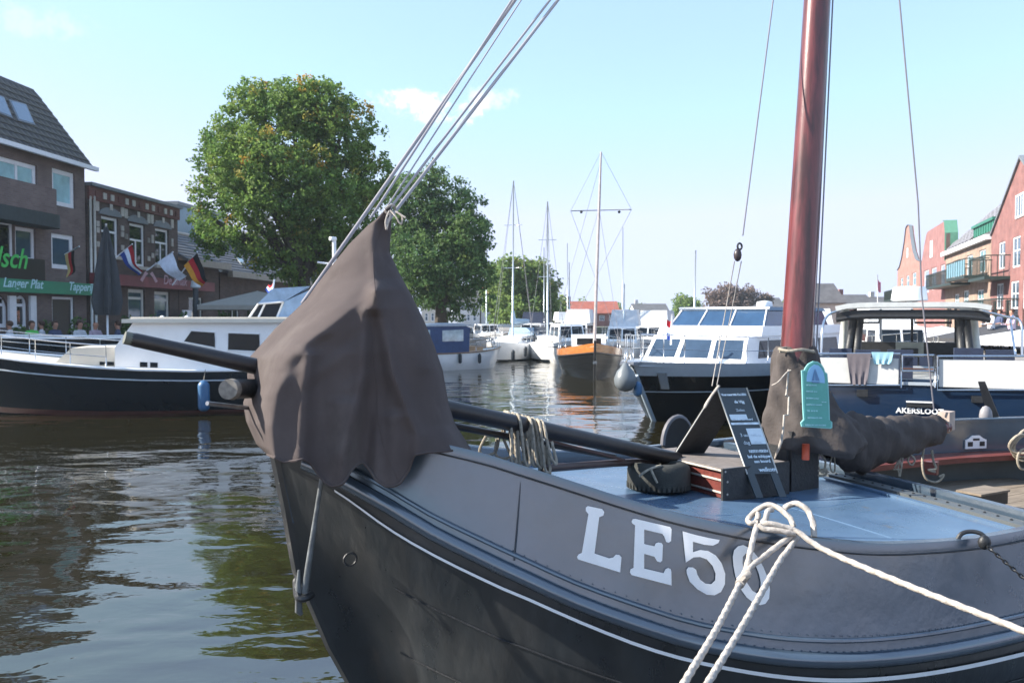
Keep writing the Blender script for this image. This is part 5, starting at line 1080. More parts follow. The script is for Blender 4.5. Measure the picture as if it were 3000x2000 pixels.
b = MB(); b.tube([CB.l(P(930, 768, 20.8)), CB.l(P(985, 776, 20.8))], .025, 6); b.build('antenna_bar', gel_w, pm); b = MB(); b.lathe([(.01, .06), (.09, .05), (.10, 0), (.09, -.04), (.01, -.05)], CB.l(P(975, 700, 20.8)), 12); b.build('lamp', gel_w, pm)
for px in (475, 547): b = MB(); b.lathe([(.01, .10), (.05, .08), (.06, 0), (.03, -.02)], CB.hit(px, 936, 'y', .5), 10); b.build('roof_vent', gel_w, cr)
f_p = CB.w(CB.hit(597, 1160, 'y', 1.93)); fender('blue sausage fender hanging on the navy cruiser hull', f_p, .135, .72, fend_b, rope_to=f_p + Vector((0, .12, .62)))
# ---- dark barge moored behind it
BG = Fr((-9.2, 26.6, 0), math.atan2(-.4, -.92)); bg_ = thing('dark_barge', 'dark navy barge hull lying behind the cruiser at the far left', 'barge', BG); h_ = Hull(9.5, 3.2, 1.9, 1.68, 1.7, .85, 3, .3); h_.shell(bg_, navy); h_.deck(bg_, cream_d); h_.rail_line(bg_, gel_w, 1.0, .03, 'gunwale')
# ---- white launch with navy canopy
WL = Fr((-5.1, 34.6, 0), math.atan2(2.9, 4.1)); wl_ = thing('canopy_launch', 'white launch with navy canvas canopy right of the brown cover', 'motor boat', WL); h_ = Hull(5.6, 2.3, .92, .74, .72, .85, 2.4, .5); h_.shell(wl_, gel_w); h_.deck(wl_, cream_d, .04); h_.rail_line(wl_, M('teak_rail', (.22, .12, .06), .5, var=.2), 1.0, .03, 'rubbing_strake')
prismy(wl_, 'canopy', blue_cv, [(.3, .7), (.5, 1.88), (2.9, 1.95), (3.35, 1.85), (3.3, .7)], -.92, .92); prismy(wl_, 'canopy_roof', M('pale_canopy_edge', (.35, .42, .5), .5), [(.4, 1.89), (.6, 1.96), (2.9, 2.03), (3.4, 1.9)], -.96, .96)
for x0, x1 in ((.6, 1.35), (1.95, 3.0)): prismy(wl_, 'canopy_window', pvc, [(x0, 1.25), (x0, 1.72), (x1, 1.75), (x1, 1.25)], -.935, -.925)
b = MB(); b.bb(3.5, 4.3, -.5, .5, .7, 1.0); b.build('engine_box', M('light_wood', (.4, .25, .14), .5), wl_)
h_.guard(wl_, chrome, .64, .98, .42, 4)
for px, py in ((1348, 1050), (1405, 1050)): q = WL.hit(px, py, 'y', -1.24); fender('small navy fender hung on the white launch' + (' near its stern' if px < 1380 else ' near its bow'), WL.w(q), .075, .42, fend_n)
# ---- sailing yachts
def yacht(label, bow, hd, L, B, zb, mast_h, canvas_c, lean=0.0, boot_c=navy, group='white sailing yachts mid-basin'):
    hd = Vector(hd).normalized(); st = Vector((bow[0], bow[1], 0)) - Vector((hd.x, hd.y, 0)) * L; f = Fr(st, math.atan2(hd.y, hd.x)); t = thing('sailing_yacht', label, 'sailing yacht', f, group); h = Hull(L, B, zb, zb * .82, zb * .8, .6, 2.0, .9, tuck=.4)
    h.shell(t, gel_w); h.shell(t, boot_c, .18, .33, 'boot_top', .005, 1, False); h.deck(t, gel_w, .03); zz_ = zb * .85
    prismy(t, 'coachroof', gel_w, [(L * .28, zz_ - .1), (L * .30, zz_ + .42), (L * .62, zz_ + .34), (L * .74, zz_ - .05)], -B * .27, B * .27)
    for sd in (-1, 1): prismy(t, 'cabin_window', bglass, [(L * .36, zz_ + .14), (L * .37, zz_ + .30), (L * .58, zz_ + .26), (L * .62, zz_ + .14)], sd * B * .272, sd * B * .276)
    mp0 = Vector((L * .55, 0, zz_ + .2)); mp1 = mp0 + Vector((-.02 * mast_h, lean * mast_h, mast_h)); b_ = MB(); b_.tube([mp0, mp1], [.055, .035], 8); m_ = b_.build('mast', M('alloy_mast', (.55, .62, .66), .35, metal=.4, var=.05), t)
    for fz in (.45, .72): c_ = lerp(mp0, mp1, fz); b_ = MB(); b_.tube([c_ + Vector((0, -.5, 0)), c_ + Vector((0, .5, 0))], .02, 5); b_.build('spreader', chrome, m_)
    for e in (Vector((L * .99, 0, zb)), Vector((.1, 0, zz_)), Vector((L * .52, B * .45, zz_)), Vector((L * .52, -B * .45, zz_))): b_ = MB(); b_.tube([e, mp1], .010, 5); b_.build('stay', wire_m, m_)
    b_ = MB(); b_.tube([mp0 + Vector((-.1, 0, .75)), mp0 + Vector((-.4 * L, 0, .85))], .05, 8); b_.build('boom', chrome, t); b_ = MB(); b_.tube([mp0 + Vector((-.05, 0, 1.5)), mp0 + Vector((-.15, 0, .95)), mp0 + Vector((-.38 * L, 0, .98))], [.08, .17, .09], 10); b_.build('sail_cover', canvas_c, t)
    prismy(t, 'sprayhood', canvas_c, [(L * .24, zz_ + .1), (L * .25, zz_ + .75), (L * .31, zz_ + .8), (L * .36, zz_ + .4)], -B * .3, B * .3); h.guard(t, chrome, .05, .97, .55, 7); return t, f
yc = M('pale_blue_sailcover', (.30, .42, .52), .6, var=.1)
yacht('white yacht with pale blue sail cover and tall mast, left of two', (-1.05, 41.2), (-.30, -.95), 8.0, 2.5, 1.05, 8.6, yc, .0); yacht('white yacht moored bow-on with grey hood, next to the wooden boat', (2.0, 41.0), (.02, -1), 7.6, 2.2, 1.1, 7.4, M('dark_hood', (.06, .07, .09), .6), .0)
for px, py, d in ((1503, 1040, 40.6), (1540, 1030, 41.3)): fender('black fender between the two white yachts, ' + ('left one' if px < 1520 else 'right one'), P(px, py, d), .10, .5, fend_n)
# ---- wooden-bulwark boat, bow on
WB = Fr((2.98 + .35, 37.2, 0), math.atan2(-1, -.045)); wb = thing('wooden_sailboat', 'black-hulled boat with varnished orange bulwarks facing us, tall mast', 'sailing boat', WB)
h_ = Hull(7.8, 2.62, 1.36, .98, 1.0, .7, 2.0, .35, tuck=.3, smax=.45); h_.shell(wb, blackh, 0, .80); varn = M('varnished_bulwark', (.46, .17, .045), .25, var=.25, vs=3, coat=.5, stretch=(1, 1, 6)); h_.shell(wb, varn, .795, 1.0, 'bulwark', .02, 3); h_.deck(wb, cream_d, .12); h_.rail_line(wb, black_iron, .80, .03, 'rubbing_strake', .03)
for f_ in (.45, .58, .69): h_.rail_line(wb, blackh, f_, .010, 'strake_line', .006)
b = MB(); b.tube([h_.pt(1, f, 0) * 1.0 + Vector((.04, 0, .0)) for f in (.2, .4, .8, 1.05)], .045, 8); b.build('stem', black_iron, wb)
b = MB(); b.bb(7.84, 7.9, -.07, .07, .62, .72); b.build('stem_plate', chrome, wb)
m0 = WB.l(P(1742, 1000, 32.2)); m1 = WB.l(P(1761, 445, 32.3)); b = MB(); b.tube([m0 - Vector((0, 0, .4)), m0, lerp(m0, m1, .75), m1], [.065, .065, .05, .035], 10); wm_ = b.build('mast', M('grey_wood_mast', (.45, .40, .39), .5, var=.2), wb)
y0, y1 = WB.l(P(1672, 618, 32.3)), WB.l(P(1850, 614, 32.3)); b = MB(); b.tube([y0, y1], .018, 6); b.build('crosstree', wire_m, wm_)
for e, tp in ((Vector((7.7, 0, 1.2)), m1), (Vector((4.5, 1.25, 1.0)), y0), (Vector((4.5, -1.25, 1.0)), y1), (y0, m1), (y1, m1), (Vector((4, 1.25, 1)), lerp(m0, m1, .7)), (Vector((4, -1.25, 1)), lerp(m0, m1, .7)), (Vector((4.8, -1.6, 1.2)), lerp(m0, m1, .95))): b = MB(); b.tube([e, tp], .006, 4); b.build('shroud', wire_m, wm_)
for px in (1703, 1814): b = MB(); b.ball(WB.l(P(px, 621, 32.3)), .06, 8); b.build('yard_lamp', black_iron, wm_)
prismy(wb, 'deckhouse', gel_w, [(1.5, .9), (1.6, 1.55), (3.2, 1.55), (3.6, .9)], -.7, .7); b = MB(); b.bb(3.42, 3.46, -.5, .5, 1.15, 1.42); b.build('deckhouse_window', bglass, wb); h_.guard(wb, chrome, .1, .7, .45, 6)
# ---- black motor yacht
BY = Fr((2.52 + 6.9, 17.3 + 8.6, 0), math.atan2(-8.6, -6.9)); by = thing('motor_yacht', 'black-hulled motor yacht with white flybridge behind the signboard', 'motor yacht', BY)
h_ = Hull(11.0, 3.7, 1.32, 1.16, 1.2, .85, 2.6, 1.25, tuck=.3); h_.shell(by, blackh, 0, .84); grey_g = M('grey_gelcoat', (.42, .47, .52), .3, var=.05); h_.shell(by, grey_g, .835, 1.02, 'bulwark', .03, 2); h_.deck(by, gel_w, .06); h_.rail_line(by, grey_g, .62, .012, 'hull_line', .004)
b = MB(); b.tube([h_.pt(1, f, 0) + Vector((.03, 0, 0)) for f in (.12, .3, .5, .7, .84)], .055, 8); b.build('stem_band', M('pale_stem', (.38, .46, .54), .35), by)
def tapered(par, nm, mat_, x0, x1, hw0, hw1, z0, z1, rf, rb, rs):
    """cabin block: front raked by rf, back by rb, sides by rs"""
    lo = [(x0, -hw0), (x0, hw0), (x1, hw1), (x1, -hw1)]; hi = [(x0 + rb, -hw0 + rs), (x0 + rb, hw0 - rs), (x1 - rf, hw1 - rs), (x1 - rf, -hw1 + rs)]
    b_ = MB(); b_.add([(x, y, z0) for x, y in lo] + [(x, y, z1) for x, y in hi], [(3, 2, 1, 0), (4, 5, 6, 7), (0, 1, 5, 4), (1, 2, 6, 5), (2, 3, 7, 6), (3, 0, 4, 7)]); o_ = b_.build(nm, mat_, par, fixn=True)
    def fp(u, v, off): a = Vector((lerp(x1, x1 - rf, v), lerp(hw1, hw1 - rs, v) * u, lerp(z0, z1, v))); n_ = Vector((z1 - z0, 0, rf)).normalized(); return a + n_ * off
    def sp(side, u, v, off): a = Vector((lerp(lerp(x0, x1, u), lerp(x0 + rb, x1 - rf, u), v), side * (lerp(lerp(hw0, hw1, u), lerp(hw0, hw1, u) - rs, v)), lerp(z0, z1, v))); n_ = Vector((0, side, rs / (z1 - z0))).normalized(); return a + n_ * off
    return o_, fp, sp
def panes(par, fn, rects, mat_, nm='window', th=.012):
    for u0, u1, v0, v1 in rects: b_ = MB(); q = [fn(u0, v0, th), fn(u1, v0, th), fn(u1, v1, th), fn(u0, v1, th)]; q2 = [fn(u0, v0, -.01), fn(u1, v0, -.01), fn(u1, v1, -.01), fn(u0, v1, -.01)]; b_.add(q + q2, [(0, 1, 2, 3), (4, 7, 6, 5), (0, 4, 5, 1), (1, 5, 6, 2), (2, 6, 7, 3), (3, 7, 4, 0)]); b_.build(nm, mat_, par, fixn=True)
o1, fp, sp = tapered(by, 'cabin', gel_w, 1.2, 8.3, 1.5, 1.35, 1.1, 1.84, .5, .0, .12); panes(by, fp, [(-.92, -.38, .30, .88), (-.28, .28, .30, .88), (.38, .92, .30, .88)], lblue_gl)
for sd in (1, -1): panes(by, lambda u, v, o, sd=sd: sp(sd, u, v, o), [(.1, .32, .3, .85), (.36, .6, .3, .85), (.64, .9, .3, .85)], bglass, 'side_window')
o2, fp2, sp2 = tapered(by, 'flybridge', gel_w, 1.4, 7.4, 1.45, 1.38, 1.842, 2.08, .15, 0, .02); o3, fp3, sp3 = tapered(by, 'flybridge_glass', M('deep_blue_glass', (.03, .07, .14), .08, spec=.6, var=.2, vs=2), 2.4, 6.9, 1.32, 1.28, 2.081, 2.46, .42, .2, .1)
for u in (-.97, -.36, .30, .97): b = MB(); b.tube([fp3(u, 0, .01), fp3(u, 1, .01)], .022, 6); b.build('screen_pillar', gel_w, by)
o4, _, _ = tapered(by, 'hardtop', M('blue_grey_hood', (.12, .17, .24), .5, var=.1), 2.4, 6.5, 1.26, 1.22, 2.461, 2.55, .12, .1, .06); b = MB(); b.tube([(6.48, -1.22, 2.52), (6.5, 1.22, 2.52)], .03, 6); b.build('hood_edge', gel_w, by)
b = MB(); b.lathe([(.02, .18), (.2, .15), (.22, .05), (.2, 0)], (4.5, .3, 2.56), 14); b.build('radome', gel_w, by)
h_.guard(by, chrome, .55, .985, .62, 7); b = MB(); b.bb(10.2, 11.2, -.16, .16, 1.30, 1.36); b.build('anchor_roller', chrome, by)
b = MB(); b.prism([h_.pt(.97, .66, 1, .05) + Vector((0, .0, 0)), h_.pt(.955, .66, 1, .05), h_.pt(.955, .88, 1, .05), h_.pt(.97, .88, 1, .05)], (.02, .04, 0)); b.build('anchor_plate', chrome, by, fixn=True)
b = MB(); b.tube([(9.6, 0, 1.2), (9.6, 0, 2.0)], .012, 6); b.build('jackstaff', chrome, by)
bf = P(1832, 1112, 16.9); fb = thing('ball_fender', 'large grey ball fender at the bow of the black yacht', 'fender', Fr(bf, 0)); b = MB(); b.lathe([(.01, .36), (.05, .34), (.09, .27), (.18, .17), (.235, .02), (.225, -.10), (.14, -.21), (.01, -.25)], n=18); b.build('body', fend_g, fb); b = MB(); b.tube([(0, 0, .34), (.12, .1, .55)], .012, 6); b.build('line', rope_old, fb)
fender('small blue fender beside the grey ball fender', P(1868, 1140, 16.95), .09, .3, fend_b)
# ---- navy cabin cruiser, stern to us
AK = Fr((6.98, 14.0, 0), R(68)); ak = thing('cabin_cruiser', 'navy cabin cruiser stern-on at right with name in white letters', 'cabin cruiser', AK)
h_ = Hull(10.5, 3.85, 1.5, 1.25, 1.22, .93, 2.6, .9, tuck=.2); h_.shell(ak, M('navy_transom_paint', (.011, .027, .062), .14, var=.12, vs=1.2, coat=.4)); h_.deck(ak, M('grey_deck', (.32, .33, .33), .6), .1)
def tp(px, py, x=-.02): return AK.hit(px, py, 'x', x)
def trect(nm, mat_, px0, px1, py0, py1, x=-.05, d=.03, par=ak): b_ = MB(); a, c = tp(px0, py0, x), tp(px1, py1, x); b_.bb(x, x + d, a.y, c.y, c.z, a.z); return b_.build(nm, mat_, par)
trect('dodger', M('white_dodger', (.66, .66, .64), .6, var=.05), 2385, 2632, 1046, 1126); trect('dodger', M('white_dodger', (.66, .66, .64), .6), 2752, 3010, 1052, 1140)
def loop(px0, px1, py0, py1, x=-.07): q = [tp(px0, py0, x), tp(px1, py0, x), tp(px1, py1, x), tp(px0, py1, x)]; b_ = MB(); b_.tube(q + [q[0]], .017, 8); b_.build('stern_rail', chrome, ak)
loop(2380, 2637, 1036, 1128); loop(2643, 2736, 1040, 1086); loop(2746, 3012, 1043, 1142)
trect('gate_step', M('teak_step', (.22, .10, .06), .6), 2644, 2734, 1078, 1090, .1); trect('gate_step', grey_g, 2640, 2740, 1118, 1130, -.03)
for px in (2640, 2740): b = MB(); b.tube([tp(px, 1040, -.06), tp(px, 1135, -.06)], .015, 6); b.build('stanchion', chrome, ak)
ya = tp(2625, 1208, -.012); put_text(ak, 'name_lettering', white_paint, 'AKERSLOOT', (-.012 - .006, ya.y, ya.z), (0, -1, 0), (0, 0, 1), .125, bold=.004, spacing=1.05)
trect('handhold', gel_w, 2655, 2732, 1174, 1181, -.06, .05); trect('vent_box', black_iron, 2656, 2730, 1182, 1194, -.045, .04); trect('stern_light', black_iron, 2510, 2542, 1140, 1162, -.08, .07); trect('stern_light', black_iron, 2848, 2880, 1160, 1180, -.08, .07)
navy_c = M('navy_cushion', (.018, .028, .06), .7, var=.15)
for px0, px1, py0 in ((2430, 2496, 1020), (2506, 2580, 1024), (2600, 2675, 1024), (2795, 2880, 1019), (2888, 2972, 1024)): a, c = AK.hit(px0, py0, 'x', .55), AK.hit(px1, py0, 'x', .55); b = MB(); b.bb(.5, .62, a.y, c.y, 1.2, a.z); b.build('seat_back', navy_c, ak)
for px0, px1 in ((2645, 2688), (2694, 2732)): a, c = AK.hit(px0, 1046, 'x', .5), AK.hit(px1, 1072, 'x', .5); b = MB(); b.bb(.5, .62, a.y, c.y, c.z, a.z); b.build('seat_back', navy_c, ak)
# hardtop with open back
def slab(px0, px1, py0, py1, x0, x1, nm, mat_): a, c = AK.hit(px0, py0, 'x', x0), AK.hit(px1, py1, 'x', x0); b_ = MB(); b_.bb(x0, x1, a.y, c.y, c.z, a.z); return b_.build(nm, mat_, ak)
XH = 1.6; z_t = AK.hit(2660, 893, 'x', XH).z; yl, yr = AK.hit(2492, 900, 'x', XH).y, AK.hit(2852, 900, 'x', XH).y
b = MB(); rows = []
for x in (XH - .15, XH + 2.6): rows.append([Vector((x, lerp(yl + .28, yr - .28, i / 12), z_t + .05 - .07 * (2 * i / 12 - 1) ** 6)) for i in range(13)])
for x in (XH + 2.6, XH - .15): rows.append([Vector((x, lerp(yl + .26, yr - .26, i / 12), z_t - .04 - .07 * (2 * i / 12 - 1) ** 6)) for i in range(13)])
rows.append(rows[0]); b.grid(rows); b.build('hardtop', M('hardtop_white', (.55, .57, .56), .4), ak, fixn=True)
b = MB(); rows = [[v + Vector((.06, 0, -.16 if k else -.05)) for v in rows[3]] for k in (0, 1)]; b.grid(rows); b.tube([v + Vector((-.02, 0, -.02)) for v in rows[1]], .05, 8); b.build('hood_roll', black_iron, ak)
for px, dx in ((2478, -14), (2850, 14)):
    b = MB(); b.tube([AK.hit(px, 905, 'x', XH + .3), AK.hit(px + dx, 1055, 'x', XH + .3)], .07, 8); b.build('hardtop_pillar', M('cream_pillar', (.52, .54, .50), .5), ak)
for px0, px1 in ((2505, 2483), (2522, 2508), (2828, 2842), (2812, 2818)): b = MB(); b.tube([AK.hit(px0, 910, 'x', XH), AK.hit(px1, 1045, 'x', XH)], .075, 8); b.build('rolled_curtain', black_iron, ak)
x_f = XH + 2.4
for px0, px1 in ((2520, 2575), (2680, 2788)): q = [AK.hit(px0, 912, 'x', x_f), AK.hit(px1, 912, 'x', x_f), AK.hit(px1, 945, 'x', x_f), AK.hit(px0, 945, 'x', x_f)]; b = MB(); b.tube(q + [q[0]], .025, 6); b.build('windscreen_frame', black_iron, ak)
for px in (2505, 2580, 2672, 2800, 2830): b = MB(); b.tube([AK.hit(px, 905, 'x', x_f), AK.hit(px, 1030, 'x', x_f)], .03, 6); b.build('windscreen_post', black_iron if px not in (2580, ) else grey_g, ak)
slab(2500, 2835, 1000, 1075, x_f - .3, x_f - .2, 'dashboard', black_iron); slab(2625, 2706, 1002, 1045, x_f - 1.2, x_f - 1.1, 'helm_console', M('console_grey', (.28, .30, .27), .6)); slab(2640, 2690, 1020, 1036, x_f - 1.23, x_f - 1.21, 'instrument_panel', black_iron)
b = MB(); b.lathe([(.02, .27), (.27, .26), (.30, .22), (.325, .04), (.33, .0), (.30, -.015), (.05, -.03), (.05, -.12), (.09, -.14)], AK.hit(2664, 879, 'x', XH + .6), 24); b.build('radar_dome', gel_w, ak)
for a_, c_ in (((2410, 960), (2470, 908)), ((2990, 945), (2850, 905))): q = [AK.hit(a_[0] + (4 if a_[0] > 2500 else -4), 1040, 'x', .3), AK.hit(*a_, 'x', .4), AK.hit((a_[0] * .7 + c_[0] * .3), a_[1] - 38 if a_[0] < 2500 else 928, 'x', .8), AK.hit(*c_, 'x', XH)]; b = MB(); b.tube(bez(q, 6), .022, 8); b.build('hood_bow', chrome, ak)
for px in (2950,): b = MB(); b.tube([AK.hit(2975, 1040, 'x', .2), AK.hit(2960, 940, 'x', .8), AK.hit(2968, 925, 'x', 1.0)], .02, 6); b.build('hood_strut', chrome, ak)
def towel(label, px0, px1, py0, py1, mat_, tap, d=-.1):
    rows = []
    for i in range(13):
        t = i / 12; y_ = lerp(py0, py1, t); k = tap(t); rows.append([AK.w(tp(lerp(px0, px1, .5) + (px1 - px0) * (j / 10 - .5) * k, y_ + (0 if j < 6 else 0), d) + Vector((-.015 * math.sin(j * 1.9 + t * 3) * t, 0, 0))) for j in range(11)])
    b_ = MB(); b_.grid(rows); return tag(b_.build('towel', mat_), label, 'towel')
towel('grey shirt hung to dry on the stern rail', 2480, 2552, 1035, 1126, M('grey_cloth', (.16, .14, .155), .9, var=.15), lambda t: lerp(1, .66, t)); towel('light blue towel folded over the stern rail', 2553, 2618, 1031, 1066, M('light_blue_cloth', (.32, .56, .66), .9, var=.08), lambda t: 1 - .25 * t)
# ---- small white cruisers filling the basin
def small_boat(label, bx, bd, hd, L, hullm, cab=gel_w, mast=0, canopy=None, cabh=.9, group='white cruisers in the middle of the basin'):
    hd = Vector((hd[0], hd[1], 0)).normalized(); bow = Vector(((bx - 1500) / FPX * bd, bd, 0)); f = Fr(bow - hd * L, math.atan2(hd.y, hd.x)); t = thing('white_cruiser', label, 'motor boat', f, group); h = Hull(L, L * .32, 1.25, 1.0, 1.0, .85, 2.4, .8); h.shell(t, hullm); h.deck(t, cream_d, .05); h.rail_line(t, navy_c, .85, .02, 'rubbing_strake')
    _, fp_, sp_ = tapered(t, 'cabin', cab, L * .15, L * .66, L * .12, L * .11, .95, .95 + cabh, .45, .1, .1); panes(t, fp_, [(-.9, -.05, .35, .88), (.05, .9, .35, .88)], bglass)
    for sd in (1, -1): panes(t, lambda u, v, o, sd=sd: sp_(sd, u, v, o), [(.08, .45, .4, .85), (.52, .9, .4, .85)], bglass, 'side_window')
    if canopy: tapered(t, 'canopy', canopy, L * .05, L * .42, L * .115, L * .11, .95 + cabh, 1.75 + cabh, .35, .1, .12)
    h.guard(t, chrome, .6, .98, .55, 5)
    if mast: b_ = MB(); b_.tube([(L * .4, 0, 1.0 + cabh), (L * .38, 0, 1 + cabh + mast)], [.05, .03], 7); b_.build('mast', M('alloy_mast', (.4, .45, .5), .4), t)
    return t
wc = M('white_hood', (.6, .62, .64), .6)
for a_ in (('white cruiser with tall cabin just left of the wooden boat', 1665, 44, (-.2, -1), 7, gel_w, gel_w, 0, wc, 1.0), ('white cruiser behind the mast of the wooden boat', 1722, 50, (.2, -1), 7, gel_w, gel_w, 4, None, .9), ('white cruiser with blue hood right of the wooden boat mast', 1790, 46, (-.3, -1), 6.5, gel_w, gel_w, 0, blue_cv, .8), ('white cruiser between the wooden boat and the black yacht', 1868, 40, (-.35, -1), 7.5, gel_w, gel_w, 0, wc, .9), ('white cruiser with short mast left of the black yacht cabin', 1935, 34, (-.5, -.9), 8, gel_w, gel_w, 3.5, wc, .9), ('far white cruiser beside the third tree', 1600, 62, (0, -1), 7, gel_w, gel_w, 6, None, .9), ('far white cruiser with mast before the red roof', 1690, 70, (.1, -1), 8, gel_w, gel_w, 7, wc, 1.0), ('far white cruiser beyond the black yacht bow', 1830, 66, (-.1, -1), 8, gel_w, gel_w, 8, None, 1.0), ('white cruiser right of the big mast', 2440, 30, (-.2, -1), 8, gel_w, gel_w, 0, wc, .9), ('white cruiser seen through the hardtop of the navy cruiser', 2700, 27, (-.25, -1), 8, gel_w, gel_w, 0, wc, 1.0), ('white cruiser moored under the second tree', 1330, 56, (.1, -1), 7, gel_w, gel_w, 5, wc, .8), ('white motor boat left of the third tree trunk', 1452, 58, (.2, -1), 6.5, gel_w, gel_w, 7, None, .8), ('white cruiser with dark hood beneath the third tree', 1545, 54, (-.1, -1), 7, gel_w, gel_w, 0, navy_c, .9), ('white cruiser tucked behind the orange bulwark', 1700, 37.5, (.1, -1), 6, gel_w, gel_w, 0, None, 1.0), ('white cruiser with pale hood right of the orange bulwark', 1812, 36, (-.2, -1), 6.5, gel_w, gel_w, 2, wc, .9), ('white launch behind the left white yacht', 1385, 52, (.3, -1), 7, gel_w, gel_w, 0, None, .7)): small_boat(*a_)

# ------------------------------------------------------------------ trees
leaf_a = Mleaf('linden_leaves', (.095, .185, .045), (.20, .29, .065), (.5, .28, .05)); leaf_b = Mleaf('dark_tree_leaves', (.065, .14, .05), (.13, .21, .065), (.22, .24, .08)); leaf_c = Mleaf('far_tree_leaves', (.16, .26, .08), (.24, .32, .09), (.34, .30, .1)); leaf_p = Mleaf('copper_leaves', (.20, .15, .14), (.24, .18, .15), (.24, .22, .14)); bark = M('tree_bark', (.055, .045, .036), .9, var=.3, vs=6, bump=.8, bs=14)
def tree(nm, label, base, lobes, n_cl, leaf, lsz, trunk_h, trunk_r, seed, group=None, orange=0.04):
    """lobes: list of (x, y, z, rx, ry, rz) relative to the base"""
    rn = random.Random(seed); t = thing(nm, label, 'tree', Fr(base, 0), group)
    tops = []; b_ = MB(); b_.tube(bez([(0, 0, 0), (.05, 0, trunk_h * .5), (0, .05, trunk_h)], 4), [trunk_r * (1.35 - .5 * i / 8) for i in range(9)], 10); b_.build('trunk', bark, t)
    br = []
    for lx, ly, lz, rx, ry, rz in lobes:
        b_ = MB(); s = Vector((0, 0, trunk_h * .92)); e = Vector((lx, ly, lz)); pts = bez([s, lerp(s, e, .4) + Vector((0, 0, .25)), e, e + Vector((lx * .2, ly * .2, rz * .5))], 4); k = len(pts); b_.tube(pts, [trunk_r * lerp(.6, .08, i / (k - 1)) for i in range(k)], 7); b_.build('branch', bark, t)
    vs, fs, at = [], [], []; vol = [l[3] * l[4] * l[5] for l in lobes]; tot = sum(vol)
    for (lx, ly, lz, rx, ry, rz), v in zip(lobes, vol):
        for _ in range(max(8, int(n_cl * v / tot))):
            a, c = rn.uniform(0, 2 * math.pi), rn.uniform(-1, 1); r_ = rn.uniform(.55, 1.06) if rn.random() < .85 else rn.uniform(.1, .6); sq = math.sqrt(1 - c * c)
            cc = Vector((lx + rx * r_ * sq * math.cos(a), ly + ry * r_ * sq * math.sin(a), lz + rz * r_ * c)); cr_ = rn.uniform(.28, .62) * lsz * 4.2
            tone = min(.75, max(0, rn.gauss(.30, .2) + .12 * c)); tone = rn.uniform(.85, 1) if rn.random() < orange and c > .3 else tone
            for _ in range(rn.randint(26, 40)):
                d = Vector((rn.gauss(0, 1), rn.gauss(0, 1), rn.gauss(0, .75))); d = d.normalized() * cr_ * rn.random() ** .45; p = cc + d
                if p.z < trunk_h * .45: continue
                n_ = Vector((rn.gauss(0, 1), rn.gauss(0, 1), rn.gauss(.6, 1))).normalized(); x_ = n_.orthogonal().normalized(); y_ = n_.cross(x_); q = rn.uniform(0, 6.28); x2 = x_ * math.cos(q) + y_ * math.sin(q); y2 = n_.cross(x2); s_ = lsz * rn.uniform(.6, 1.25); k = len(vs)
                vs += [p - x2 * s_ * .5, p + y2 * s_ * .33 + n_ * s_ * .1, p + x2 * s_ * .55, p - y2 * s_ * .33 + n_ * s_ * .1]; fs.append((k, k + 1, k + 2, k + 3)); at += [tone + rn.uniform(-.05, .05)] * 4
    me = bpy.data.meshes.new('crown'); me.from_pydata([tuple(v) for v in vs], [], fs); me.materials.append(leaf); me.attributes.new('clump', 'FLOAT', 'POINT').data.foreach_set('value', at); o = bpy.data.objects.new('crown', me); col.objects.link(o); o.parent = t; return t
def lobes_px(base, d, L_):
    """lobes drawn from photo pixels: centre x, y, radius x, radius y, depth shift"""
    out = []
    for px, py, rx, ry, dd in L_: p = P(px, py, d + dd) - Vector(base); k = (d + dd) / FPX; out.append((p.x, p.y, p.z, rx * k, rx * k * .9, ry * k))
    return out
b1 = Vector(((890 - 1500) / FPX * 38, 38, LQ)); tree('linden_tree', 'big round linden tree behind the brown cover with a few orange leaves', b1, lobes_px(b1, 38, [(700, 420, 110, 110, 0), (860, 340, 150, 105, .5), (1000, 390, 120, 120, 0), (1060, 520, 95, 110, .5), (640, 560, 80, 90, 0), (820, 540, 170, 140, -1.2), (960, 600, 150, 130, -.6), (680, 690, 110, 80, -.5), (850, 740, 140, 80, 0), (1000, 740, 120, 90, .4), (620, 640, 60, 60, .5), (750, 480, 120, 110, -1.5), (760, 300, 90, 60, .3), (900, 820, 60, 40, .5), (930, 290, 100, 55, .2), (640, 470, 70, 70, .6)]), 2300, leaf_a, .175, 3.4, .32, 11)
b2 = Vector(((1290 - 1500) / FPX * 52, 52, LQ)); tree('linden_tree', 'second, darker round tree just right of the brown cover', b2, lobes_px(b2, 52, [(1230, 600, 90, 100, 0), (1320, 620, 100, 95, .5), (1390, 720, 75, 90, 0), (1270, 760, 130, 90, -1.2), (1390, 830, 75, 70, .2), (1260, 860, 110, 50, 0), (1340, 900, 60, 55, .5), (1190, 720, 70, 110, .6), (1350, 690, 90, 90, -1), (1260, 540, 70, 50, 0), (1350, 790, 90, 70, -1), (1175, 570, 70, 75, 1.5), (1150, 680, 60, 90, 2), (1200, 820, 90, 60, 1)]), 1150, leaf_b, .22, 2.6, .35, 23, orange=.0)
b3 = Vector(((1535 - 1500) / FPX * 86, 86, LQ)); tree('quay_tree', 'yellow-green tree farther along the left quay behind the yacht masts', b3, lobes_px(b3, 86, [(1500, 830, 50, 50, 0), (1560, 850, 45, 50, .5), (1480, 880, 35, 45, 0), (1540, 900, 60, 40, -.6), (1600, 890, 32, 45, .4), (1520, 790, 35, 30, 0), (1450, 870, 38, 70, 2), (1475, 800, 40, 45, 2), (1575, 800, 38, 35, 1), (1615, 925, 38, 35, 1), (1500, 930, 70, 35, 1), (1500, 795, 55, 42, 0), (1560, 815, 55, 45, 0), (1605, 862, 38, 48, 0)]), 760, leaf_c, .36, 1.8, .3, 31, orange=.08)
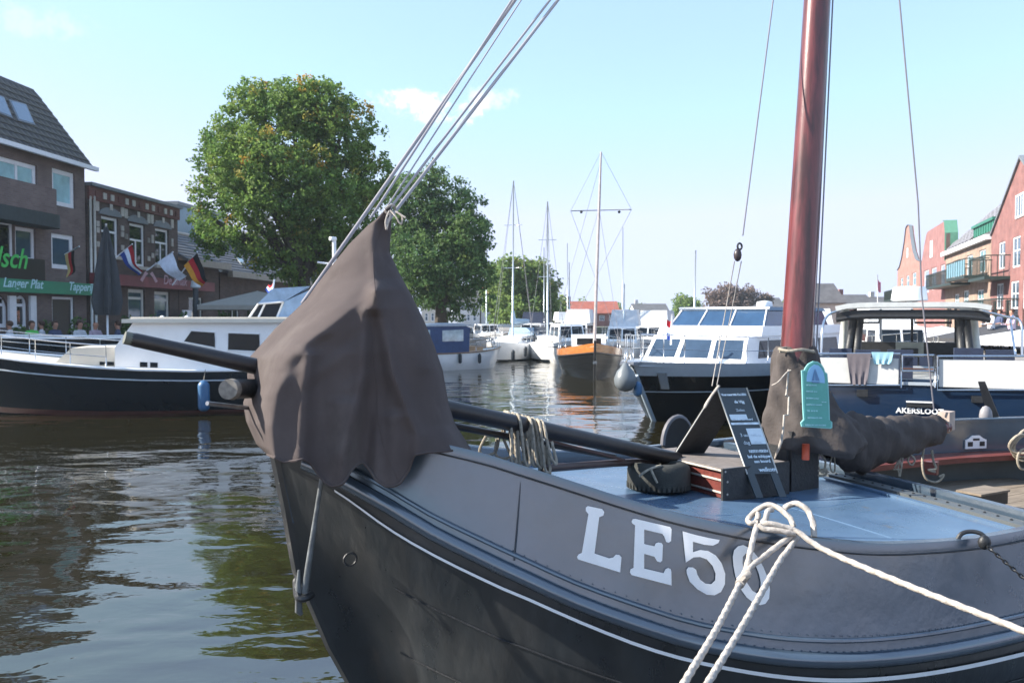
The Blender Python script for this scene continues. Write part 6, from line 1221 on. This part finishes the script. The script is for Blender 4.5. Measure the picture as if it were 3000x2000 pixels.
b3 = Vector(((1620 - 1500) / FPX * 104, 104, LQ)); tree('quay_tree', 'small pale far tree between the left quay and the red roof', b3, lobes_px(b3, 104, [(1620, 920, 30, 30, 0), (1640, 940, 25, 22, 0), (1645, 895, 18, 18, 1), (1600, 935, 25, 25, 0)]), 130, leaf_c, .42, 1.2, .22, 37, orange=0)
b4 = Vector(((2010 - 1500) / FPX * 140, 140, LQ)); tree('far_tree', 'small green far tree above the left end of the black yacht flybridge', b4, lobes_px(b4, 140, [(2005, 890, 28, 22, 0), (2030, 905, 25, 25, 0), (1995, 915, 20, 22, 0)]), 110, leaf_c, .5, 2.0, .3, 41, orange=0)
b5 = Vector(((2140 - 1500) / FPX * 145, 145, LQ)); tree('far_tree', 'purple-brown far tree above the black yacht flybridge', b5, lobes_px(b5, 145, [(2090, 870, 32, 24, 0), (2140, 862, 38, 26, 0), (2190, 868, 35, 26, 0), (2240, 880, 28, 22, 0), (2130, 895, 60, 25, 0)]), 220, leaf_p, .5, 2.0, .35, 43, orange=0)
for px, d, s, lb_ in ((1700, 180, 1.0, 'hazy far tree behind the red-roofed house'), (1790, 190, .9, 'hazy far tree right of the wooden boat mast'), (1880, 200, .8, 'hazy far tree above the white cruisers left of the black yacht'), (2330, 170, 1.0, 'hazy far tree hidden half by the big mast'), (2560, 185, 1.0, 'hazy far tree left of the radar dome')):
    bb_ = Vector(((px - 1500) / FPX * d, d, LQ)); tree('far_tree', lb_, bb_, [(0, 0, 3.0 * s, 2.6 * s, 2.4, 2.2 * s), (1.8, 0, 2.4 * s, 1.8, 1.8, 1.6), (-1.8, .3, 2.3 * s, 1.8, 1.8, 1.6)], 70, leaf_c, .55, 1.2, .25, px, orange=0)

# ------------------------------------------------------------------ flags, parasols, terrace
def flag(label, pole, quad, stripes, sag=.12, seed=1, nm='flag', stripe_along_pole=True):
    """pole: two points; quad: hoist top, hoist bottom, fly bottom, fly top; stripes from hoist top to bottom"""
    t = thing(nm, label, 'flag'); b_ = MB(); b_.tube(pole, .025, 7); b_.build('pole', white_f, t); n = len(stripes); rn = random.Random(seed); ph = rn.uniform(0, 6)
    nv = (Vector(quad[3]) - Vector(quad[0])).cross(Vector(quad[1]) - Vector(quad[0])).normalized()
    for k, m_ in enumerate(stripes):
        rows = []
        for i in range(13):
            u = i / 12; r_ = []
            for j in range(5):
                v = (k + j / 4) / n; a = lerp(Vector(quad[0]), Vector(quad[1]), v); c = lerp(Vector(quad[3]), Vector(quad[2]), v); r_.append(lerp(a, c, u) + nv * (sag * math.sin(u * 6 + v * 1.5 + ph) * u) + Vector((0, 0, -.10 * math.sin(u * math.pi))))
            rows.append(r_)
        b_ = MB(); b_.grid(rows); b_.build('stripe' if n > 1 else 'cloth', m_, t)
    return t
F = lambda nm, c: M(nm, c, .8, spec=.1, var=.1)
fk, fr_, fy_, fw_, fbl = F('flag_black', (.02, .02, .022)), F('flag_red', (.42, .03, .04)), F('flag_gold', (.62, .28, .04)), F('flag_white', (.78, .84, .95)), F('flag_blue', (.04, .08, .32))
D1 = 31.5
flag('large black red and gold flag flying right of the white flag', [P(505, 835, D1 + 1), P(578, 738, D1)], [P(578, 742, D1), P(538, 778, D1 + .4), P(588, 838, D1 - .2), P(612, 822, D1 - .5)], [fk, fr_, fy_], .10, 2)
flag('plain white flag flying between the Dutch and black-red-gold flags', [P(430, 792, D1 + 1), P(507, 738, D1)], [P(505, 740, D1), P(462, 768, D1 + .4), P(522, 822, D1), P(541, 808, D1 - .4)], [fw_], .10, 3)
flag('red white and blue flag flying beside the dark folded parasol', [P(340, 754, D1 - .5), P(388, 715, D1 - 1)], [P(386, 716, D1 - 1), P(352, 746, D1 - .7), P(402, 806, D1 - 1), P(410, 794, D1 - 1.2)], [fr_, fw_, fbl], .12, 4)
flag('small black red and gold flag hanging limp on the corner house', [P(190, 745, 30.8), P(232, 722, 29.8)], [P(218, 733, 30), P(190, 745, 30.3), P(200, 815, 30), P(216, 803, 29.8)], [fk, fr_, F('flag_pale_gold', (.6, .46, .2))], .08, 5)
flag('small red white and blue ensign on the navy cruiser hood', [P(797, 862, 22.5), P(804, 818, 22.5)], [P(803, 820, 22.5), P(799, 850, 22.5), P(775, 848, 22.6), P(785, 832, 22.6)], [fr_, fw_, fbl], .03, 6)
flag('red white and blue pennant on the jackstaff of the black yacht', [P(1966, 1010, 19), P(1969, 920, 19)], [P(1969, 922, 19), P(1968, 975, 19), P(1955, 990, 19.1), P(1957, 935, 19.1)], [fr_, fw_, fbl], .04, 8)
flag('pink far flag on a pole left of the radar dome', [P(2571, 905, 60), P(2571, 805, 60)], [P(2571, 815, 60), P(2571, 848, 60), P(2580, 856, 60), P(2581, 826, 60)], [F('flag_pink', (.6, .22, .3))], .05, 9)
def folded_parasol(label, base, hgt, r, mat_, pole_m):
    t = thing('folded_parasol', label, 'parasol', Fr(base, 0)); b_ = MB(); b_.tube([(0, 0, 0), (0, 0, hgt)], .035, 8); b_.build('pole', pole_m, t); rows = []
    for i in range(14):
        z = lerp(hgt * .34, hgt, i / 13); rr_ = r * itp(i / 13, [0, .12, .5, .9, 1], [.75, 1, .72, .22, .03]); rows.append([Vector((rr_ * (1 + .28 * math.cos(6 * a)) * math.cos(a), rr_ * (1 + .28 * math.cos(6 * a)) * math.sin(a), z)) for a in [2 * math.pi * j / 36 for j in range(36)]])
    b_ = MB(); b_.grid(rows, close=True); b_.build('canopy', mat_, t); b_ = MB(); b_.lathe([(.01, .06), (.3, .05), (.32, 0)], n=16); b_.build('foot', black_iron, t); return t
fp_b = P(315, 960, 27.2); fp_b.z = LQ; folded_parasol('tall dark grey folded parasol on the left terrace', fp_b, P(315, 655, 27.2).z - LQ, .42, M('charcoal_canopy', (.028, .033, .04), .8, var=.2), white_f)
def parasol(label, base, hgt, half, rise, mat_, group=None):
    t = thing('parasol', label, 'parasol', Fr(base, R(20)), group); b_ = MB(); b_.tube([(0, 0, 0), (0, 0, hgt)], .04, 8); b_.build('pole', white_f, t); b_ = MB(); ap = (0, 0, hgt)
    c_ = [(half, half, hgt - rise), (-half, half, hgt - rise), (-half, -half, hgt - rise), (half, -half, hgt - rise)]; lo = [(x, y, z - .18) for x, y, z in c_]
    b_.add([ap] + c_ + lo, [(0, i + 1, (i + 1) % 4 + 1) for i in range(4)] + [(i + 1, i + 5, (i + 1) % 4 + 5, (i + 1) % 4 + 1) for i in range(4)]); b_.build('canopy', mat_, t, fixn=True)
    for x, y, z in c_: b_ = MB(); b_.tube([(0, 0, hgt - .1), (x, y, z - .02)], .015, 5); b_.build('rib', white_f, t)
    b_ = MB(); b_.lathe([(.01, .06), (.35, .05), (.37, 0)], n=16); b_.build('foot', black_iron, t); return t
grey_pc = M('taupe_canopy', (.26, .25, .22), .85, var=.06); pb_ = P(755, 900, 34); pb_.z = LQ; parasol('broad open taupe parasol left of the navy cruiser hood', pb_, P(755, 852, 34).z - LQ, 2.3, .62, grey_pc)
whc, rdc, chc = M('white_canopy', (.66, .66, .66), .8, var=.04), M('red_canopy', (.45, .03, .05), .8, var=.06), M('dark_canopy', (.05, .05, .055), .8)
def rpar(label, px, py, d, half, rise, m_): q = P(px, py, d); h_ = q.z - LQ; q.z = LQ; parasol(label, q, h_, half, rise, m_, 'parasols on the right-hand terrace')
rpar('red parasol on the right terrace beside the hardtop pillar', 2880, 958, 40, 1.6, .5, rdc); rpar('dark parasol on the right terrace in front of the red one', 2940, 945, 37, 2.2, .7, chc); rpar('white parasol at the right edge of the terrace', 2995, 965, 34, 1.7, .45, whc); rpar('white parasol seen through the hardtop, left of two', 2640, 945, 44, 2.6, .8, whc); rpar('white parasol seen through the hardtop, right of two', 2760, 955, 42, 2.2, .6, whc)
# lantern on the quay
lp = P(575, 1000, 33); lp.z = LQ; lt = thing('quay_lamp', 'dark slim quay lamp post behind the cruiser cabin', 'lamp post', Fr(lp, 0)); b = MB(); b.tube([(0, 0, 0), (0, 0, .8), (0, 0, P(575, 845, 33).z - LQ)], [.14, .12, .11], 10); b.build('post', M('dark_teal_post', (.03, .04, .05), .5), lt); b = MB(); b.lathe([(.01, .35), (.16, .3), (.2, .05), (.1, 0)], (0, 0, P(575, 845, 33).z - LQ), 12); b.build('lantern', M('pale_lamp', (.5, .55, .58), .4), lt)
# people at the terrace
skin = M('skin', (.42, .22, .15), .6, var=.06); skin.node_tree.nodes['Principled BSDF'].inputs['Subsurface Weight'].default_value = .05
def person(label, base, face, cloth, hair_m, bald=False, standing=False):
    f = Fr(base, face); t = thing('person', label, 'person', f)
    hip = .95 if standing else .48
    J = {'pel': (0, 0, hip, .15), 'waist': (.02, 0, hip + .2, .145), 'chest': (.0, 0, hip + .42, .165), 'neckb': (0, 0, hip + .57, .075), 'neck': (.01, 0, hip + .63, .055), 'head': (.03, 0, hip + .74, .10), 'top': (.02, 0, hip + .84, .085)}
    E = [('pel', 'waist'), ('waist', 'chest'), ('chest', 'neckb'), ('neckb', 'neck'), ('neck', 'head'), ('head', 'top')]
    for s, n in ((1, 'l'), (-1, 'r')):
        J.update({'sh' + n: (0, s * .19, hip + .52, .065), 'el' + n: (.08, s * .25, hip + .25, .045), 'wr' + n: (.30, s * .16, hip + .22, .03), 'ha' + n: (.39, s * .13, hip + .23, .035)}); E += [('chest', 'sh' + n), ('sh' + n, 'el' + n), ('el' + n, 'wr' + n), ('wr' + n, 'ha' + n)]
        if standing: J.update({'hi' + n: (0, s * .1, hip - .05, .10), 'kn' + n: (.02, s * .11, .5, .065), 'an' + n: (0, s * .11, .09, .04), 'to' + n: (.16, s * .12, .04, .035)})
        else: J.update({'hi' + n: (.05, s * .1, hip - .02, .10), 'kn' + n: (.45, s * .12, hip + .02, .07), 'an' + n: (.42, s * .12, .09, .045), 'to' + n: (.58, s * .12, .04, .035)})
        E += [('pel', 'hi' + n), ('hi' + n, 'kn' + n), ('kn' + n, 'an' + n), ('an' + n, 'to' + n)]
    ks = list(J); me = bpy.data.meshes.new('body'); me.from_pydata([J[k][:3] for k in ks], [(ks.index(a), ks.index(c)) for a, c in E], []); o = bpy.data.objects.new('body', me); col.objects.link(o); md_ = o.modifiers.new('Skin', 'SKIN')
    for i, k in enumerate(ks): me.skin_vertices[0].data[i].radius = (J[k][3], J[k][3])
    me.skin_vertices[0].data[0].use_root = True; sb_ = o.modifiers.new('Subsurf', 'SUBSURF'); sb_.levels = sb_.render_levels = 2
    dg = bpy.context.evaluated_depsgraph_get(); m2 = bpy.data.meshes.new_from_object(o.evaluated_get(dg)); bpy.data.objects.remove(o); m2.name = 'body'
    for m_ in (skin, cloth, M('dark_trousers', (.03, .035, .05), .8)): m2.materials.append(m_)
    for p in m2.polygons:
        c = p.center; p.use_smooth = True; arm = abs(c.y) > .17 and c.x > .12
        p.material_index = 0 if c.z > hip + .6 or (arm and c.z > hip + .1) else (2 if c.z < hip + .03 else 1)
    o = bpy.data.objects.new('body', m2); col.objects.link(o); o.parent = t
    if not bald: b_ = MB(); b_.ball((.0, 0, hip + .80), .112, 12, (1, .95, .95)); b_.v = [v if v[0] < .06 or v[2] > hip + .84 else (v[0] - .06, v[1], v[2]) for v in b_.v]; b_.build('hair', hair_m, t)
    return t
hr = M('brown_hair', (.06, .03, .02), .7)
def quay_pt(px, d): q = P(px, 930, d); q.z = LQ; return q
ch_m = M('dark_cafe_metal', (.02, .025, .03), .5)
def cafe_chair(base, rz, label):
    t = thing('cafe_chair', label, 'chair', Fr(base, rz), 'dark chairs on the left terrace')
    b_ = MB(); b_.bb(-.2, .2, -.2, .2, .43, .46); b_.build('seat', ch_m, t); b_ = MB(); b_.bb(-.22, -.19, -.2, .2, .52, .88); b_.build('backrest', ch_m, t)
    for x in (-.18, .18):
        for y in (-.18, .18): b_ = MB(); b_.tube([(x, y, 0), (x, y, .43 if x > 0 else .86)], .014, 6); b_.build('leg', ch_m, t)
    return t
def cafe_table(base, label):
    t = thing('cafe_table', label, 'table', Fr(base, 0), 'tables on the left terrace'); b_ = MB(); b_.lathe([(.005, .74), (.4, .74), (.4, .71), (.005, .71)], n=20); b_.build('table_top', M('pale_table', (.45, .48, .5), .5), t); b_ = MB(); b_.tube([(0, 0, .02), (0, 0, .71)], .03, 8); b_.build('leg', ch_m, t); b_ = MB(); b_.lathe([(.005, .04), (.22, .02), (.22, 0)], n=16); b_.build('base', ch_m, t)
cols_ = M('lime_shirt', (.10, .55, .10), .8), M('lilac_shirt', (.42, .34, .42), .8), M('white_shirt', (.6, .62, .66), .8), M('navy_shirt', (.05, .07, .14), .8)
seats = [(92, 27.0, 0, 'person in lime green shirt sitting on the left terrace', cols_[0], False), (122, 27.6, 1, 'person in white shirt sitting beside the one in lime green', cols_[2], False), (278, 27.4, 0, 'bald person in lilac shirt sitting left of the folded parasol', cols_[1], True), (345, 27.8, 1, 'person in navy shirt sitting right of the folded parasol', cols_[3], False)]
for i, (px, d, k, lb_, c_, bald) in enumerate(seats):
    q = quay_pt(px, d); person(lb_, q, R(200 if k else -20), c_, hr, bald); cafe_chair(q + Vector((-.02, 0, 0)), R(200 if k else -20), 'dark metal cafe chair under the ' + lb_.split(' sitting')[0])
for px, d, nme in ((107, 26.8, 'round cafe table between lime green and white shirts'), (310, 28.2, 'round cafe table right of the bald person'), (205, 28.0, 'round cafe table before the house doorway'), (420, 30.0, 'round cafe table behind the cruiser windscreen')): cafe_table(quay_pt(px, d), nme)
for px, d, rz, nme in ((170, 27.4, 30, 'empty cafe chair left of the doorway'), (225, 27.3, 150, 'empty cafe chair right of the doorway'), (20, 26.2, 60, 'empty cafe chair at the far left of the terrace'), (400, 30.2, 10, 'empty cafe chair behind the cruiser windscreen')): cafe_chair(quay_pt(px, d), R(rz), nme)
def planter(label, base, hgt, leaf):
    t = thing('planter', label, 'plant', Fr(base, 0), 'planters along the left terrace'); b_ = MB(); b_.lathe([(.005, 0), (.2, 0), (.26, .42), (.23, .42), (.22, .36), (.005, .36)], n=14); b_.build('pot', M('dark_pot', (.04, .04, .045), .6), t)
    rn = random.Random(int(base.x * 100)); vs, fs, at = [], [], []
    for _ in range(240):
        d = Vector((rn.gauss(0, 1), rn.gauss(0, 1), rn.gauss(0, 1))).normalized() * rn.random() ** .4; p = Vector((d.x * .36, d.y * .36, .42 + hgt / 2 + d.z * hgt / 2)); n_ = Vector((rn.gauss(0, 1), rn.gauss(0, 1), 1)).normalized(); x_ = n_.orthogonal() * .06; y_ = n_.cross(x_) * .7; k = len(vs); vs += [p - x_, p + y_, p + x_, p - y_]; fs.append((k, k + 1, k + 2, k + 3)); at += [rn.random() * .6] * 4
    me = bpy.data.meshes.new('foliage'); me.from_pydata([tuple(v) for v in vs], [], fs); me.materials.append(leaf); me.attributes.new('clump', 'FLOAT', 'POINT').data.foreach_set('value', at); o = bpy.data.objects.new('foliage', me); col.objects.link(o); o.parent = t
for px, d, h_, nme in ((60, 28.4, .8, 'leafy planter left of the white pilasters'), (140, 29.6, 1.0, 'leafy planter left of the doorway'), (232, 30.4, 1.1, 'leafy planter right of the doorway'), (372, 31.5, 1.2, 'tall leafy planter right of the folded parasol'), (452, 33.0, 1.2, 'leafy planter before the inn windows'), (540, 34.0, 1.3, 'leafy planter left of the lamp post'), (655, 36.0, 1.5, 'bushy planter under the taupe parasol')): planter(nme, quay_pt(px, d), h_, leaf_b)
for px, d, lb_, c_, k in ((28, 26.6, 'person in white shirt at the far left of the terrace', cols_[2], 1), (160, 27.8, 'person in navy shirt before the doorway', cols_[3], 0), (405, 30.3, 'person in lilac shirt behind the cruiser windscreen', cols_[1], 1), (232, 27.6, 'person in pale shirt left of the bald person', cols_[2], 0)): person(lb_, quay_pt(px, d), R(200 if k else -20), c_, hr)
for px, d, rz, nme in ((28, 26.62, 200, 'cafe chair under the person at the far left'), (160, 27.82, -20, 'cafe chair under the navy-shirted person before the doorway'), (405, 30.32, 200, 'cafe chair under the person behind the windscreen'), (232, 27.62, -20, 'cafe chair under the pale-shirted person'), (255, 28.6, 90, 'empty cafe chair close to the folded parasol'), (60, 27.6, 120, 'empty cafe chair beside the leftmost planter')): cafe_chair(quay_pt(px, d), R(rz), nme)
def rp(px, d): q = P(px, 930, d); q.z = LQ; return q
for px, d, lb_, c_ in ((2905, 36.5, 'person in white standing under the right terrace parasols', cols_[2]), (2930, 38.5, 'person in navy standing under the dark parasol', cols_[3]), (2965, 35, 'person in lilac standing at the right edge of the terrace', cols_[1])): person(lb_, rp(px, d), R(180), c_, hr, False, True)
# ------------------------------------------------------------------ air
hz = bpy.data.materials.new('haze_air'); hz.use_nodes = True; hn = hz.node_tree; hn.nodes.remove(hn.nodes['Principled BSDF']); pv = hn.nodes.new('ShaderNodeVolumePrincipled'); pv.inputs['Color'].default_value = (.80, .92, 1, 1); pv.inputs['Density'].default_value = HAZE; pv.inputs['Anisotropy'].default_value = .3
hn.links.new(pv.outputs[0], hn.nodes['Material Output'].inputs['Volume'])
if HAZE > 0: b = MB(); b.bb(-300, 300, -54, 420, -2.2, 24); tag(b.build('haze', hz), kind='stuff')
